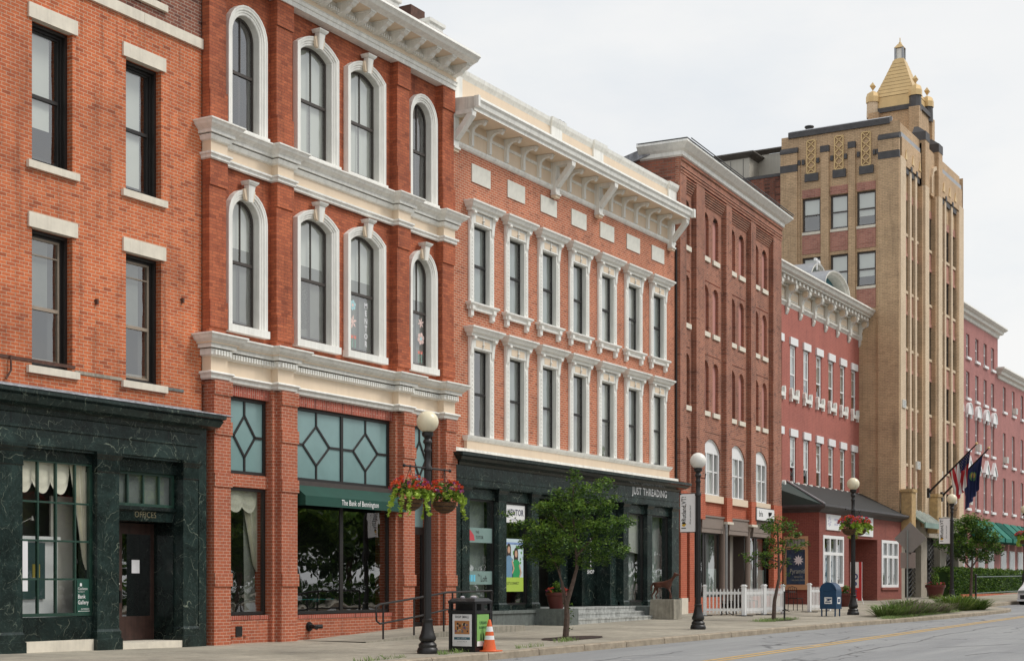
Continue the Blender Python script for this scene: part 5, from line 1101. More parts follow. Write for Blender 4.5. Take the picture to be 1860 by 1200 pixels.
for a, b in ((0, .9), (5.15, DW)):
    mb.box(a - .01, b + .01, -.02, .18, 22.88, 23.25, M['slate']); mb.wz([(-.02, 23.85), (.2, 23.85), (.2, 23.95), (.05, 24.15), (-.02, 24.15)], a - .02, b + .02, M['slate'])
for u in (.97, 1.2, 1.98, 2.72, 3.44, 4.1, 4.92, 5.1): mb.box(u - .07, u + .07, 0, .1, 23.2, 23.45, M['slate'])
for a, b in sb_: mb.box(a + .14, b - .1, 0, .08, 22.3, 22.7, M['slate'])
mb.wz([(-.02, 24.65), (.1, 24.65), (.1, 24.95), (-.35, 25.12), (-.35, 24.65)], .4, 5.7, M['slate']); tside(mb, 'black_cap')
mb = MB(); mb.wz([(.08, 24.96), (-.35, 25.13), (-.6, 25.13), (-.6, 24.98)], .45, 5.65, M['metalp']); mb.lathe([(.2, 0), (.2, .4), (.25, .4), (.24, .46), (0, .5)], M['iron'], (1.15, -1., 25.0), 10); tside(mb, 'coping')
for k, (a, b) in enumerate(sb_):
    mb = MB(); c = (a + b) / 2; g = M['gold']; z0, z1 = 22.72, 24.4; h = .22
    for x in (c - h, c + h): mb.box(x - .025, x + .025, .02, .07, z0, z1, g)
    for z in (z0, z1): mb.box(c - h, c + h, .02, .07, z - .025, z + .025, g)
    n = 4; dz = (z1 - z0) / n
    for q in range(n):
        for s in (-1, 1):
            p0, p1 = Vector((c - h * s, z0 + dz * q)), Vector((c + h * s, z0 + dz * (q + 1))); d = (p1 - p0).normalized(); p = Vector((-d.y, d.x)) * .022
            mb.uz([tuple(p0 + p), tuple(p1 + p), tuple(p1 - p), tuple(p0 - p)], .025, .065, g)
    tside(mb, 'gilded_panel')
    for z0, z1 in rs:
        W_ = b - a; H = z1 - z0; o = tside(sash_mesh(round(W_, 3), round(H, 3), 0, -.12, .09, 'dkbrown', 0, .5), 'window', loc=(c, 0, z0 - T.z0))
        tside(pane_mesh(round(W_, 3), round(H, 3), 0, -.12), 'pane', o); tside(blind_mesh(round(W_, 3), round(H, 3), 0, -.12, 0, 1, (.3 if k == 2 else .0 if k == 1 else .5), 1), 'blind', o)
        m = shared(('sdsp', round(W_, 2)), lambda: (lambda m: (m.box(-W_ / 2, W_ / 2, -.05, .03, -1.12, -.14, M['brickFs']), m.box(-W_ / 2 + .15, W_ / 2 - .15, .03, .045, -.9, -.35, M['brickFs']), m.box(-W_ / 2, W_ / 2, -.1, .06, -.14, 0, M['stone']), m.mesh('spandrel'))[3])(MB())); tside(m, 'spandrel', o)
    mb = MB(); mb.box(a, b, 0, .03, 21.47, 21.9, M['brickFs']); tside(mb, 'spandrel')
# rear brick block and penthouse
mb = MB(); mb.box(-7.5, 0, -.9, -.3, .5, 22.9, M['brickDw']); mb.box(-7.5, 0, -9, -.9, .5, 22.9, M['brickDw']); mb.box(-7.5, .0, -.95, -.27, 22.9, 23.05, M['slate']); tside(mb, 'rear_block')
mb = MB(); pz = plain('grey metal panel', (.52, .49, .42, 1), .5, .08, 1., streak=.1); M['pz'] = pz; M['pzt'] = plain('weathered grey brown fascia', (.13, .115, .10, 1), .6, .2, 3.)
mb.box(-8, -2.2, -7, -1.1, 23.0, 24.35, pz); mb.sweep([(-8, -1.1), (-2.2, -1.1), (-2.2, -5)], [(-.3, 24.62), (.35, 24.6), (.35, 24.54), (.2, 24.44), (.05, 24.38), (0, 24.33)], M['pzt'])
mb.box(-2.2, .3, -8, -2.4, 23.0, 24.75, pz); mb.sweep([(-2.2, -7), (-2.2, -2.4), (.3, -2.4)], [(-.3, 25.0), (.3, 24.98), (.3, 24.92), (.1, 24.82), (0, 24.76)], M['pzt'])
for k in range(8): mb.box(-7.6 + k * .72, -7.58 + k * .72, -1.1, -1.085, 23.05, 24.3, M['slate'])
tside(mb, 'penthouse')
# the shaft and spire
cu, cw_ = 6.45, -1.85; pass
mb = MB(); mb.box(pa[0], pb[1], -3.3, .0, 22.3, 24.6, tb); mb.box(5.3, 7.6, -3.1, -.55, 25, 26.9, tb)
for u, u2 in (pa, pb):
    mb.box(u, u2, -.5, .201, 22.41, 25.1, tb)
mb.uz([(cu + a_, b_) for a_, b_ in ((-.85, 22.35), (-.85, 23.2), (-.6, 23.7), (0, 23.95), (.6, 23.7), (.85, 23.2), (.85, 22.35), (.7, 22.35), (.7, 23.15), (.45, 23.55), (0, 23.75), (-.45, 23.55), (-.7, 23.15), (-.7, 22.35))], -.1, .12, tbp)
for u, w_ in ((4.95, -.95), (7.55, -.95), (4.95, -3.15), (7.55, -3.15)): mb.box(u, u + .5, w_, w_ + .55, 24.5, 26.9, tb)
mb.build('shaft', T)
mb = MB()
for u, u2 in (pa, pb): mb.box(u - .02, u2 + .02, -.52, .22, 24.75, 25.2, M['slate']); mb.prism([(u, -.5), (u2, -.5), (u2, .2), (u, .2)], lambda a, b: (a, b, 25.2), lambda a, b: ((a + u2) / 2, b * .3 - .35, 25.6), M['slate'])
mb.box(5.2, 7.7, -3.2, -.45, 26.9, 27.15, M['slate']); mb.build('black_cap', T)
def frust(mb, s0, z0, s1, z1, m): mb.prism([(-1, -1), (1, -1), (1, 1), (-1, 1)], lambda a, b: (cu + a * s0, cw_ + b * s0, z0), lambda a, b: (cu + a * s1, cw_ + b * s1, z1), m)
mb = MB(); n = 10; g = M['gold']; frust(mb, 1.16, 27.15, 1.12, 27.75, g)
for k in range(n):
    t0, t1 = k / n, (k + 1) / n; s0, s1 = 1.14 - .86 * t0 ** .9, 1.14 - .86 * t1 ** .9; z0, z1 = 27.75 + 2.15 * t0, 27.75 + 2.15 * t1
    frust(mb, s0, z0 + .025, s1 + .02, z1, g); frust(mb, s0 - .04, z0 - .01, s0 - .04, z0 + .03, M['rust'])
frust(mb, .28, 29.9, .24, 30.0, g); mb.build('gilded_spire', T)
mb = MB(); zl = 29.98
for sx in (-1, 1):
    for sy in (-1, 1): mb.box(cu + sx * .2 - .045, cu + sx * .2 + .045, cw_ + sy * .2 - .045, cw_ + sy * .2 + .045, zl, zl + .62, M['metalp'])
mb.box(cu - .15, cu + .15, cw_ - .15, cw_ + .15, zl, zl + .6, M['globew']); frust(mb, .26, zl + .62, .1, zl + .85, g); mb.lathe([(.1, 0), (.07, .12), (.03, .14), (.025, .35), (.001, .4)], g, (cu, cw_, zl + .83), 8); mb.build('lantern', T)
for u, w_ in ((5.3, -.7), (7.6, -.7), (5.3, -3.0), (7.6, -3.0)):
    mb = MB(); mb.lathe([(.33, 0), (.31, .85)], M['slate'] if w_ > -1 else tbp, (u, w_, 26.7), 8); mb.lathe([(.36, 0), (.36, .3), (.3, .5), (.1, .62), (0, .62)], g, (u, w_, 27.52), 8); mb.lathe([(.02, 0), (.02, .1), (.19, .32), (.001, .55)], g, (u, w_, 28.1), 4); mb.build('pinnacle', T)
# tower ground storey: stone arches, lattice, pylons, canopy
st = plain('beige cast stone', (.36, .32, .26, 1), .8, .12, 3., streak=.15); M['cast'] = st
mb = MB(); wall(mb, 0, TL, .6, 5.0, [(.9, 3.9, .6, 4.25, .5, .7), (5.0, 7.6, .6, 4.1, .5, 0), (8.9, 11.6, .6, 4.1, .5, 1.2)], st); mb.box(0, TL, -.3, .12, 4.95, 5.3, st); mb.build('stone_base', T)
mb = MB(); mb.poly([(.3, -1., .6), (12.3, -1., .6), (12.3, -1., 4.9), (.3, -1., 4.9)], M['dark']); mb.box(1.1, 2.1, -.6, -.5, .8, 3.4, M['mahog']); mb.box(5.3, 6.2, -.6, -.5, .8, 3.4, M['mahog']); mb.build('entrance', T)
mb = MB()
for a, b in ((2.6, 3.85), (6.4, 7.5), (10.2, 11.5)):
    for k in range(12): z = .9 + k * .25; mb.tube([(a, -.3, z), (b, -.3, z + .45)], .022, M['iron'], 4); mb.tube([(b, -.3, z), (a, -.3, z + .45)], .022, M['iron'], 4)
mb.build('lattice', T)
mb = MB(); py_ = plain('gilded stone', (.50, .34, .16, 1), .7, .3, 5., dirt=(.2, .14, .08, 1)); M['py'] = py_
for u in (-.1, 4.75): mb.box(u, u + .75, .1, .62, 4.3, 6.25, py_); mb.box(u - .06, u + .81, .05, .68, 6.2, 6.35, py_)
mb.build('pylon', T)
mb = MB(); cg = flat('canopygreen', (.16, .27, .22, 1), .4)
mb.prism([(.9, .0), (4.4, 0), (4.4, 1.), (.9, 1.)], lambda a, b: (a, b, 5.35 - b * .75), lambda a, b: (a, b, 5.42 - b * .75), cg)
for k in range(9): u = 1 + k * .42; mb.tube([(u, 0, 5.44), (u, 1.02, 4.68)], .02, M['offwhite'], 4)
mb.box(.88, 4.42, .98, 1.05, 4.45, 4.72, cg); mb.build('canopy', T)
mb = MB(); mb.box(8.2, 9.0, .5, 1.1, 3.45, 4.4, M['ink']); text(mb, 'KONG CHOW', 8.6, 4.15, 1.11, 0, .1, M['wht'], .6) if False else None
mb.box(7.6, 9.4, .5, .56, 3.5, 4.35, M['ink']); text(mb, 'FORTUNE', 8.5, 4.1, .565, 0, .13, M['wht'], .9); text(mb, '802', 8.7, 3.85, .565, 0, .13, M['wht'], .9); text(mb, '773-8', 8.6, 3.62, .565, 0, .13, M['wht'], .9); mb.build('shop_sign', T)
def acunit():
    m = MB(); m.box(-.28, .28, 0, .35, 0, .4, M['offwhite'])
    for k in range(5): m.box(-.24, .24, .35, .36, .06 + k * .07, .09 + k * .07, M['frostd'])
    return m.mesh('air_conditioner')
for (x, y, ww) in ((1647, 731, .0), (1673, 843, .0), (1714, 860, .0)): u, z = T.UZ(x, y, .2); put('air_conditioner', shared('ac', acunit), T.root, (u, -.25, z - .25 - T.z0))
# ================================================================ H  rose brick blocks beyond the tower
Hh = Fr(90, 23.5)
def rose(name, label, u0, u1, ztop, rows, cols_, hoods, cz, fr=Hh):
    f = Fr(*fr.xy(u0, 0), 0); f.thing('rose_building', label, 'building'); L_ = u1 - u0
    mb = MB(); ops = [(c - u0 - .42, c - u0 + .42, a, b, .2, 0) for c in cols_ for a, b in rows]
    wall(mb, 0, L_, .6, cz, ops, M['brickH']); shell(mb, 0, L_, .6, ztop, 14, M['brickH'], M['slate']); mb.build('wall', f); backing(f, .1, L_ - .1, 4, cz - .2, -1.)
    mb = MB(); mb.sweep([(0, -.6), (0, 0), (L_, 0), (L_, -.6)], [(-.3, ztop + .1), (.55, ztop + .06), (.57, ztop - .04), (.45, ztop - .15), (.35, ztop - .2), (.3, ztop - .36), (.1, ztop - .42), (.08, ztop - .6), (0, ztop - .64)], M['offwhite']); mb.build('cornice', f)
    for r, (a, b) in enumerate(rows):
        for i, c in enumerate(cols_):
            w = window(f, c - u0, a, .84, b - a, rec=-.12, fw=.09, mat='wht', vm=0, rail=.5, blinds=((0, 1, .5, 1),) if (i + r) % 2 else ((0, .5, 0, 1),))
            put('sill', shared('hsill', lambda: (lambda m: (m.box(-.55, .55, -.1, .12, -.16, 0, M['wht']), m.mesh('sill'))[1])(MB())), w)
            if hoods[r] == 'arch':
                def ha():
                    m = MB(); p = [(-.62 * math.cos(PI * k / 12), .72 * math.sin(PI * k / 12)) for k in range(13)]; m.uz(p, 0, .14, M['wht']); m.sweep([(x * .85, y * .85) for x, y in p], [(0, .14), (.06, .2), (.12, .2), (.12, 0)], M['wht'], plan=False)
                    for s in (-1, 1): m.box(s * .54 - .06, s * .54 + .06, 0, .13, -.22, 0, M['wht'])
                    return m.mesh('hood')
                put('hood', shared('harch', ha), w, (0, 0, b - a + .02))
            if hoods[r] == 'tri':
                def ht():
                    m = MB(); m.uz([(-.65, 0), (0, .85), (.65, 0)], 0, .14, M['wht']); m.sweep([(-.65, .05), (0, .85), (.65, .05)], [(-.02, .14), (-.1, .2), (.04, .2), (.04, 0)], M['wht'], plan=False)
                    for s in (-1, 1): m.box(s * .54 - .06, s * .54 + .06, 0, .13, -.2, 0, M['wht'])
                    return m.mesh('hood')
                put('hood', shared('htri', ht), w, (0, 0, b - a + .02))
    return f
h1 = rose('', 'taller rose brick building right of the tan tower, with arched white window hoods', 3.0, 14.55, 18.75, [(15.85, 17.3), (13.3, 14.95), (10.1, 12.25), (6.4, 8.75)], [4.1, 6.4, 8.75, 11.0, 13.1], ['', '', 'arch', 'tri'], 18.2)
h2 = rose('', 'lower rose brick building at the far right edge with green awnings', 14.55, 34, 16.1, [(13.4, 15.1), (9.75, 11.95), (6.5, 8.85)], [16.5, 19.3, 22.1, 24.9, 27.7, 30.5], ['', '', ''], 15.5)
for (f, u, z) in ((h1, 8.75 - 3, 10.15), (h1, 6.4 - 3, 6.6), (h2, 16.5 - 14.55, 9.9), (h2, 19.3 - 14.55, 13.5), (h2, 22.1 - 14.55, 6.6)): put('air_conditioner', shared('ac', acunit), f.root, (u, -.1, z - f.z0))
def awning():
    m = MB(); m.wz([(0, 1.4), (1.2, .25), (1.2, 0), (0, 0)], -.88, .88, M['awn2']); return m.mesh('awning')
for k in range(4): put('awning', shared('hawn', awning), h1.root, (5.0 + k * 2.2, .02, 4.35 - h1.z0))
for k in range(8): put('awning', shared('hawn', awning), h2.root, (.1 + k * 2.2, .02, 4.35 - h2.z0))
for f, n, L_ in ((h1, 4, 11.5), (h2, 7, 19.4)):
    mb = MB()
    for k in range(n): u = .8 + k * (L_ - 1) / n; mb.box(u, u + 1.6, -.02, .05, 1.2, 3.9, M['wht']); mb.box(u + .12, u + 1.48, .05, .06, 1.3, 3.8, M['frostd']); mb.box(u - .2, u + 1.8, 0, .1, 2.35, 2.5, M['wht'])
    mb.build('shop_window', f)
mb = MB(); mb.box(10.9, 11.5, -.9, -.2, 18.5, 19.3, M['iron']); mb.build('chimney', h1)
# ================================================================ vegetation helpers
def leaves(mb, c, r, n, size, mats, rng, shell=.35, flat=.5, clump=None):
    for _ in range(n):
        d = Vector((rng.gauss(0, 1), rng.gauss(0, 1), rng.gauss(0, 1))).normalized() * (shell + (1 - shell) * rng.random() ** .6)
        p = Vector((c[0] + d.x * r[0], c[1] + d.y * r[1], c[2] + d.z * r[2]))
        a = Vector((rng.gauss(0, 1), rng.gauss(0, 1), rng.gauss(0, flat))).normalized(); b = a.cross(Vector((rng.gauss(0, 1), rng.gauss(0, 1), rng.gauss(0, 1)))).normalized()
        s = size * rng.uniform(.6, 1.3); w = s * rng.uniform(.35, .6)
        mb.poly([p - a * s * .5, p + b * w * .5, p + a * s * .5, p - b * w * .5], rng.choice(mats))
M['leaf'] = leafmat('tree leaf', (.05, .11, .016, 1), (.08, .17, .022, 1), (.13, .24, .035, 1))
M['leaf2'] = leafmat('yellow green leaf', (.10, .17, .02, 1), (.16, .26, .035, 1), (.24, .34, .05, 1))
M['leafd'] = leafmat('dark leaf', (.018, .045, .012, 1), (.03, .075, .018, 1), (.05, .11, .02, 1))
M['lime'] = leafmat('lime leaf', (.22, .36, .03, 1), (.34, .50, .06, 1), (.5, .62, .16, 1))
M['redf'] = leafmat('red orange petals', (.5, .03, .015, 1), (.65, .08, .03, 1), (.72, .2, .08, 1))
M['pinkf'] = leafmat('pink petals', (.5, .03, .08, 1), (.45, .1, .25, 1), (.3, .12, .4, 1))
M['blade'] = leafmat('grass blade', (.10, .18, .04, 1), (.16, .26, .07, 1), (.28, .34, .14, 1))
M['purp'] = leafmat('mauve flower stalk', (.26, .22, .21, 1), (.32, .26, .27, 1), (.22, .25, .12, 1))
M['bark'] = plain('grey brown bark', (.13, .09, .07, 1), .9, .4, 12., streak=.3, bmp=.6)
M['mulch'] = plain('dark mulch', (.045, .025, .018, 1), .95, .5, 14., bmp=.6)
M['coir'] = plain('coir basket liner', (.14, .075, .035, 1), .95, .4, 16., bmp=.8)
M['terra'] = plain('dark red planter', (.10, .018, .014, 1), .45, .15, 4.)
M['leafp'] = leafmat('pale tree leaf', (.09, .17, .02, 1), (.16, .26, .035, 1), (.22, .34, .06, 1))
def clumpy(mb, blobs, n, size, rng, mats=None):
    """blobs = (u,w,z,r) ; small sprays of leaves scattered over each blob, upper side paler"""
    for (u, w, z, r) in blobs:
        k = int(n * r * r)
        for _ in range(k):
            d = Vector((rng.gauss(0, 1), rng.gauss(0, 1), rng.gauss(0, .8))).normalized() * rng.uniform(.55, 1.05)
            c = (u + d.x * r, w + d.y * r, z + d.z * r * .75)
            leaves(mb, c, (size * 1.8, size * 1.8, size * 1.1), 7, size, [M['leaf'], M['leafd'], M['leafd']] if d.z < .0 else [M['leaf'], M['leaf'], M['leafp']], rng, .1, .35)  # dark leaves below, pale above: shading put into the leaf colour
def tree(name, label, s, p, limbs, blobs, n, size, seed, group=None, stake=None, gnd=None):
    f = Fr(s, p); f.z0 = gz(s, p) if gnd is None else gnd; f.thing(name, label, 'tree', group); rng = random.Random(seed)
    mb = MB()
    for pts, r0, r1 in limbs: mb.tube([(a, b, f.z0 + c) for a, b, c in pts], [r0 + (r1 - r0) * i / (len(pts) - 1) for i in range(len(pts))], M['bark'], 8)
    mb.build('trunk', f, smooth=True)
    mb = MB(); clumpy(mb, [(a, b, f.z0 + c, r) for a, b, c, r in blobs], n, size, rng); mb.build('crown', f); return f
# street tree 1: u along street, w to the kerb.  px scale about 12.8 mm
rng = random.Random(11)
def vieww(f, x, y, w=0): return f.UZ(x, y, w)
s1, p1 = 30.9, 16.7; f = Fr(s1, p1); f.z0 = gz(s1, p1)
def q1(f, x, y, d=0):                            # local (u,w,h) of a point seen at x,y in the upright plane through the trunk facing the lens, pushed d metres back
    a = (x - CX) / F; z = (f.s0 * CT + f.p0 * ST) + d; X = a * z
    S = X * ST + z * CT; P = z * ST - X * CT
    return (S - f.s0, -(P - f.p0), CZ + (HY - y) * z / F - f.z0)
L1 = [([q1(f, 1027, 1162), q1(f, 1030, 1120), q1(f, 1029, 1095)], .075, .055), ([q1(f, 1029, 1098), q1(f, 1040, 1060), q1(f, 1048, 1030, .1), q1(f, 1046, 990), q1(f, 1040, 930), q1(f, 1042, 880)], .055, .012), ([q1(f, 1029, 1098), q1(f, 1022, 1060), q1(f, 1012, 1030), q1(f, 990, 985)], .03, .01), ([q1(f, 1047, 1010), q1(f, 1090, 960)], .03, .01), ([q1(f, 1046, 985), q1(f, 1000, 930)], .02, .008), ([q1(f, 1024, 1095), q1(f, 1019, 1050, .2), q1(f, 1015, 1020, .3)], .025, .01)]
B1 = []
for (x, y, r, d) in ((1045, 868, .16, 0), (1050, 885, .22, .1), (1030, 905, .36, .2), (1075, 895, .34, -.1), (1098, 880, .28, .1), (1005, 920, .34, 0), (985, 925, .26, .3), (1050, 925, .42, -.3), (1095, 920, .36, .2), (960, 950, .24, .1), (940, 952, .18, -.1), (985, 965, .42, -.2), (1025, 965, .45, .3), (1070, 960, .45, 0), (1110, 955, .4, -.1), (1135, 945, .22, 0), (1148, 950, .12, .1), (965, 985, .36, 0), (1000, 1000, .42, .2), (1060, 1000, .4, .3), (1100, 990, .4, -.1), (1125, 1000, .26, .2), (975, 1012, .28, .1), (1030, 985, .4, -.4), (925, 935, .1, 0), (1020, 945, .4, .5), (1010, 1018, .24, -.1), (1120, 905, .15, .2), (1000, 1026, .22, .1), (1062, 1022, .26, .1), (1092, 1016, .24, .1), (1045, 858, .11, 0), (1042, 850, .06, 0), (1010, 895, .16, 0), (915, 930, .07, 0)):
    a = q1(f, x, y, d); B1.append((a[0], a[1], a[2], r * .9))
B1 += [(q1(f, 1032, yy)[0] + .05, q1(f, 1032, yy)[1], q1(f, 1032, yy)[2], .06) for yy in (1100, 1112, 1125, 1140)]
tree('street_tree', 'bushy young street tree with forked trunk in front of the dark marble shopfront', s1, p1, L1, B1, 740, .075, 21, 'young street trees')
s2, p2 = 44.5, 16.7; f = Fr(s2, p2); f.z0 = gz(s2, p2)
L2 = [([q1(f, 1405, 1128), q1(f, 1407, 1090), q1(f, 1415, 1050), q1(f, 1414, 1000), q1(f, 1412, 950)], .07, .02), ([q1(f, 1414, 1045), q1(f, 1424, 1020), q1(f, 1428, 990)], .03, .015), ([q1(f, 1414, 1020), q1(f, 1385, 1010), q1(f, 1360, 1012)], .022, .008), ([q1(f, 1414, 1000), q1(f, 1445, 992), q1(f, 1468, 985)], .02, .008)]
B2 = []
for (x, y, r, d) in ((1410, 945, .25, 0), (1430, 955, .32, .2), (1405, 965, .35, -.2), (1392, 955, .2, .1), (1440, 970, .26, 0), (1425, 985, .22, .1), (1400, 985, .3, .2), (1395, 1010, .24, -.1), (1375, 1008, .18, 0), (1360, 1015, .16, 0), (1352, 1008, .1, .1), (1445, 995, .2, 0), (1462, 988, .13, 0), (1400, 1025, .2, .1), (1425, 1020, .18, .2), (1385, 1022, .15, .2), (1415, 1000, .2, -.3), (1430, 1040, .08, 0), (1420, 1060, .07, 0)):
    a = q1(f, x, y, d); B2.append((a[0], a[1], a[2], r * .85))
tree('street_tree', 'thin open street tree with bare slanting trunk beside the white picket fence', s2, p2, L2, B2, 560, .085, 22, 'young street trees')
s3, p3 = 68.5, 16.6; f = Fr(s3, p3); f.z0 = gz(s3, p3)
L3 = [([q1(f, 1763, 1096), q1(f, 1764, 1060), q1(f, 1766, 1020), q1(f, 1764, 960)], .08, .02), ([q1(f, 1765, 1035), q1(f, 1745, 1010), q1(f, 1725, 990)], .04, .012), ([q1(f, 1765, 1030), q1(f, 1785, 1000), q1(f, 1800, 985)], .04, .012)]
B3 = []
for (x, y, r, d) in ((1765, 942, .35, 0), (1750, 950, .45, .4), (1780, 955, .5, -.3), (1735, 965, .5, 0), (1765, 970, .6, .5), (1795, 975, .5, 0), (1720, 980, .4, .2), (1745, 990, .55, -.3), (1775, 995, .55, .2), (1805, 995, .35, .1), (1710, 990, .25, 0), (1755, 1008, .4, .1), (1790, 1010, .35, 0), (1812, 1003, .2, 0), (1735, 1005, .3, .3)):
    a = q1(f, x, y, d); B3.append((a[0], a[1], a[2], r))
tree('street_tree', 'round crowned street tree in front of the tan tower, farthest of the three', s3, p3, L3, B3, 420, .12, 23, 'young street trees')
def pit(s, p, a, b, gr=True):
    mb = MB(); f = Fr(s, p); n = 20; rngp = random.Random(int(s))
    mb.poly([(a * math.cos(2 * PI * i / n) * rngp.uniform(.9, 1.1), b * math.sin(2 * PI * i / n) * rngp.uniform(.9, 1.1), gz(s + a * math.cos(2 * PI * i / n), p - b * math.sin(2 * PI * i / n)) + .012) for i in range(n)], M['mulch'])
    o = alone('mulch', mb, f, None, None, kind='structure')
pit(31.3, 16.75, 1.3, .5); pit(44.7, 16.7, 1.1, .4); pit(68.6, 16.6, 1.2, .5)
def tufts(name, spots, n, h, mats, seed, spread=.5, z=None):
    rngt = random.Random(seed); mb = MB()
    for (s, p, rs, rp) in spots:
        for _ in range(int(n * rs * rp * 4)):
            a, b = s + rngt.uniform(-rs, rs), p + rngt.uniform(-rp, rp); g = gz(a, b); hh = h * rngt.uniform(.4, 1.1); dx, dy = rngt.gauss(0, spread * hh), rngt.gauss(0, spread * hh); w = hh * .05 + .006
            mb.poly([(a - w, -b, g), (a + w, -b, g), (a + dx * .5 + w * .7, -b + dy * .5, g + hh * .65), (a + dx, -b + dy, g + hh)], rngt.choice(mats))
    o = mb.build(name); return o
o = tufts('grass', [(43.9, 16.7, .8, .35), (45.3, 16.65, .5, .3), (25.2, 15.95, .9, .08), (27.5, 15.75, .6, .05), (22.5, 16.0, .8, .05), (68.7, 16.6, 1.1, .5), (30.0, 16.2, .5, .08), (30.3, 16.4, .3, .1), (52, 14.2, 4.5, .25)], 420, .1, [M['blade']], 5, .4); o['kind'] = 'stuff'; o['label'] = 'short green grass and weeds along the kerb and tree pits'
def clump(s, p, r, h, n, mats, seed, label, droop=.9):
    rngt = random.Random(seed); f = Fr(s, p); mb = MB(); f.z0 = gz(s, p)
    for _ in range(n):
        a = rngt.uniform(0, 2 * PI); r0 = r * .55 * rngt.random() ** .5; out = r * rngt.uniform(.1, 1.25) * droop; hh = h * .68 * rngt.uniform(.45, 1.25); w = .009 + .008 * rngt.random()
        cx_, cy_ = r0 * math.cos(a), r0 * math.sin(a); d = Vector((math.cos(a + rngt.uniform(-.6, .6)), math.sin(a + rngt.uniform(-.6, .6)))); q = Vector((-d.y, d.x)) * w
        P0, P1, P2 = Vector((cx_, cy_)), Vector((cx_, cy_)) + d * out * .45, Vector((cx_, cy_)) + d * out; z0 = f.z0
        m = rngt.choice(mats); mb.poly([(P0.x - q.x, P0.y - q.y, z0), (P0.x + q.x, P0.y + q.y, z0), (P1.x + q.x, P1.y + q.y, z0 + hh * .8), (P1.x - q.x, P1.y - q.y, z0 + hh * .8)], m)
        mb.poly([(P1.x - q.x, P1.y - q.y, z0 + hh * .8), (P1.x + q.x, P1.y + q.y, z0 + hh * .8), (P2.x, P2.y, z0 + hh * (1 - .25 * rngt.random()))], m)
    alone('ornamental_grass', mb, f, label, 'plant', 'planting in the kerb bed')
clump(49.7, 14.7, .8, .6, 520, [M['blade']], 1, 'green grass clump beside the blue mailbox')
clump(51.3, 14.6, .9, .78, 600, [M['blade'], M['blade'], M['purp']], 2, 'green grass clump with mauve stalks below the third hanging basket')
clump(52.9, 14.55, .85, .6, 560, [M['purp'], M['blade']], 3, 'mauve brown grass clump in the middle of the kerb bed')
clump(54.6, 14.5, .85, .5, 520, [M['purp'], M['purp'], M['blade']], 4, 'lowest mauve brown grass clump in the kerb bed')
clump(58.0, 14.6, 1.0, .8, 800, [M['blade'], M['leafp']], 6, 'large dark green arching grass clump below the diamond road sign')
clump(59.3, 14.3, .9, .6, 800, [M['blade'], M['leaf']], 7, 'light green arching grass clump at the far end of the kerb bed')
# hedge
f = Fr(81, 20.6); rngh = random.Random(4)
mb = MB(); f.z0 = gz(81, 20)
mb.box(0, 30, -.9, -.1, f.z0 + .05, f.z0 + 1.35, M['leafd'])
for _ in range(5200):
    u = rngh.uniform(-.3, 30) if rngh.random() > .45 else rngh.uniform(-.3, 12); top = rngh.random() < .3; z = f.z0 + (1.45 + rngh.gauss(0, .06) if top else rngh.uniform(.05, 1.5)); w = rngh.uniform(-1, 0) if top else rngh.gauss(0, .06)
    leaves(mb, (u, w, z), (.12, .08, .1), 5, .12, [M['leaf'], M['leafd'], M['leafp']] if top or rngh.random() < .3 else [M['leaf'], M['leafd']], rngh, .1)
alone('hedge', mb, f, 'long clipped green hedge behind the pipe rail beyond the tower', 'hedge')
mb = MB(); f = Fr(80, 19.9); mb.box(0, 32, 0, .14, gz(80, 20) - .1, gz(80, 20) + .16, M['brickD2']); alone('garden_edging', mb, f, 'low red brick edging at the foot of the hedge', 'edging')
f = Fr(70.6, 16.85); mb = MB(); mb.tube([(0, 0, gz(70.6, 16.8)), (0, 0, gz(70.6, 16.8) + 1.2)], .045, M['iron']); mb.ball((0, 0, gz(70.6, 16.8) + 1.24), .06, M['iron'], 6)
f.thing('pipe_rail', 'two bar pipe rail with a black end post in front of the hedge', 'railing'); mb.build('post', f)
mb = MB(); gp = flat('greypipe', (.12, .16, .15, 1), .4)
for y in (1047, 1077): z = CZ + (HY - y) * 69.4 / F; mb.tube([(0, 0, z), (30, -.2, z + .25)], .025, gp, 6)
mb.build('rail', f)
for k in (10, 20, 29): mb = MB(); mb.tube([(k, 0, gz(75, 16)), (k, 0, gz(75, 16) + 1.35)], .04, M['iron']); mb.build('post', f)

# ================================================================ street lamps
def lampmesh(globe):
    m = MB(); I = M['iron']
    prof = [(.0, 0), (.205, 0), (.21, .05), (.195, .1), (.175, .12), (.18, .17), (.16, .2), (.13, .23), (.165, .27), (.17, .31), (.14, .38), (.115, .48), (.1, .58), (.098, .62), (.105, .63), (.105, .66), (.08, .68)]
    m.lathe(prof, I, (0, 0, 0), 20); n = 24; rows = []
    for z in (.68, 3.1, 3.55): r = .078 - .006 * (z - .68) / 2.4; rows.append([((r if j % 2 else r * .88) * math.cos(2 * PI * j / n), (r if j % 2 else r * .88) * math.sin(2 * PI * j / n), z) for j in range(n)])
    m.grid(rows, I, cu=True)
    m.lathe([(.065, 3.55), (.085, 3.57), (.085, 3.62), (.06, 3.66), (.058, 3.9), (.075, 3.93), (.075, 3.96), (.058, 3.99), (.06, 4.06), (.09, 4.1), (.085, 4.14), (.06, 4.17), (.07, 4.2), (.11, 4.23), (.115, 4.29), (.08, 4.31), (.0, 4.31)], I, (0, 0, 0), 20)
    return m
def arms():
    m = MB(); m.tube([(-.78, 0, 3.6), (.78, 0, 3.6)], .018, M['iron'], 8)
    for s in (-1, 1): m.ball((s * .8, 0, 3.6), .035, M['iron'], 6); m.ball((s * .6, 0, 3.6), .03, M['iron'], 6)
    return m
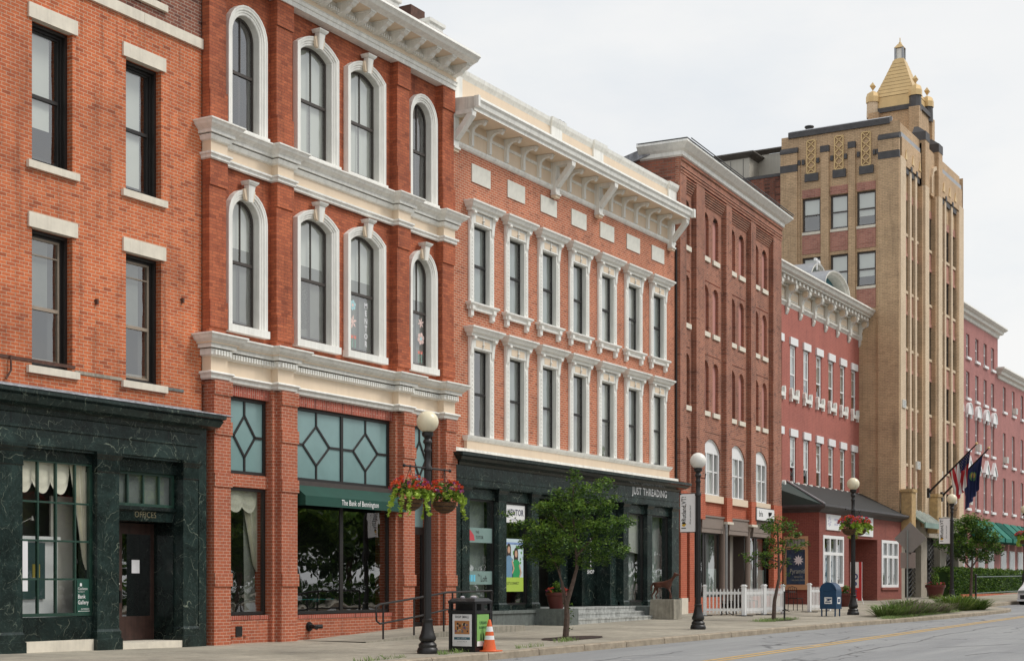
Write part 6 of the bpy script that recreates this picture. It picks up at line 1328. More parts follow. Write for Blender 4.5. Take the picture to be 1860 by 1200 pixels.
def lamp(s, p, label, globe, extra=None):
    f = Fr(s, p); f.thing('street_lamp', label, 'street lamp', 'globe street lamps along the kerb')
    put('post', shared('lamp', lambda: lampmesh(0).mesh('post', smooth=True)), f.root)
    g = shared(('globe', globe), lambda: (lambda m: (m.ball((0, 0, 4.5), .215, M[globe], 14), m.mesh('globe', smooth=True))[1])(MB())); put('globe', g, f.root)
    if extra == 'arms': put('arm', shared('arms', lambda: arms().mesh('arm')), f.root)
    if extra == 'lug': m = MB(); m.tube([(0, .06, 4.05), (0, .2, 4.02), (0, .22, 4.15)], .015, M['iron'], 6); put('bracket', m.mesh('bracket'), f.root)
    return f
def basket(s, p, z, label, seed, big=1.):
    f = Fr(s, p); f.z0 = z; rb = random.Random(seed); f.thing('hanging_basket', label, 'flower basket', 'hanging flower baskets on the street lamps')
    mb = MB(); rr = [(.03, -.5 + 0)] ; n = 14
    prof = [(.24 * math.sin(PI / 2 * i / 8) + .002, -.62 - .22 * math.cos(PI / 2 * i / 8)) for i in range(9)]
    mb.lathe([(r, z + zz) for r, zz in prof], M['coir'], (0, 0, 0), 18)
    for k in range(6): a = prof[min(8, k + 2)]; 
    for i in (2, 4, 6, 8): r, zz = prof[i]; mb.tube([(r * 1.02 * math.cos(2 * PI * j / 18), r * 1.02 * math.sin(2 * PI * j / 18), z + zz) for j in range(19)], .006, M['iron'], 4, cap=False)
    mb.build('basket', f)
    mb = MB()
    for k in range(3): a = 2 * PI * k / 3 + .4; mb.tube([(0, 0, z), (.23 * math.cos(a), .23 * math.sin(a), z - .6)], .006, M['iron'], 4)
    mb.build('chain', f)
    mb = MB(); leaves(mb, (0, 0, z - .42), (.36, .36, .2), 620, .075, [M['leafd'], M['leaf']], rb, .3)
    for q in range(9):                           # trailing lime vines
        a = rb.gauss(1.2, 1.0) if q < 6 else rb.uniform(2.5, 4); L_ = rb.choice([.1, .15, .2, .3, .5])
        for t in range(13): tt = t / 13; leaves(mb, ((.3 + .13 * tt) * math.cos(a), (.3 + .13 * tt) * math.sin(a), z - .46 - L_ * tt), (.05, .05, .05), 4, .1, [M['lime']], rb, .1)
    leaves(mb, (.0, .2, z - .48), (.28, .16, .12), 150, .1, [M['lime']], rb); mb.build('foliage', f)
    mb = MB()
    for q in range(95):
        d = Vector((rb.gauss(0, 1), rb.gauss(0, 1), abs(rb.gauss(0, .8)))).normalized(); c = (d.x * .38, d.y * .38, z - .42 + d.z * .26)
        leaves(mb, c, (.04, .04, .03), 9, .058, [M['redf']] if rb.random() < .75 else [M['pinkf']], rb, .1)
    mb.build('flower', f); return f
lamp(24.55, 16.34, 'nearest globe lamp post, carrying two flower baskets beside the litter bin', 'globe', 'arms')
basket(24.55 - .6, 16.34, gz(24.6, 16.3) + 3.58, 'nearer of the two flower baskets on the closest lamp post, with long lime vines', 1); basket(24.55 + .6, 16.34, gz(24.6, 16.3) + 3.58, 'farther of the two flower baskets on the closest lamp post', 2)
lamp(37.42, 16.23, 'globe lamp post with a white banner in front of the bricked up arches building', 'globew', 'lug')
lamp(50.9, 16.3, 'globe lamp post with flower basket rising from the grasses past the blue mailbox', 'globe', 'arms')
basket(50.9 - .45, 16.3, gz(51, 16.3) + 3.55, 'left basket of red flowers on the lamp post past the mailbox', 3); basket(50.9 + .7, 16.3, gz(51, 16.3) + 3.58, 'right basket with lime leaves on the lamp post past the mailbox', 4)
sL4 = spot(1729, 16.45); lamp(sL4, 16.45, 'globe lamp post with a white banner in front of the tan tower', 'globe', 'lug')
sL5 = spot(1862, 16.4); lamp(sL5, 16.4, 'globe lamp post at the right edge of the picture, farthest away', 'globe', 'arms'); basket(sL5 - .6, 16.4, gz(sL5, 16.3) + 3.58, 'flower basket on the farthest lamp post at the right edge', 5); basket(sL5 + .6, 16.4, gz(sL5, 16.3) + 3.58, 'flower basket behind the farthest lamp post', 6)
def banner(s, p, z0, z1, wd, label):
    f = Fr(s, p, -90); f.z0 = gz(s, p); f.thing('street_banner', label, 'banner', 'street banners on lamp posts'); mb = MB(); bc = flat('bannercloth', (.88, .88, .88, 1), .8)
    mb.box(-wd - .08, -.08, -.006, .006, z0, z1, bc); mb.build('cloth', f)
    mb = MB(); mb.tube([(-.05 - wd, 0, z1 + .01), (0, 0, z1 + .01)], .012, M['iron'], 6); mb.ball((-.07 - wd, 0, z1 + .01), .03, M['iron'], 5); mb.build('rod', f); mb = MB(); mb.tube([(-.05 - wd, 0, z0 - .01), (0, 0, z0 - .01)], .012, M['iron'], 6); mb.build('rod', f)
    mb = MB(); um = -wd * .62 - .08; H = z1 - z0
    text(mb, 'I', um, z0 + .08 * H, .009, 0, .13 * wd / .45, M['ink'], .9, rot=PI / 2, align='LEFT', bold=.02); text(mb, 'Rutland,VT!', um, z0 + .28 * H, .009, 0, .13 * wd / .45, M['ink'], .70 * H / 1.03, rot=PI / 2, align='LEFT', bold=.02)
    text(mb, 'All are welcome here!', -wd * .28 - .08, z0 + .2 * H, .009, 0, .05 * wd / .45, M['ink'], .8 * H / 1.03, rot=PI / 2, align='LEFT')
    yb = flat('heartyellow', (.7, .42, .03, 1)); c = (um - .055, z0 + .205 * H); r = .075 * H / 1.03
    mb.poly([(c[0] + a * r, .009, c[1] + b * r) for a, b in ((.9, 0), (.3, .85), (-.5, .85), (-.85, .4), (-.5, 0), (-.85, -.4), (-.5, -.85), (.3, -.85))], yb)
    mb.poly([(c[0] + a * r, .0095, c[1] + b * r) for a, b in ((.9, 0), (.3, .85), (-.5, .85), (-.85, .4), (-.5, 0))], M['ink']) ; mb.build('lettering', f)
zf = lambda y, z: CZ + (HY - y) * z / F
banner(37.42, 16.23, zf(965, 40.5), zf(896, 40.5), .44, 'white street banner on the lamp post beside the marble shopfront corner')
banner(sL4, 16.45, zf(988, 65.6), zf(943, 65.6), .46, 'white street banner on the lamp post in front of the tan tower')

# ================================================================ litter bin, cone
f = Fr(25.40, 15.78 + .62); f.z0 = gz(25.5, 16); z = f.z0; f.thing('litter_bin', 'black square litter bin with a shop small poster beside the nearest lamp post', 'litter bin')
mb = MB(); k = M['ink']; bk = flat('binblack', (.012, .012, .014, 1), .35); M['bin'] = bk
mb.box(.02, .6, .02, .6, z + .06, z + .78, bk); mb.box(0, .62, 0, .62, z, z + .08, bk)
for u in (0, .56):
    for w in (0, .56): mb.box(u, u + .06, w, w + .06, z + .08, z + .98, bk)
mb.box(-.01, .63, -.01, .63, z + .76, z + .82, bk); mb.box(-.01, .63, -.01, .63, z + .955, z + 1.0, bk); mb.box(.25, .37, -.0, .61, z + .82, z + .95, bk); mb.build('body', f)
mb = MB(); mb.prism([(-.02, -.02), (.64, -.02), (.64, .64), (-.02, .64)], lambda a, b: (a, b, z + 1.0), lambda a, b: (.31 + (a - .31) * .8, .31 + (b - .31) * .8, z + 1.06), bk); mb.build('lid', f)
fs = Fr(25.40, 15.78 + .62, -90)                  # face towards -X
def poster(side, base, pic, title, parent):
    mb = MB()
    if side: T_ = lambda u, w, zz: (-w, u, zz)
    a, b, z0, z1 = .085, .535, z + .11, z + .745
    mb.box(a, b, .0, .008, z0, z1, base)
    if title == 1:
        mb.box(a + .05, b - .05, .008, .01, z0 + .24, z1 - .13, flat('orangepic', (.5, .22, .08, 1))); rq = random.Random(8)
        for _ in range(26): x, y = rq.uniform(a + .06, b - .1), rq.uniform(z0 + .25, z1 - .2); mb.box(x, x + rq.uniform(.02, .05), .01, .0105 + rq.random() * .001, y, y + rq.uniform(.02, .06), rq.choice([flat('pcream', (.6, .5, .35, 1)), M['ink'], flat('ppurple', (.14, .08, .18, 1)), flat('pgrey', (.2, .17, .15, 1))]))
        text(mb, 'SHOP SMALL', (a + b) / 2, z1 - .075, .011, 0, .045, M['ink'], .82, bold=.02); mb.box(a + .04, b - .04, .008, .01, z0 + .13, z0 + .18, flat('pteal', (.04, .13, .17, 1)))
        text(mb, 'EAT LOCAL', (a + b) / 2, z0 + .145, .012, 0, .022, M['wht'], 1.3); text(mb, '* * * * * * *', (a + b) / 2, z0 + .07, .011, 0, .03, M['ink'], 1.1)
    else:
        mb.box(a, b, .008, .01, z0, z0 + .1, M['wht']); g2 = flat('pdgreen', (.02, .1, .03, 1)); text(mb, 'URBAN', (a + b) / 2, z1 - .2, .011, 0, .06, g2, .9, bold=.02); text(mb, 'RUNWAY', (a + b) / 2, z1 - .29, .011, 0, .05, g2, .9, bold=.02)
        for x in (a + .12, a + .22): mb.poly([(x, .011, z0 + .12), (x + .05, .011, z0 + .12), (x + .03, .011, z0 + .25), (x + .01, .011, z0 + .25)], M['ink'])
    return mb
mb = poster(0, M['wht'], None, 1, None); me = mb.mesh('poster', z); o = bpy.data.objects.new('poster', me); COL.objects.link(o); o.parent = f.root; o.rotation_euler = (0, 0, R(-90)); o.location = (0.015, 0, 0); 
mb = poster(0, flat('pgreen', (.22, .45, .12, 1)), None, 2, None); me = mb.mesh('poster', z); o = bpy.data.objects.new('poster', me); COL.objects.link(o); o.parent = f.root; o.location = (0, -.605, 0)
mb = MB(); cl = flat('cuplid', (.55, .52, .56, 1), .2)
for (u, w) in ((.2, .2), (.42, .3), (.25, .45)): mb.lathe([(.001, 0), (.04, 0), (.05, .03), (.02, .05), (.001, .05)], cl, (u, w, z + 1.055), 9)
mb.build('litter', f)
sc_ = spot(889, 15.66); f = Fr(sc_, 15.66); z = f.z0 = gz(sc_, 15.66); f.thing('traffic_cone', 'orange traffic cone with white bands leaning on the kerb beside the litter bin', 'traffic cone')
mb = MB(); oc = flat('coneorange', (.75, .13, .03, 1), .5); mb.box(-.19, .19, -.19, .19, z, z + .03, oc); mb.lathe([(.14, .03), (.135, .05), (.10, .24)], oc, (0, 0, z), 20); mb.lathe([(.09, .32), (.078, .40)], oc, (0, 0, z), 20); mb.lathe([(.058, .5), (.03, .62), (.02, .64), (0, .64)], oc, (0, 0, z), 20); mb.build('body', f, smooth=True)
mb = MB(); mb.lathe([(.10, .24), (.09, .32)], M['wht'], (0, 0, z), 20); mb.build('reflective_band', f, smooth=True); mb = MB(); mb.lathe([(.078, .40), (.058, .5)], M['wht'], (0, 0, z), 20); mb.build('reflective_band', f, smooth=True)
fc = Fr(sc_, 15.66, -60); fc.root = f.root; mb = MB(); text(mb, 'CITY', 0, .14, .128, 0, .045, M['ink'], .9); text(mb, 'DPW', 0, .08, .135, 0, .045, M['ink'], .9); me = mb.mesh('lettering'); o = bpy.data.objects.new('lettering', me); COL.objects.link(o); o.parent = f.root; o.rotation_euler = (R(-16), 0, R(-60)); o.location = (0, 0, 0)

# ================================================================ ramp and handrail
xr = lambda x: spot(x, 19.6)
f = Fr(27.0, 19.6); f.thing('concrete_ramp', 'concrete ramp rising along the bank front to its side door', 'ramp')
mb = MB(); g0 = gz(27, 20); top = lambda u: g0 + .0 + .2 * max(0, min(1, u / 4.6)) + .02
mb.grid([[(u, w, top(u)) for u in (0, 1.5, 3, 4.6, 7.0)] for w in (.0, -1.75)], M['walk']); mb.grid([[(u, 0, zz(u)) for u in (0, 1.5, 3, 4.6, 7.0)] for zz in (top, lambda u: g0 - .2)], M['conc']); mb.poly([(7., 0, g0 - .2), (7., -1.75, g0 - .2), (7., -1.75, top(7)), (7., 0, top(7))], M['conc']); mb.build('slab', f)
f = Fr(xr(690), 19.66); f.thing('handrail', 'black pipe handrail beside the concrete ramp', 'railing'); U_ = lambda x: f.U(x, 0)
def zr(x, y): return f.Z(x, y, 0)
top_ = [(683, 1112), (683, 1102), (688, 1097), (752, 1086), (812, 1075), (893, 1072), (895, 1078)]; low_ = [(683, 1112), (684, 1127), (690, 1132), (752, 1120), (812, 1106)]
mb = MB(); mb.tube([(U_(x), 0, zr(x, y)) for x, y in top_], .024, M['iron'], 8); mb.build('top_rail', f, smooth=True)
mb = MB(); mb.tube([(U_(x), 0, zr(x, y)) for x, y in low_] + [(U_(890), 0, zr(890, 1106))], .022, M['iron'], 8); mb.build('lower_rail', f, smooth=True)
for x, y0, y1 in ((696, 1096, 1166), (752, 1086, 1159), (806, 1077, 1152), (822, 1075, 1150), (893, 1072, 1145)): mb = MB(); mb.tube([(U_(x), 0, zr(x, y1)), (U_(x), 0, zr(x, y0))], .022, M['iron'], 8); mb.box(U_(x) - .05, U_(x) + .05, -.05, .05, zr(x, y1) - .02, zr(x, y1) + .03, M['iron']); mb.build('post', f)
# fire brigade inlet and alarm bell on the walls
f = Fr(B.xy(3.55, .02)[0], B.xy(3.55, .02)[1]); z = B.Z(562, 1137, .05); mb = MB(); f.z0 = z
mb.lathe([(.0, 0), (.1, 0), (.1, .02)], M['iron'], (0, 0, z), 14)
f.thing('standpipe_inlet', 'black twin fire hose inlet low on the brick wall of the bank', 'hose inlet')
mb = MB()
for w0, r in ((0, .11), (.03, .09)): mb.prism([(r * math.cos(t * PI / 7), r * math.sin(t * PI / 7)) for t in range(14)], lambda a, b: (a, w0, z + b), lambda a, b: (a, w0 + .03, z + b), M['iron'])
mb.tube([(0, .05, z), (.0, .2, z)], .05, M['iron']); mb.tube([(0, .14, z), (.17, .26, z + .0)], [.045, .05], M['iron']); mb.tube([(0, .16, z), (-.1, .3, z - .02)], [.045, .05], M['iron']); mb.build('body', f)
f = Fr(*C.xy(.15, .02)); z = f.z0 = C.Z(841, 778, .05); f.thing('alarm_bell', 'round red alarm bell on brick between bank and salmon building', 'alarm bell'); mb = MB(); rb_ = flat('bellred', (.5, .02, .03, 1), .4)
for w0, w1, r in ((0, .07, .11), (.07, .1, .125), (.1, .13, .08)): mb.prism([(r * math.cos(t * PI / 9), r * math.sin(t * PI / 9)) for t in range(18)], lambda a, b: (a, w0, z + b), lambda a, b: (a, w1, z + b), rb_)
mb.build('body', f)
# ================================================================ planters
def planter(s, p, z, r, h, label, seed, tall=.3, mat='terra'):
    f = Fr(s, p); f.z0 = z; rp = random.Random(seed); f.thing('planter', label, 'planter', 'round flower planters')
    mb = MB(); mb.lathe([(0, 0), (r * .62, 0), (r * .9, h * .78), (r, h * .82), (r * 1.02, h), (r * .9, h), (r * .88, h * .9), (0, h * .9)], M[mat], (0, 0, z), 20); mb.build('pot', f, smooth=True)
    mb = MB(); leaves(mb, (0, 0, z + h), (r * .9, r * .9, .14), 240, .09, [M['leaf'], M['leafd']], rp, .2); leaves(mb, (0, 0, z + h + tall * .5), (r * .4, r * .4, tall * .6), 220, .09, [M['leafp'], M['leaf']], rp, .1)
    for q in range(26): a = rp.uniform(0, 2 * PI); rr = r * rp.uniform(.5, 1.05); leaves(mb, (rr * math.cos(a), rr * math.sin(a), z + h + rp.uniform(.02, .14)), (.04, .04, .03), 7, .06, [M['redf'], M['redf'], M['pinkf']], rp, .1)
    mb.build('foliage', f)  # leaves and blossoms of the pot in one mesh
cs, cp = C.xy(4.35, .85); planter(cs, cp, .93 + .003, .31, .46, 'dark red pot of orange flowers on the granite block by the marble shop steps', 1)
planter(spot(1536, 19.6), 19.6, gz(60, 20), .42, .55, 'dark red pot of purple flowers behind the blue mailbox', 2); planter(spot(1699, 20.2), 20.2, gz(76, 20), .5, .7, 'dark red pot in front of the tan tower entrance', 3, .6)
# ================================================================ picket fences
def picket(label, a, b, z=0, posts=True, n=11):
    (s0, p0), (s1, p1) = a, b; L_ = math.hypot(s1 - s0, p1 - p0); f = Fr(s0, p0, math.degrees(math.atan2(p1 - p0, s1 - s0))); f.z0 = z = gz(s0, p0); f.thing('picket_fence', label, 'fence', 'white picket fence panels')
    for u in (0, L_):
        mb = MB(); mb.box(u - .055, u + .055, -.055, .055, z + .02, z + .98, M['wht']); mb.box(u - .075, u + .075, -.075, .075, z + .98, z + 1.02, M['wht']); mb.box(u - .05, u + .05, -.05, .05, z + 1.02, z + 1.05, M['wht']); mb.build('post', f)
        mb = MB(); mb.box(u - .25, u + .25, -.06, .06, z, z + .022, M['iron']); mb.box(u - .06, u + .06, -.3, .3, z, z + .0215, M['iron']); mb.build('foot', f)
    mb = MB()
    for zz in (.16, .72): mb.box(.05, L_ - .05, -.02, .02, z + zz, z + zz + .09, M['wht'])
    mb.build('rail', f); mb = MB()
    for k in range(n): u = .1 + (L_ - .2) * (k + .5) / n; mb.uz([(u - .022, z + .08), (u - .022, z + .86), (u, z + .92), (u + .022, z + .86), (u + .022, z + .08)], .02, .035, M['wht'])
    mb.build('picket', f)
picket('white picket fence panel set square to the building, left end of the terrace', (46.9, 20.1), (47.55, 19.0), n=9); picket('white picket fence panel facing the road, next to the corner post', (47.62, 18.98), (49.0, 18.84), n=12); picket('white picket fence panel facing the road, behind the thin tree', (49.08, 18.83), (50.45, 18.68), n=12)
picket('white picket fence panel behind the blue mailbox', (52.7, 18.5), (54.3, 18.3), n=13)
# ================================================================ cafe furniture
def chair(s, p, a, label):
    f = Fr(s, p, a); z = f.z0; f.thing('cafe_chair', label, 'chair', 'dark cafe chairs'); I = M['iron']; mb = MB(); mb.box(-.2, .2, -.2, .2, z + .44, z + .47, I); mb.build('seat', f)
    for u, w in ((-.18, -.18), (.18, -.18), (-.18, .18), (.18, .18)): mb = MB(); mb.tube([(u * 1.1, w * 1.1, z), (u, w, z + .45)], .014, I, 5); mb.build('leg', f)
    mb = MB(); mb.tube([(-.18, -.19, z + .45), (-.18, -.22, z + .85), (0, -.23, z + .9), (.18, -.22, z + .85), (.18, -.19, z + .45)], .014, I, 5)
    for u in (-.09, 0, .09): mb.tube([(u, -.19, z + .46), (u, -.22, z + .86)], .01, I, 4)
    mb.build('backrest', f)
def table(s, p, label):
    f = Fr(s, p); z = f.z0; f.thing('cafe_table', label, 'table', 'dark cafe tables'); I = M['iron']; mb = MB(); mb.box(-.35, .35, -.35, .35, z + .7, z + .73, I); mb.build('tabletop', f)
    mb = MB(); mb.tube([(0, 0, z), (0, 0, z + .7)], .025, I)
    for k in range(4): a = k * PI / 2 + .4; mb.tube([(0, 0, z + .12), (.3 * math.cos(a), .3 * math.sin(a), z)], .015, I, 5)
    mb.build('leg', f)
table(48.3, 19.9, 'black cafe table behind the near picket fence panels'); chair(47.9, 19.7, 20, 'dark chair behind the corner picket post'); chair(48.9, 19.8, 160, 'dark chair behind the middle picket fence panel')
table(53.0, 19.6, 'black cafe table beside the blue film side window'); chair(54.0, 19.5, 80, 'dark chair between cafe table and far picket fence')
chair(50.1, 19.7, 30, 'dark chair behind the thin tree')
# ================================================================ mailbox
f = Fr(48.75, 16.75); z = f.z0; f.thing('mailbox', 'dark blue rounded mailbox on four legs beside the grasses', 'mailbox'); bl = plain('postal blue paint', (.010, .055, .13, 1), .35, .15, 4.); M['mail'] = bl
mb = MB(); pr = [(0, z + .25), (0, z + .85)] + [(.28 - .28 * math.cos(PI * k / 14), z + .85 + .28 * math.sin(PI * k / 14)) for k in range(1, 14)] + [(.56, z + .85), (.56, z + .25)]
mb.wz(pr, .0, .55, bl); mb.build('body', f)
mb = MB(); mb.wz([(0 - .01, z + .84)] + [(.28 - .29 * math.cos(PI * k / 14), z + .85 + .29 * math.sin(PI * k / 14)) for k in range(1, 14)] + [(.57, z + .84), (.57, z + .87)], -.012, .0, bl); mb.box(-.01, .56, .555, .57, z + .25, z + .3, bl); mb.build('trim', f)
for u in (.03, .49):
    for w in (.03, .49): mb = MB(); mb.box(u, u + .04, w, w + .04, z, z + .26, bl); mb.build('leg', f)
mb = MB(); mb.box(-.012, -.004, .16, .42, z + .42, z + .64, M['wht']); navy = flat('eaglenavy', (.01, .04, .12, 1))
mb.prism([(.18, z + .46), (.38, z + .46), (.36, z + .49), (.2, z + .49)], lambda a, b: (-.012, a, b), lambda a, b: (-.0135, a, b), navy); mb.prism([(.19, z + .60), (.41, z + .6), (.40, z + .56), (.3, z + .55), (.37, z + .52), (.2, z + .51), (.28, z + .55)], lambda a, b: (-.012, a, b), lambda a, b: (-.0135, a, b), navy); mb.build('emblem', f)
mb = MB(); mb.box(.12, .42, .56, .566, z + .42, z + .64, M['wht']); mb.box(.18, .36, .566, .568, z + .47, z + .59, navy); mb.build('label', f)
# ================================================================ horse statue on block
f = Fr(43.3, 20.45); z = f.z0; mb = MB(); mb.prism([(0, .0), (.62, 0), (.62, .85), (0, .85)], lambda a, b: (a, b, z), lambda a, b: (.03 + a * .92, .03 + b * .94, z + .62), M['conc']); alone('concrete_block', mb, f, 'rough concrete block under the rusty horse sculpture', 'plinth')
def skin(name, joints, bones, mat, fr, label=None, cat=None, sub=1):
    me = bpy.data.meshes.new(name); me.from_pydata([(a, -b, c) for a, b, c, r in joints], bones, []); o = bpy.data.objects.new(name, me); COL.objects.link(o)
    m = o.modifiers.new('s', 'SKIN'); o.modifiers.new('b', 'SUBSURF').levels = sub
    for k, v in enumerate(me.skin_vertices[0].data): v.radius = (joints[k][3],) * 2; v.use_root = (k == 0)
    dg = bpy.context.evaluated_depsgraph_get(); dg.update(); m2 = bpy.data.meshes.new_from_object(o.evaluated_get(dg)); bpy.data.objects.remove(o); m2.name = name
    m2.materials.clear(); m2.materials.append(mat); m2.polygons.foreach_set('material_index', [0] * len(m2.polygons)); m2.polygons.foreach_set('use_smooth', [True] * len(m2.polygons))
    return m2
J = [(0, -.28, .50, .105), (0, -.1, .48, .10), (0, .12, .49, .11), (0, .22, .60, .06), (0, .32, .72, .045), (0, .36, .80, .045), (0, .48, .78, .028), (0, .53, .77, .02),
     (.05, -.3, .38, .055), (.05, -.26, .24, .03), (.05, -.34, .14, .022), (.05, -.3, .02, .025), (-.05, -.3, .38, .055), (-.05, -.34, .24, .03), (-.05, -.42, .14, .022), (-.05, -.4, .02, .025),
     (.05, .14, .36, .04), (.05, .17, .2, .024), (.05, .15, .02, .022), (-.05, .14, .36, .04), (-.05, .22, .22, .024), (-.05, .26, .02, .022), (0, -.38, .52, .03), (0, -.46, .42, .03), (0, -.48, .26, .015), (.03, .34, .86, .012), (-.03, .34, .86, .012)]
Bn = [(0, 1), (1, 2), (2, 3), (3, 4), (4, 5), (5, 6), (6, 7), (0, 8), (8, 9), (9, 10), (10, 11), (0, 12), (12, 13), (13, 14), (14, 15), (2, 16), (16, 17), (17, 18), (2, 19), (19, 20), (20, 21), (0, 22), (22, 23), (23, 24), (5, 25), (5, 26)]
M['horse'] = plain('rusty bronze', (.11, .035, .018, 1), .6, .5, 9., dirt=(.03, .015, .01, 1))
me = skin('horse_statue', [(a, b, c, r) for a, b, c, r in J], Bn, M['horse'], f)
o = bpy.data.objects.new('horse_statue', me); COL.objects.link(o); o.location = (43.6, 20.05, z + .61); tagp(o, 'small rusty horse sculpture standing on the concrete block', 'sculpture')
# ================================================================ signs
sp_ = spot(1648, 16.4); f = Fr(sp_, 16.4, -90); z = f.z0 = gz(sp_, 16.4); dd = sp_ * CT + 16.4 * ST; f.thing('road_sign', 'back of a diamond shaped road sign above a small plate on a grey post', 'road sign')
mb = MB(); gp2 = flat('galv', (.25, .27, .26, 1), .45); zt = zf(962, dd); mb.tube([(0, 0, z), (0, 0, zt)], .03, gp2, 6); mb.build('post', f)
mb = MB(); sb2 = flat('signback', (.25, .225, .21, 1), .5); zc = zf(977, dd); k = .62; mb.uz([(.1, zc - k), (.1 + k, zc), (.1, zc + k), (.1 - k, zc)], -.06, -.045, sb2); mb.build('diamond_sign', f)
mb = MB(); z2 = zf(1017, dd); mb.box(-.28, .3, -.06, -.045, z2 - .3, z2 + .3, flat('signback2', (.3, .24, .22, 1), .5)); mb.build('plate', f)
so = spot(1550, 20.4); f = Fr(so, 20.4, -90); z = f.z0 = gz(so, 20.4); f.thing('open_sign', 'tall red and white open sign standing in the brick annex entrance', 'sign'); dd = so * CT + 20.4 * ST
mb = MB(); rdm = flat('signred', (.55, .03, .03, 1)); z0, z1 = zf(1090, dd), zf(1020, dd); mb.box(-.12, .38, -.02, .02, z0, z1, M['wht']); mb.box(-.12, .38, .02, .024, z0, z0 + .55, rdm); mb.box(.25, .38, .02, .024, z0 + .55, z1, rdm); mb.build('board', f)
mb = MB()
for q, ch in enumerate('OPEN'): text(mb, ch, .08, z1 - .75 - q * .36 + .0, .027, 0, .25, flat('signblue', (.03, .06, .2, 1)) if q < 3 else M['wht'], .9, bold=.04)
mb.build('lettering', f); mb = MB(); mb.tube([(.45, 0, gz(so, 20.4)), (.1, -.1, z0 + 1.0)], .02, M['wht'], 5); mb.tube([(-.2, 0, gz(so, 20.4)), (0, 0, z0 + .1)], .02, M['iron'], 5); mb.build('leg', f)
f = Fr(44.66, 16.48); z = f.z0; mb = MB(); mb.tube([(0, 0, z), (0, 0, z + .9)], .03, M['iron'], 8); mb.box(-.12, .12, -.02, .02, z + .3, z + .33, M['iron']); alone('bollard', mb, f, 'slim black post in front of the thin street tree', 'post')
# ================================================================ flags on the tower
def flag(x, y, xt, yt, label, us, lp):
    u0, z0 = T.UZ(x, y, .6); f = Fr(*T.xy(u0, .6)); f.z0 = z0; f.thing('flag', label, 'flag', 'flags on the tower front')
    w1 = 2.6; ut, zt = T.UZ(xt, yt, .6 + w1); ut -= u0
    mb = MB(); mb.tube([(0, 0, z0), (ut, w1, zt)], [.06, .035], M['iron'], 8); mb.box(-.1, .1, -.1, .02, z0 - .3, z0 + .2, M['iron']); mb.build('pole', f); mb = MB(); mb.ball((ut, w1, zt + .03), .07, M['gold'], 6); mb.build('finial', f)
    mb = MB(); n, m = 26, 24; rd, wh, nv = flat('flagred', (.42, .02, .03, 1), .8), flat('flagwhite', (.7, .68, .66, 1), .8), flat('flagnavy', (.012, .02, .09, 1), .8)
    P = lambda t: Vector((ut * t, w1 * t, z0 + (zt - z0) * t))
    ta, tb_ = lp; rows = []
    for j in range(m + 1):
        v = j / m; r = []
        for i in range(n + 1):
            h = i / n; b = P(ta + (tb_ - ta) * h); c = P(ta + (tb_ - ta) * .55); g = .42 * min(1, v * 1.6)
            q = b.lerp(Vector((c.x, c.y, b.z)), g); r.append((q.x + .09 * math.sin(i * 1.1 + v * 2) * min(1, v * 3), q.y + .07 * math.cos(i * .9 + v * 3) * min(1, v * 3), q.z - v * 1.75 - (1 - h) * v * .0))
        rows.append(r)
    for j in range(m):
        for i in range(n):
            if us: mt = nv if (i >= n * .46 and j < m * .36) else (rd if (i // 2) % 2 == 0 else wh)
            else: mt = nv
            mb.poly([rows[j][i], rows[j][i + 1], rows[j + 1][i + 1], rows[j + 1][i]], mt)
    if us:
        for j in range(1, 8, 2):
            for i in range(13, 26, 2): a = Vector(rows[j][i]); mb.poly([a + Vector(d) * .035 + Vector((-.02, .02, 0)) for d in ((0, 0, 1), (-.9, .5, .3), (-.6, .3, -.8), (.6, -.3, -.8), (.9, -.5, .3))], wh)
    else:
        a = Vector(rows[7][12]); gy = flat('armsgold', (.35, .25, .06, 1)); gn_ = flat('armsgreen', (.05, .15, .06, 1)); off = Vector((-.12, .06, 0))
        mb.poly([a + off + Vector((.0, .2 * math.cos(k * PI / 6), .25 * math.sin(k * PI / 6))) for k in range(12)], gn_); mb.poly([a + off * 1.05 + Vector((0, .12 * math.cos(k * PI / 6), .15 * math.sin(k * PI / 6) + .05)) for k in range(12)], gy)
    mb.build('cloth', f)
flag(1688, 893, 1774, 806, 'american flag hanging from the left pole on the tower', True, (.42, .88)); flag(1712, 900, 1796, 814, 'dark blue state flag hanging from the right pole on the tower', False, (.40, .88))
# ================================================================ parked car, mostly past the right edge
f = Fr(72.6, 15.45); z = f.z0 = rz(73, 15); f.thing('parked_car', 'white hatchback parked at the kerb, cut by the right edge of the picture', 'car'); cw2 = plain('white car paint', (.72, .73, .75, 1), .18, .02, 1.)
side = [(0, .28), (.02, .55), (.12, .68), (.9, .88), (1.05, .93), (1.75, 1.42), (3.1, 1.45), (3.75, 1.0), (4.15, .95), (4.2, .4), (4.15, .25), (.1, .22)]
mb = MB(); rows = []
for w, k in ((0.0, .0), (.02, .03), (.12, .06), (.9, .08), (1.66, .06), (1.76, .03), (1.78, .0)):
    ins = {0: .08, 1: .03, 2: 0, 3: -.02, 4: 0, 5: .03, 6: .08}[[0.0, .02, .12, .9, 1.66, 1.76, 1.78].index(w)]; rows.append([(2.1 + (a - 2.1) * (1 - ins), w + (0 if b < .95 else (.12 if w < .9 else -.12) * (b - .95) / .5), z + b - ins * .3 * (b > .9)) for a, b in side])
mb.grid(rows, cw2, cv=False, cu=True); mb.poly(rows[0], cw2); mb.poly(rows[-1], cw2); mb.build('body', f, smooth=True)
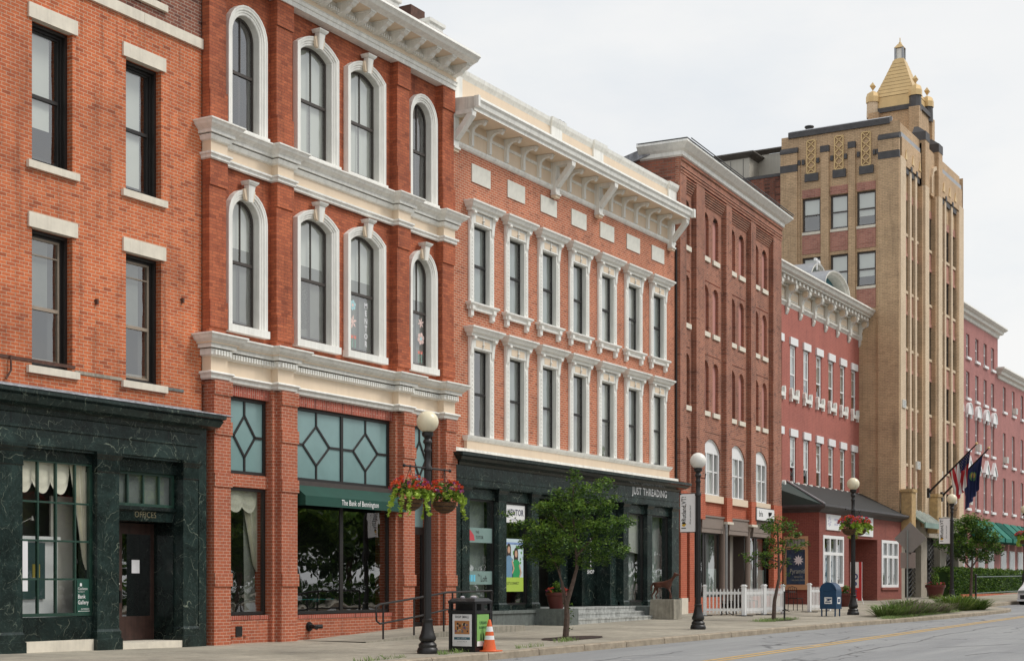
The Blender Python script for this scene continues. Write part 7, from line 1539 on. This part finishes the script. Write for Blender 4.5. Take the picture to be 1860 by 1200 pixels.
mb = MB(); gk = flat('carglass', (.02, .025, .03, 1), .08); mb.poly([(1.02, .2, z + .97), (1.02, 1.58, z + .97), (1.68, 1.5, z + 1.40), (1.68, .28, z + 1.40)], gk); mb.build('windscreen', f); mb = MB(); mb.poly([(1.3, -.005, z + .95), (3.5, -.005, z + .98), (3.0, .09, z + 1.36), (1.85, .09, z + 1.36)], gk); mb.build('side_window', f)
for u in (.75, 3.4):
    for w in (-.01, 1.6):
        mb = MB(); mb.prism([(.31 * math.cos(t * PI / 10), .31 * math.sin(t * PI / 10)) for t in range(20)], lambda a, b: (u + a, w, z + .31 + b), lambda a, b: (u + a, w + .2, z + .31 + b), M['ink']); wh_ = mb.build('wheel', f); mb = MB(); mb.prism([(.19 * math.cos(t * PI / 8), .19 * math.sin(t * PI / 8)) for t in range(16)], lambda a, b: (u + a, w - .01, z + .31 + b), lambda a, b: (u + a, w + .21, z + .31 + b), M['frostd']); mb.build('rim', f, wh_)
for w in (.05, 1.4): mb = MB(); mb.prism([(w, z + .56), (w + .33, z + .56), (w + .30, z + .68), (w + .03, z + .66)], lambda a, b: (-.03, a, b), lambda a, b: (.1, a, b), M['frostd']); mb.build('headlight', f)
mb = MB(); mb.box(-.035, .05, .15, 1.6, z + .27, z + .46, M['ink']); mb.build('grille', f); mb = MB(); mb.box(-.05, .1, .02, 1.76, z + .17, z + .26, cw2); mb.build('bumper', f)
fo = Fr(20, -3); mo = MB(); ro = random.Random(6)
for _ in range(2600): u, w, zz = ro.uniform(0, 90), ro.uniform(-.5, .5), ro.uniform(.1, 1.5); leaves(mo, (u, w, zz + .0111 * u), (.3, .3, .2), 2, .5, [M['leaf'], M['leafd']], ro, .1)
alone('hedge', mo, fo, 'hedge across the street, mirrored in the bank window', 'hedge')
# ================================================================ trees across the street: seen only in the shop glass
first = None
for k, (s, p, sc) in enumerate(((34, -8, 1.0), (43, -6.5, .9), (52, -9, 1.15), (61, -7, 1.0), (70, -8.5, 1.1), (80, -7, 1.), (92, -9, 1.2), (25, -10, 1.1), (106, -9, 1.3), (48, -16, 1.3), (57, -17, 1.2), (66, -16, 1.35), (76, -17, 1.3), (87, -16, 1.3), (99, -17, 1.3), (38, -17, 1.2), (115, -15, 1.4))):
    lab = 'leafy tree across the street, mirrored in the shop glass'
    if first is None:
        rr = random.Random(2); bl_ = [(rr.gauss(0, 1.7), rr.gauss(0, 1.7), rr.uniform(1.2, 7.2), rr.uniform(.9, 1.5)) for _ in range(26)]
        ft = tree('opposite_tree', lab, s, p, [([(0, 0, 0), (.1, 0, 2), (0, .1, 4.5)], .18, .08)], bl_, 30, .42, 3, 'trees across the street', gnd=gz(s, 15)); first = ft.root
    else:
        c = copy_tree(first); c.location = (s, p, gz(s, 15)); c.scale = (sc, sc, sc); c.rotation_euler = (0, 0, k * 1.3); c['label'] = lab
# ---------------------------------------------------------------- pieces that stand apart become parts of their own
SKIP = ('crown', 'foliage', 'flower', 'lettering', 'grass', 'hedge', 'ornamental', 'curtain', 'interior', 'trunk')
def split_pieces(o):
    me = o.data; n = len(me.vertices)
    if n > 6000 or me.users > 1: return
    par = list(range(n))
    def find(a):
        while par[a] != a: par[a] = par[par[a]]; a = par[a]
        return a
    for e in me.edges:
        a, b = find(e.vertices[0]), find(e.vertices[1])
        if a != b: par[b] = a
    isl = {}
    for i in range(n): isl.setdefault(find(i), []).append(i)
    if not 1 < len(isl) <= 500: return
    B_ = []
    for k, vs_ in isl.items():
        c = [me.vertices[i].co for i in vs_]; B_.append((k, [min(v[d] for v in c) for d in range(3)], [max(v[d] for v in c) for d in range(3)]))
    m = len(B_); g = list(range(m))
    def f2(a):
        while g[a] != a: g[a] = g[g[a]]; a = g[a]
        return a
    for i in range(m):
        for j in range(i + 1, m):
            li, hi, lj, hj = B_[i][1], B_[i][2], B_[j][1], B_[j][2]
            gap = math.sqrt(sum(max(0, lj[d] - hi[d], li[d] - hj[d]) ** 2 for d in range(3)))
            sz = max(max(hi[d] - li[d] for d in range(3)), max(hj[d] - lj[d] for d in range(3)))
            if gap <= max(.019, .48 * sz): a, b = f2(i), f2(j); g[b] = a
    roots = sorted({f2(i) for i in range(m)})
    if len(roots) < 2 or len(roots) > 90: return
    pid = {B_[i][0]: roots.index(f2(i)) for i in range(m)}; vp = [pid[find(i)] for i in range(n)]
    for r in range(len(roots)):
        idx = [i for i in range(n) if vp[i] == r]; mp = {a: b for b, a in enumerate(idx)}
        fs_ = [p for p in me.polygons if vp[p.vertices[0]] == r]
        nm = bpy.data.meshes.new(me.name); nm.from_pydata([me.vertices[i].co[:] for i in idx], [], [tuple(mp[v] for v in p.vertices) for p in fs_])
        for q in me.materials: nm.materials.append(q)
        nm.polygons.foreach_set('material_index', [p.material_index for p in fs_]); nm.polygons.foreach_set('use_smooth', [p.use_smooth for p in fs_]); nm.update()
        if r == 0: first_ = nm
        else: c = o.copy(); c.data = nm; COL.objects.link(c)
    o.data = first_
for o in [o for o in scene.objects if o.type == 'MESH' and o.parent and 'kind' not in o and not o.children]:
    if not any(o.name.startswith(k) for k in SKIP): split_pieces(o)
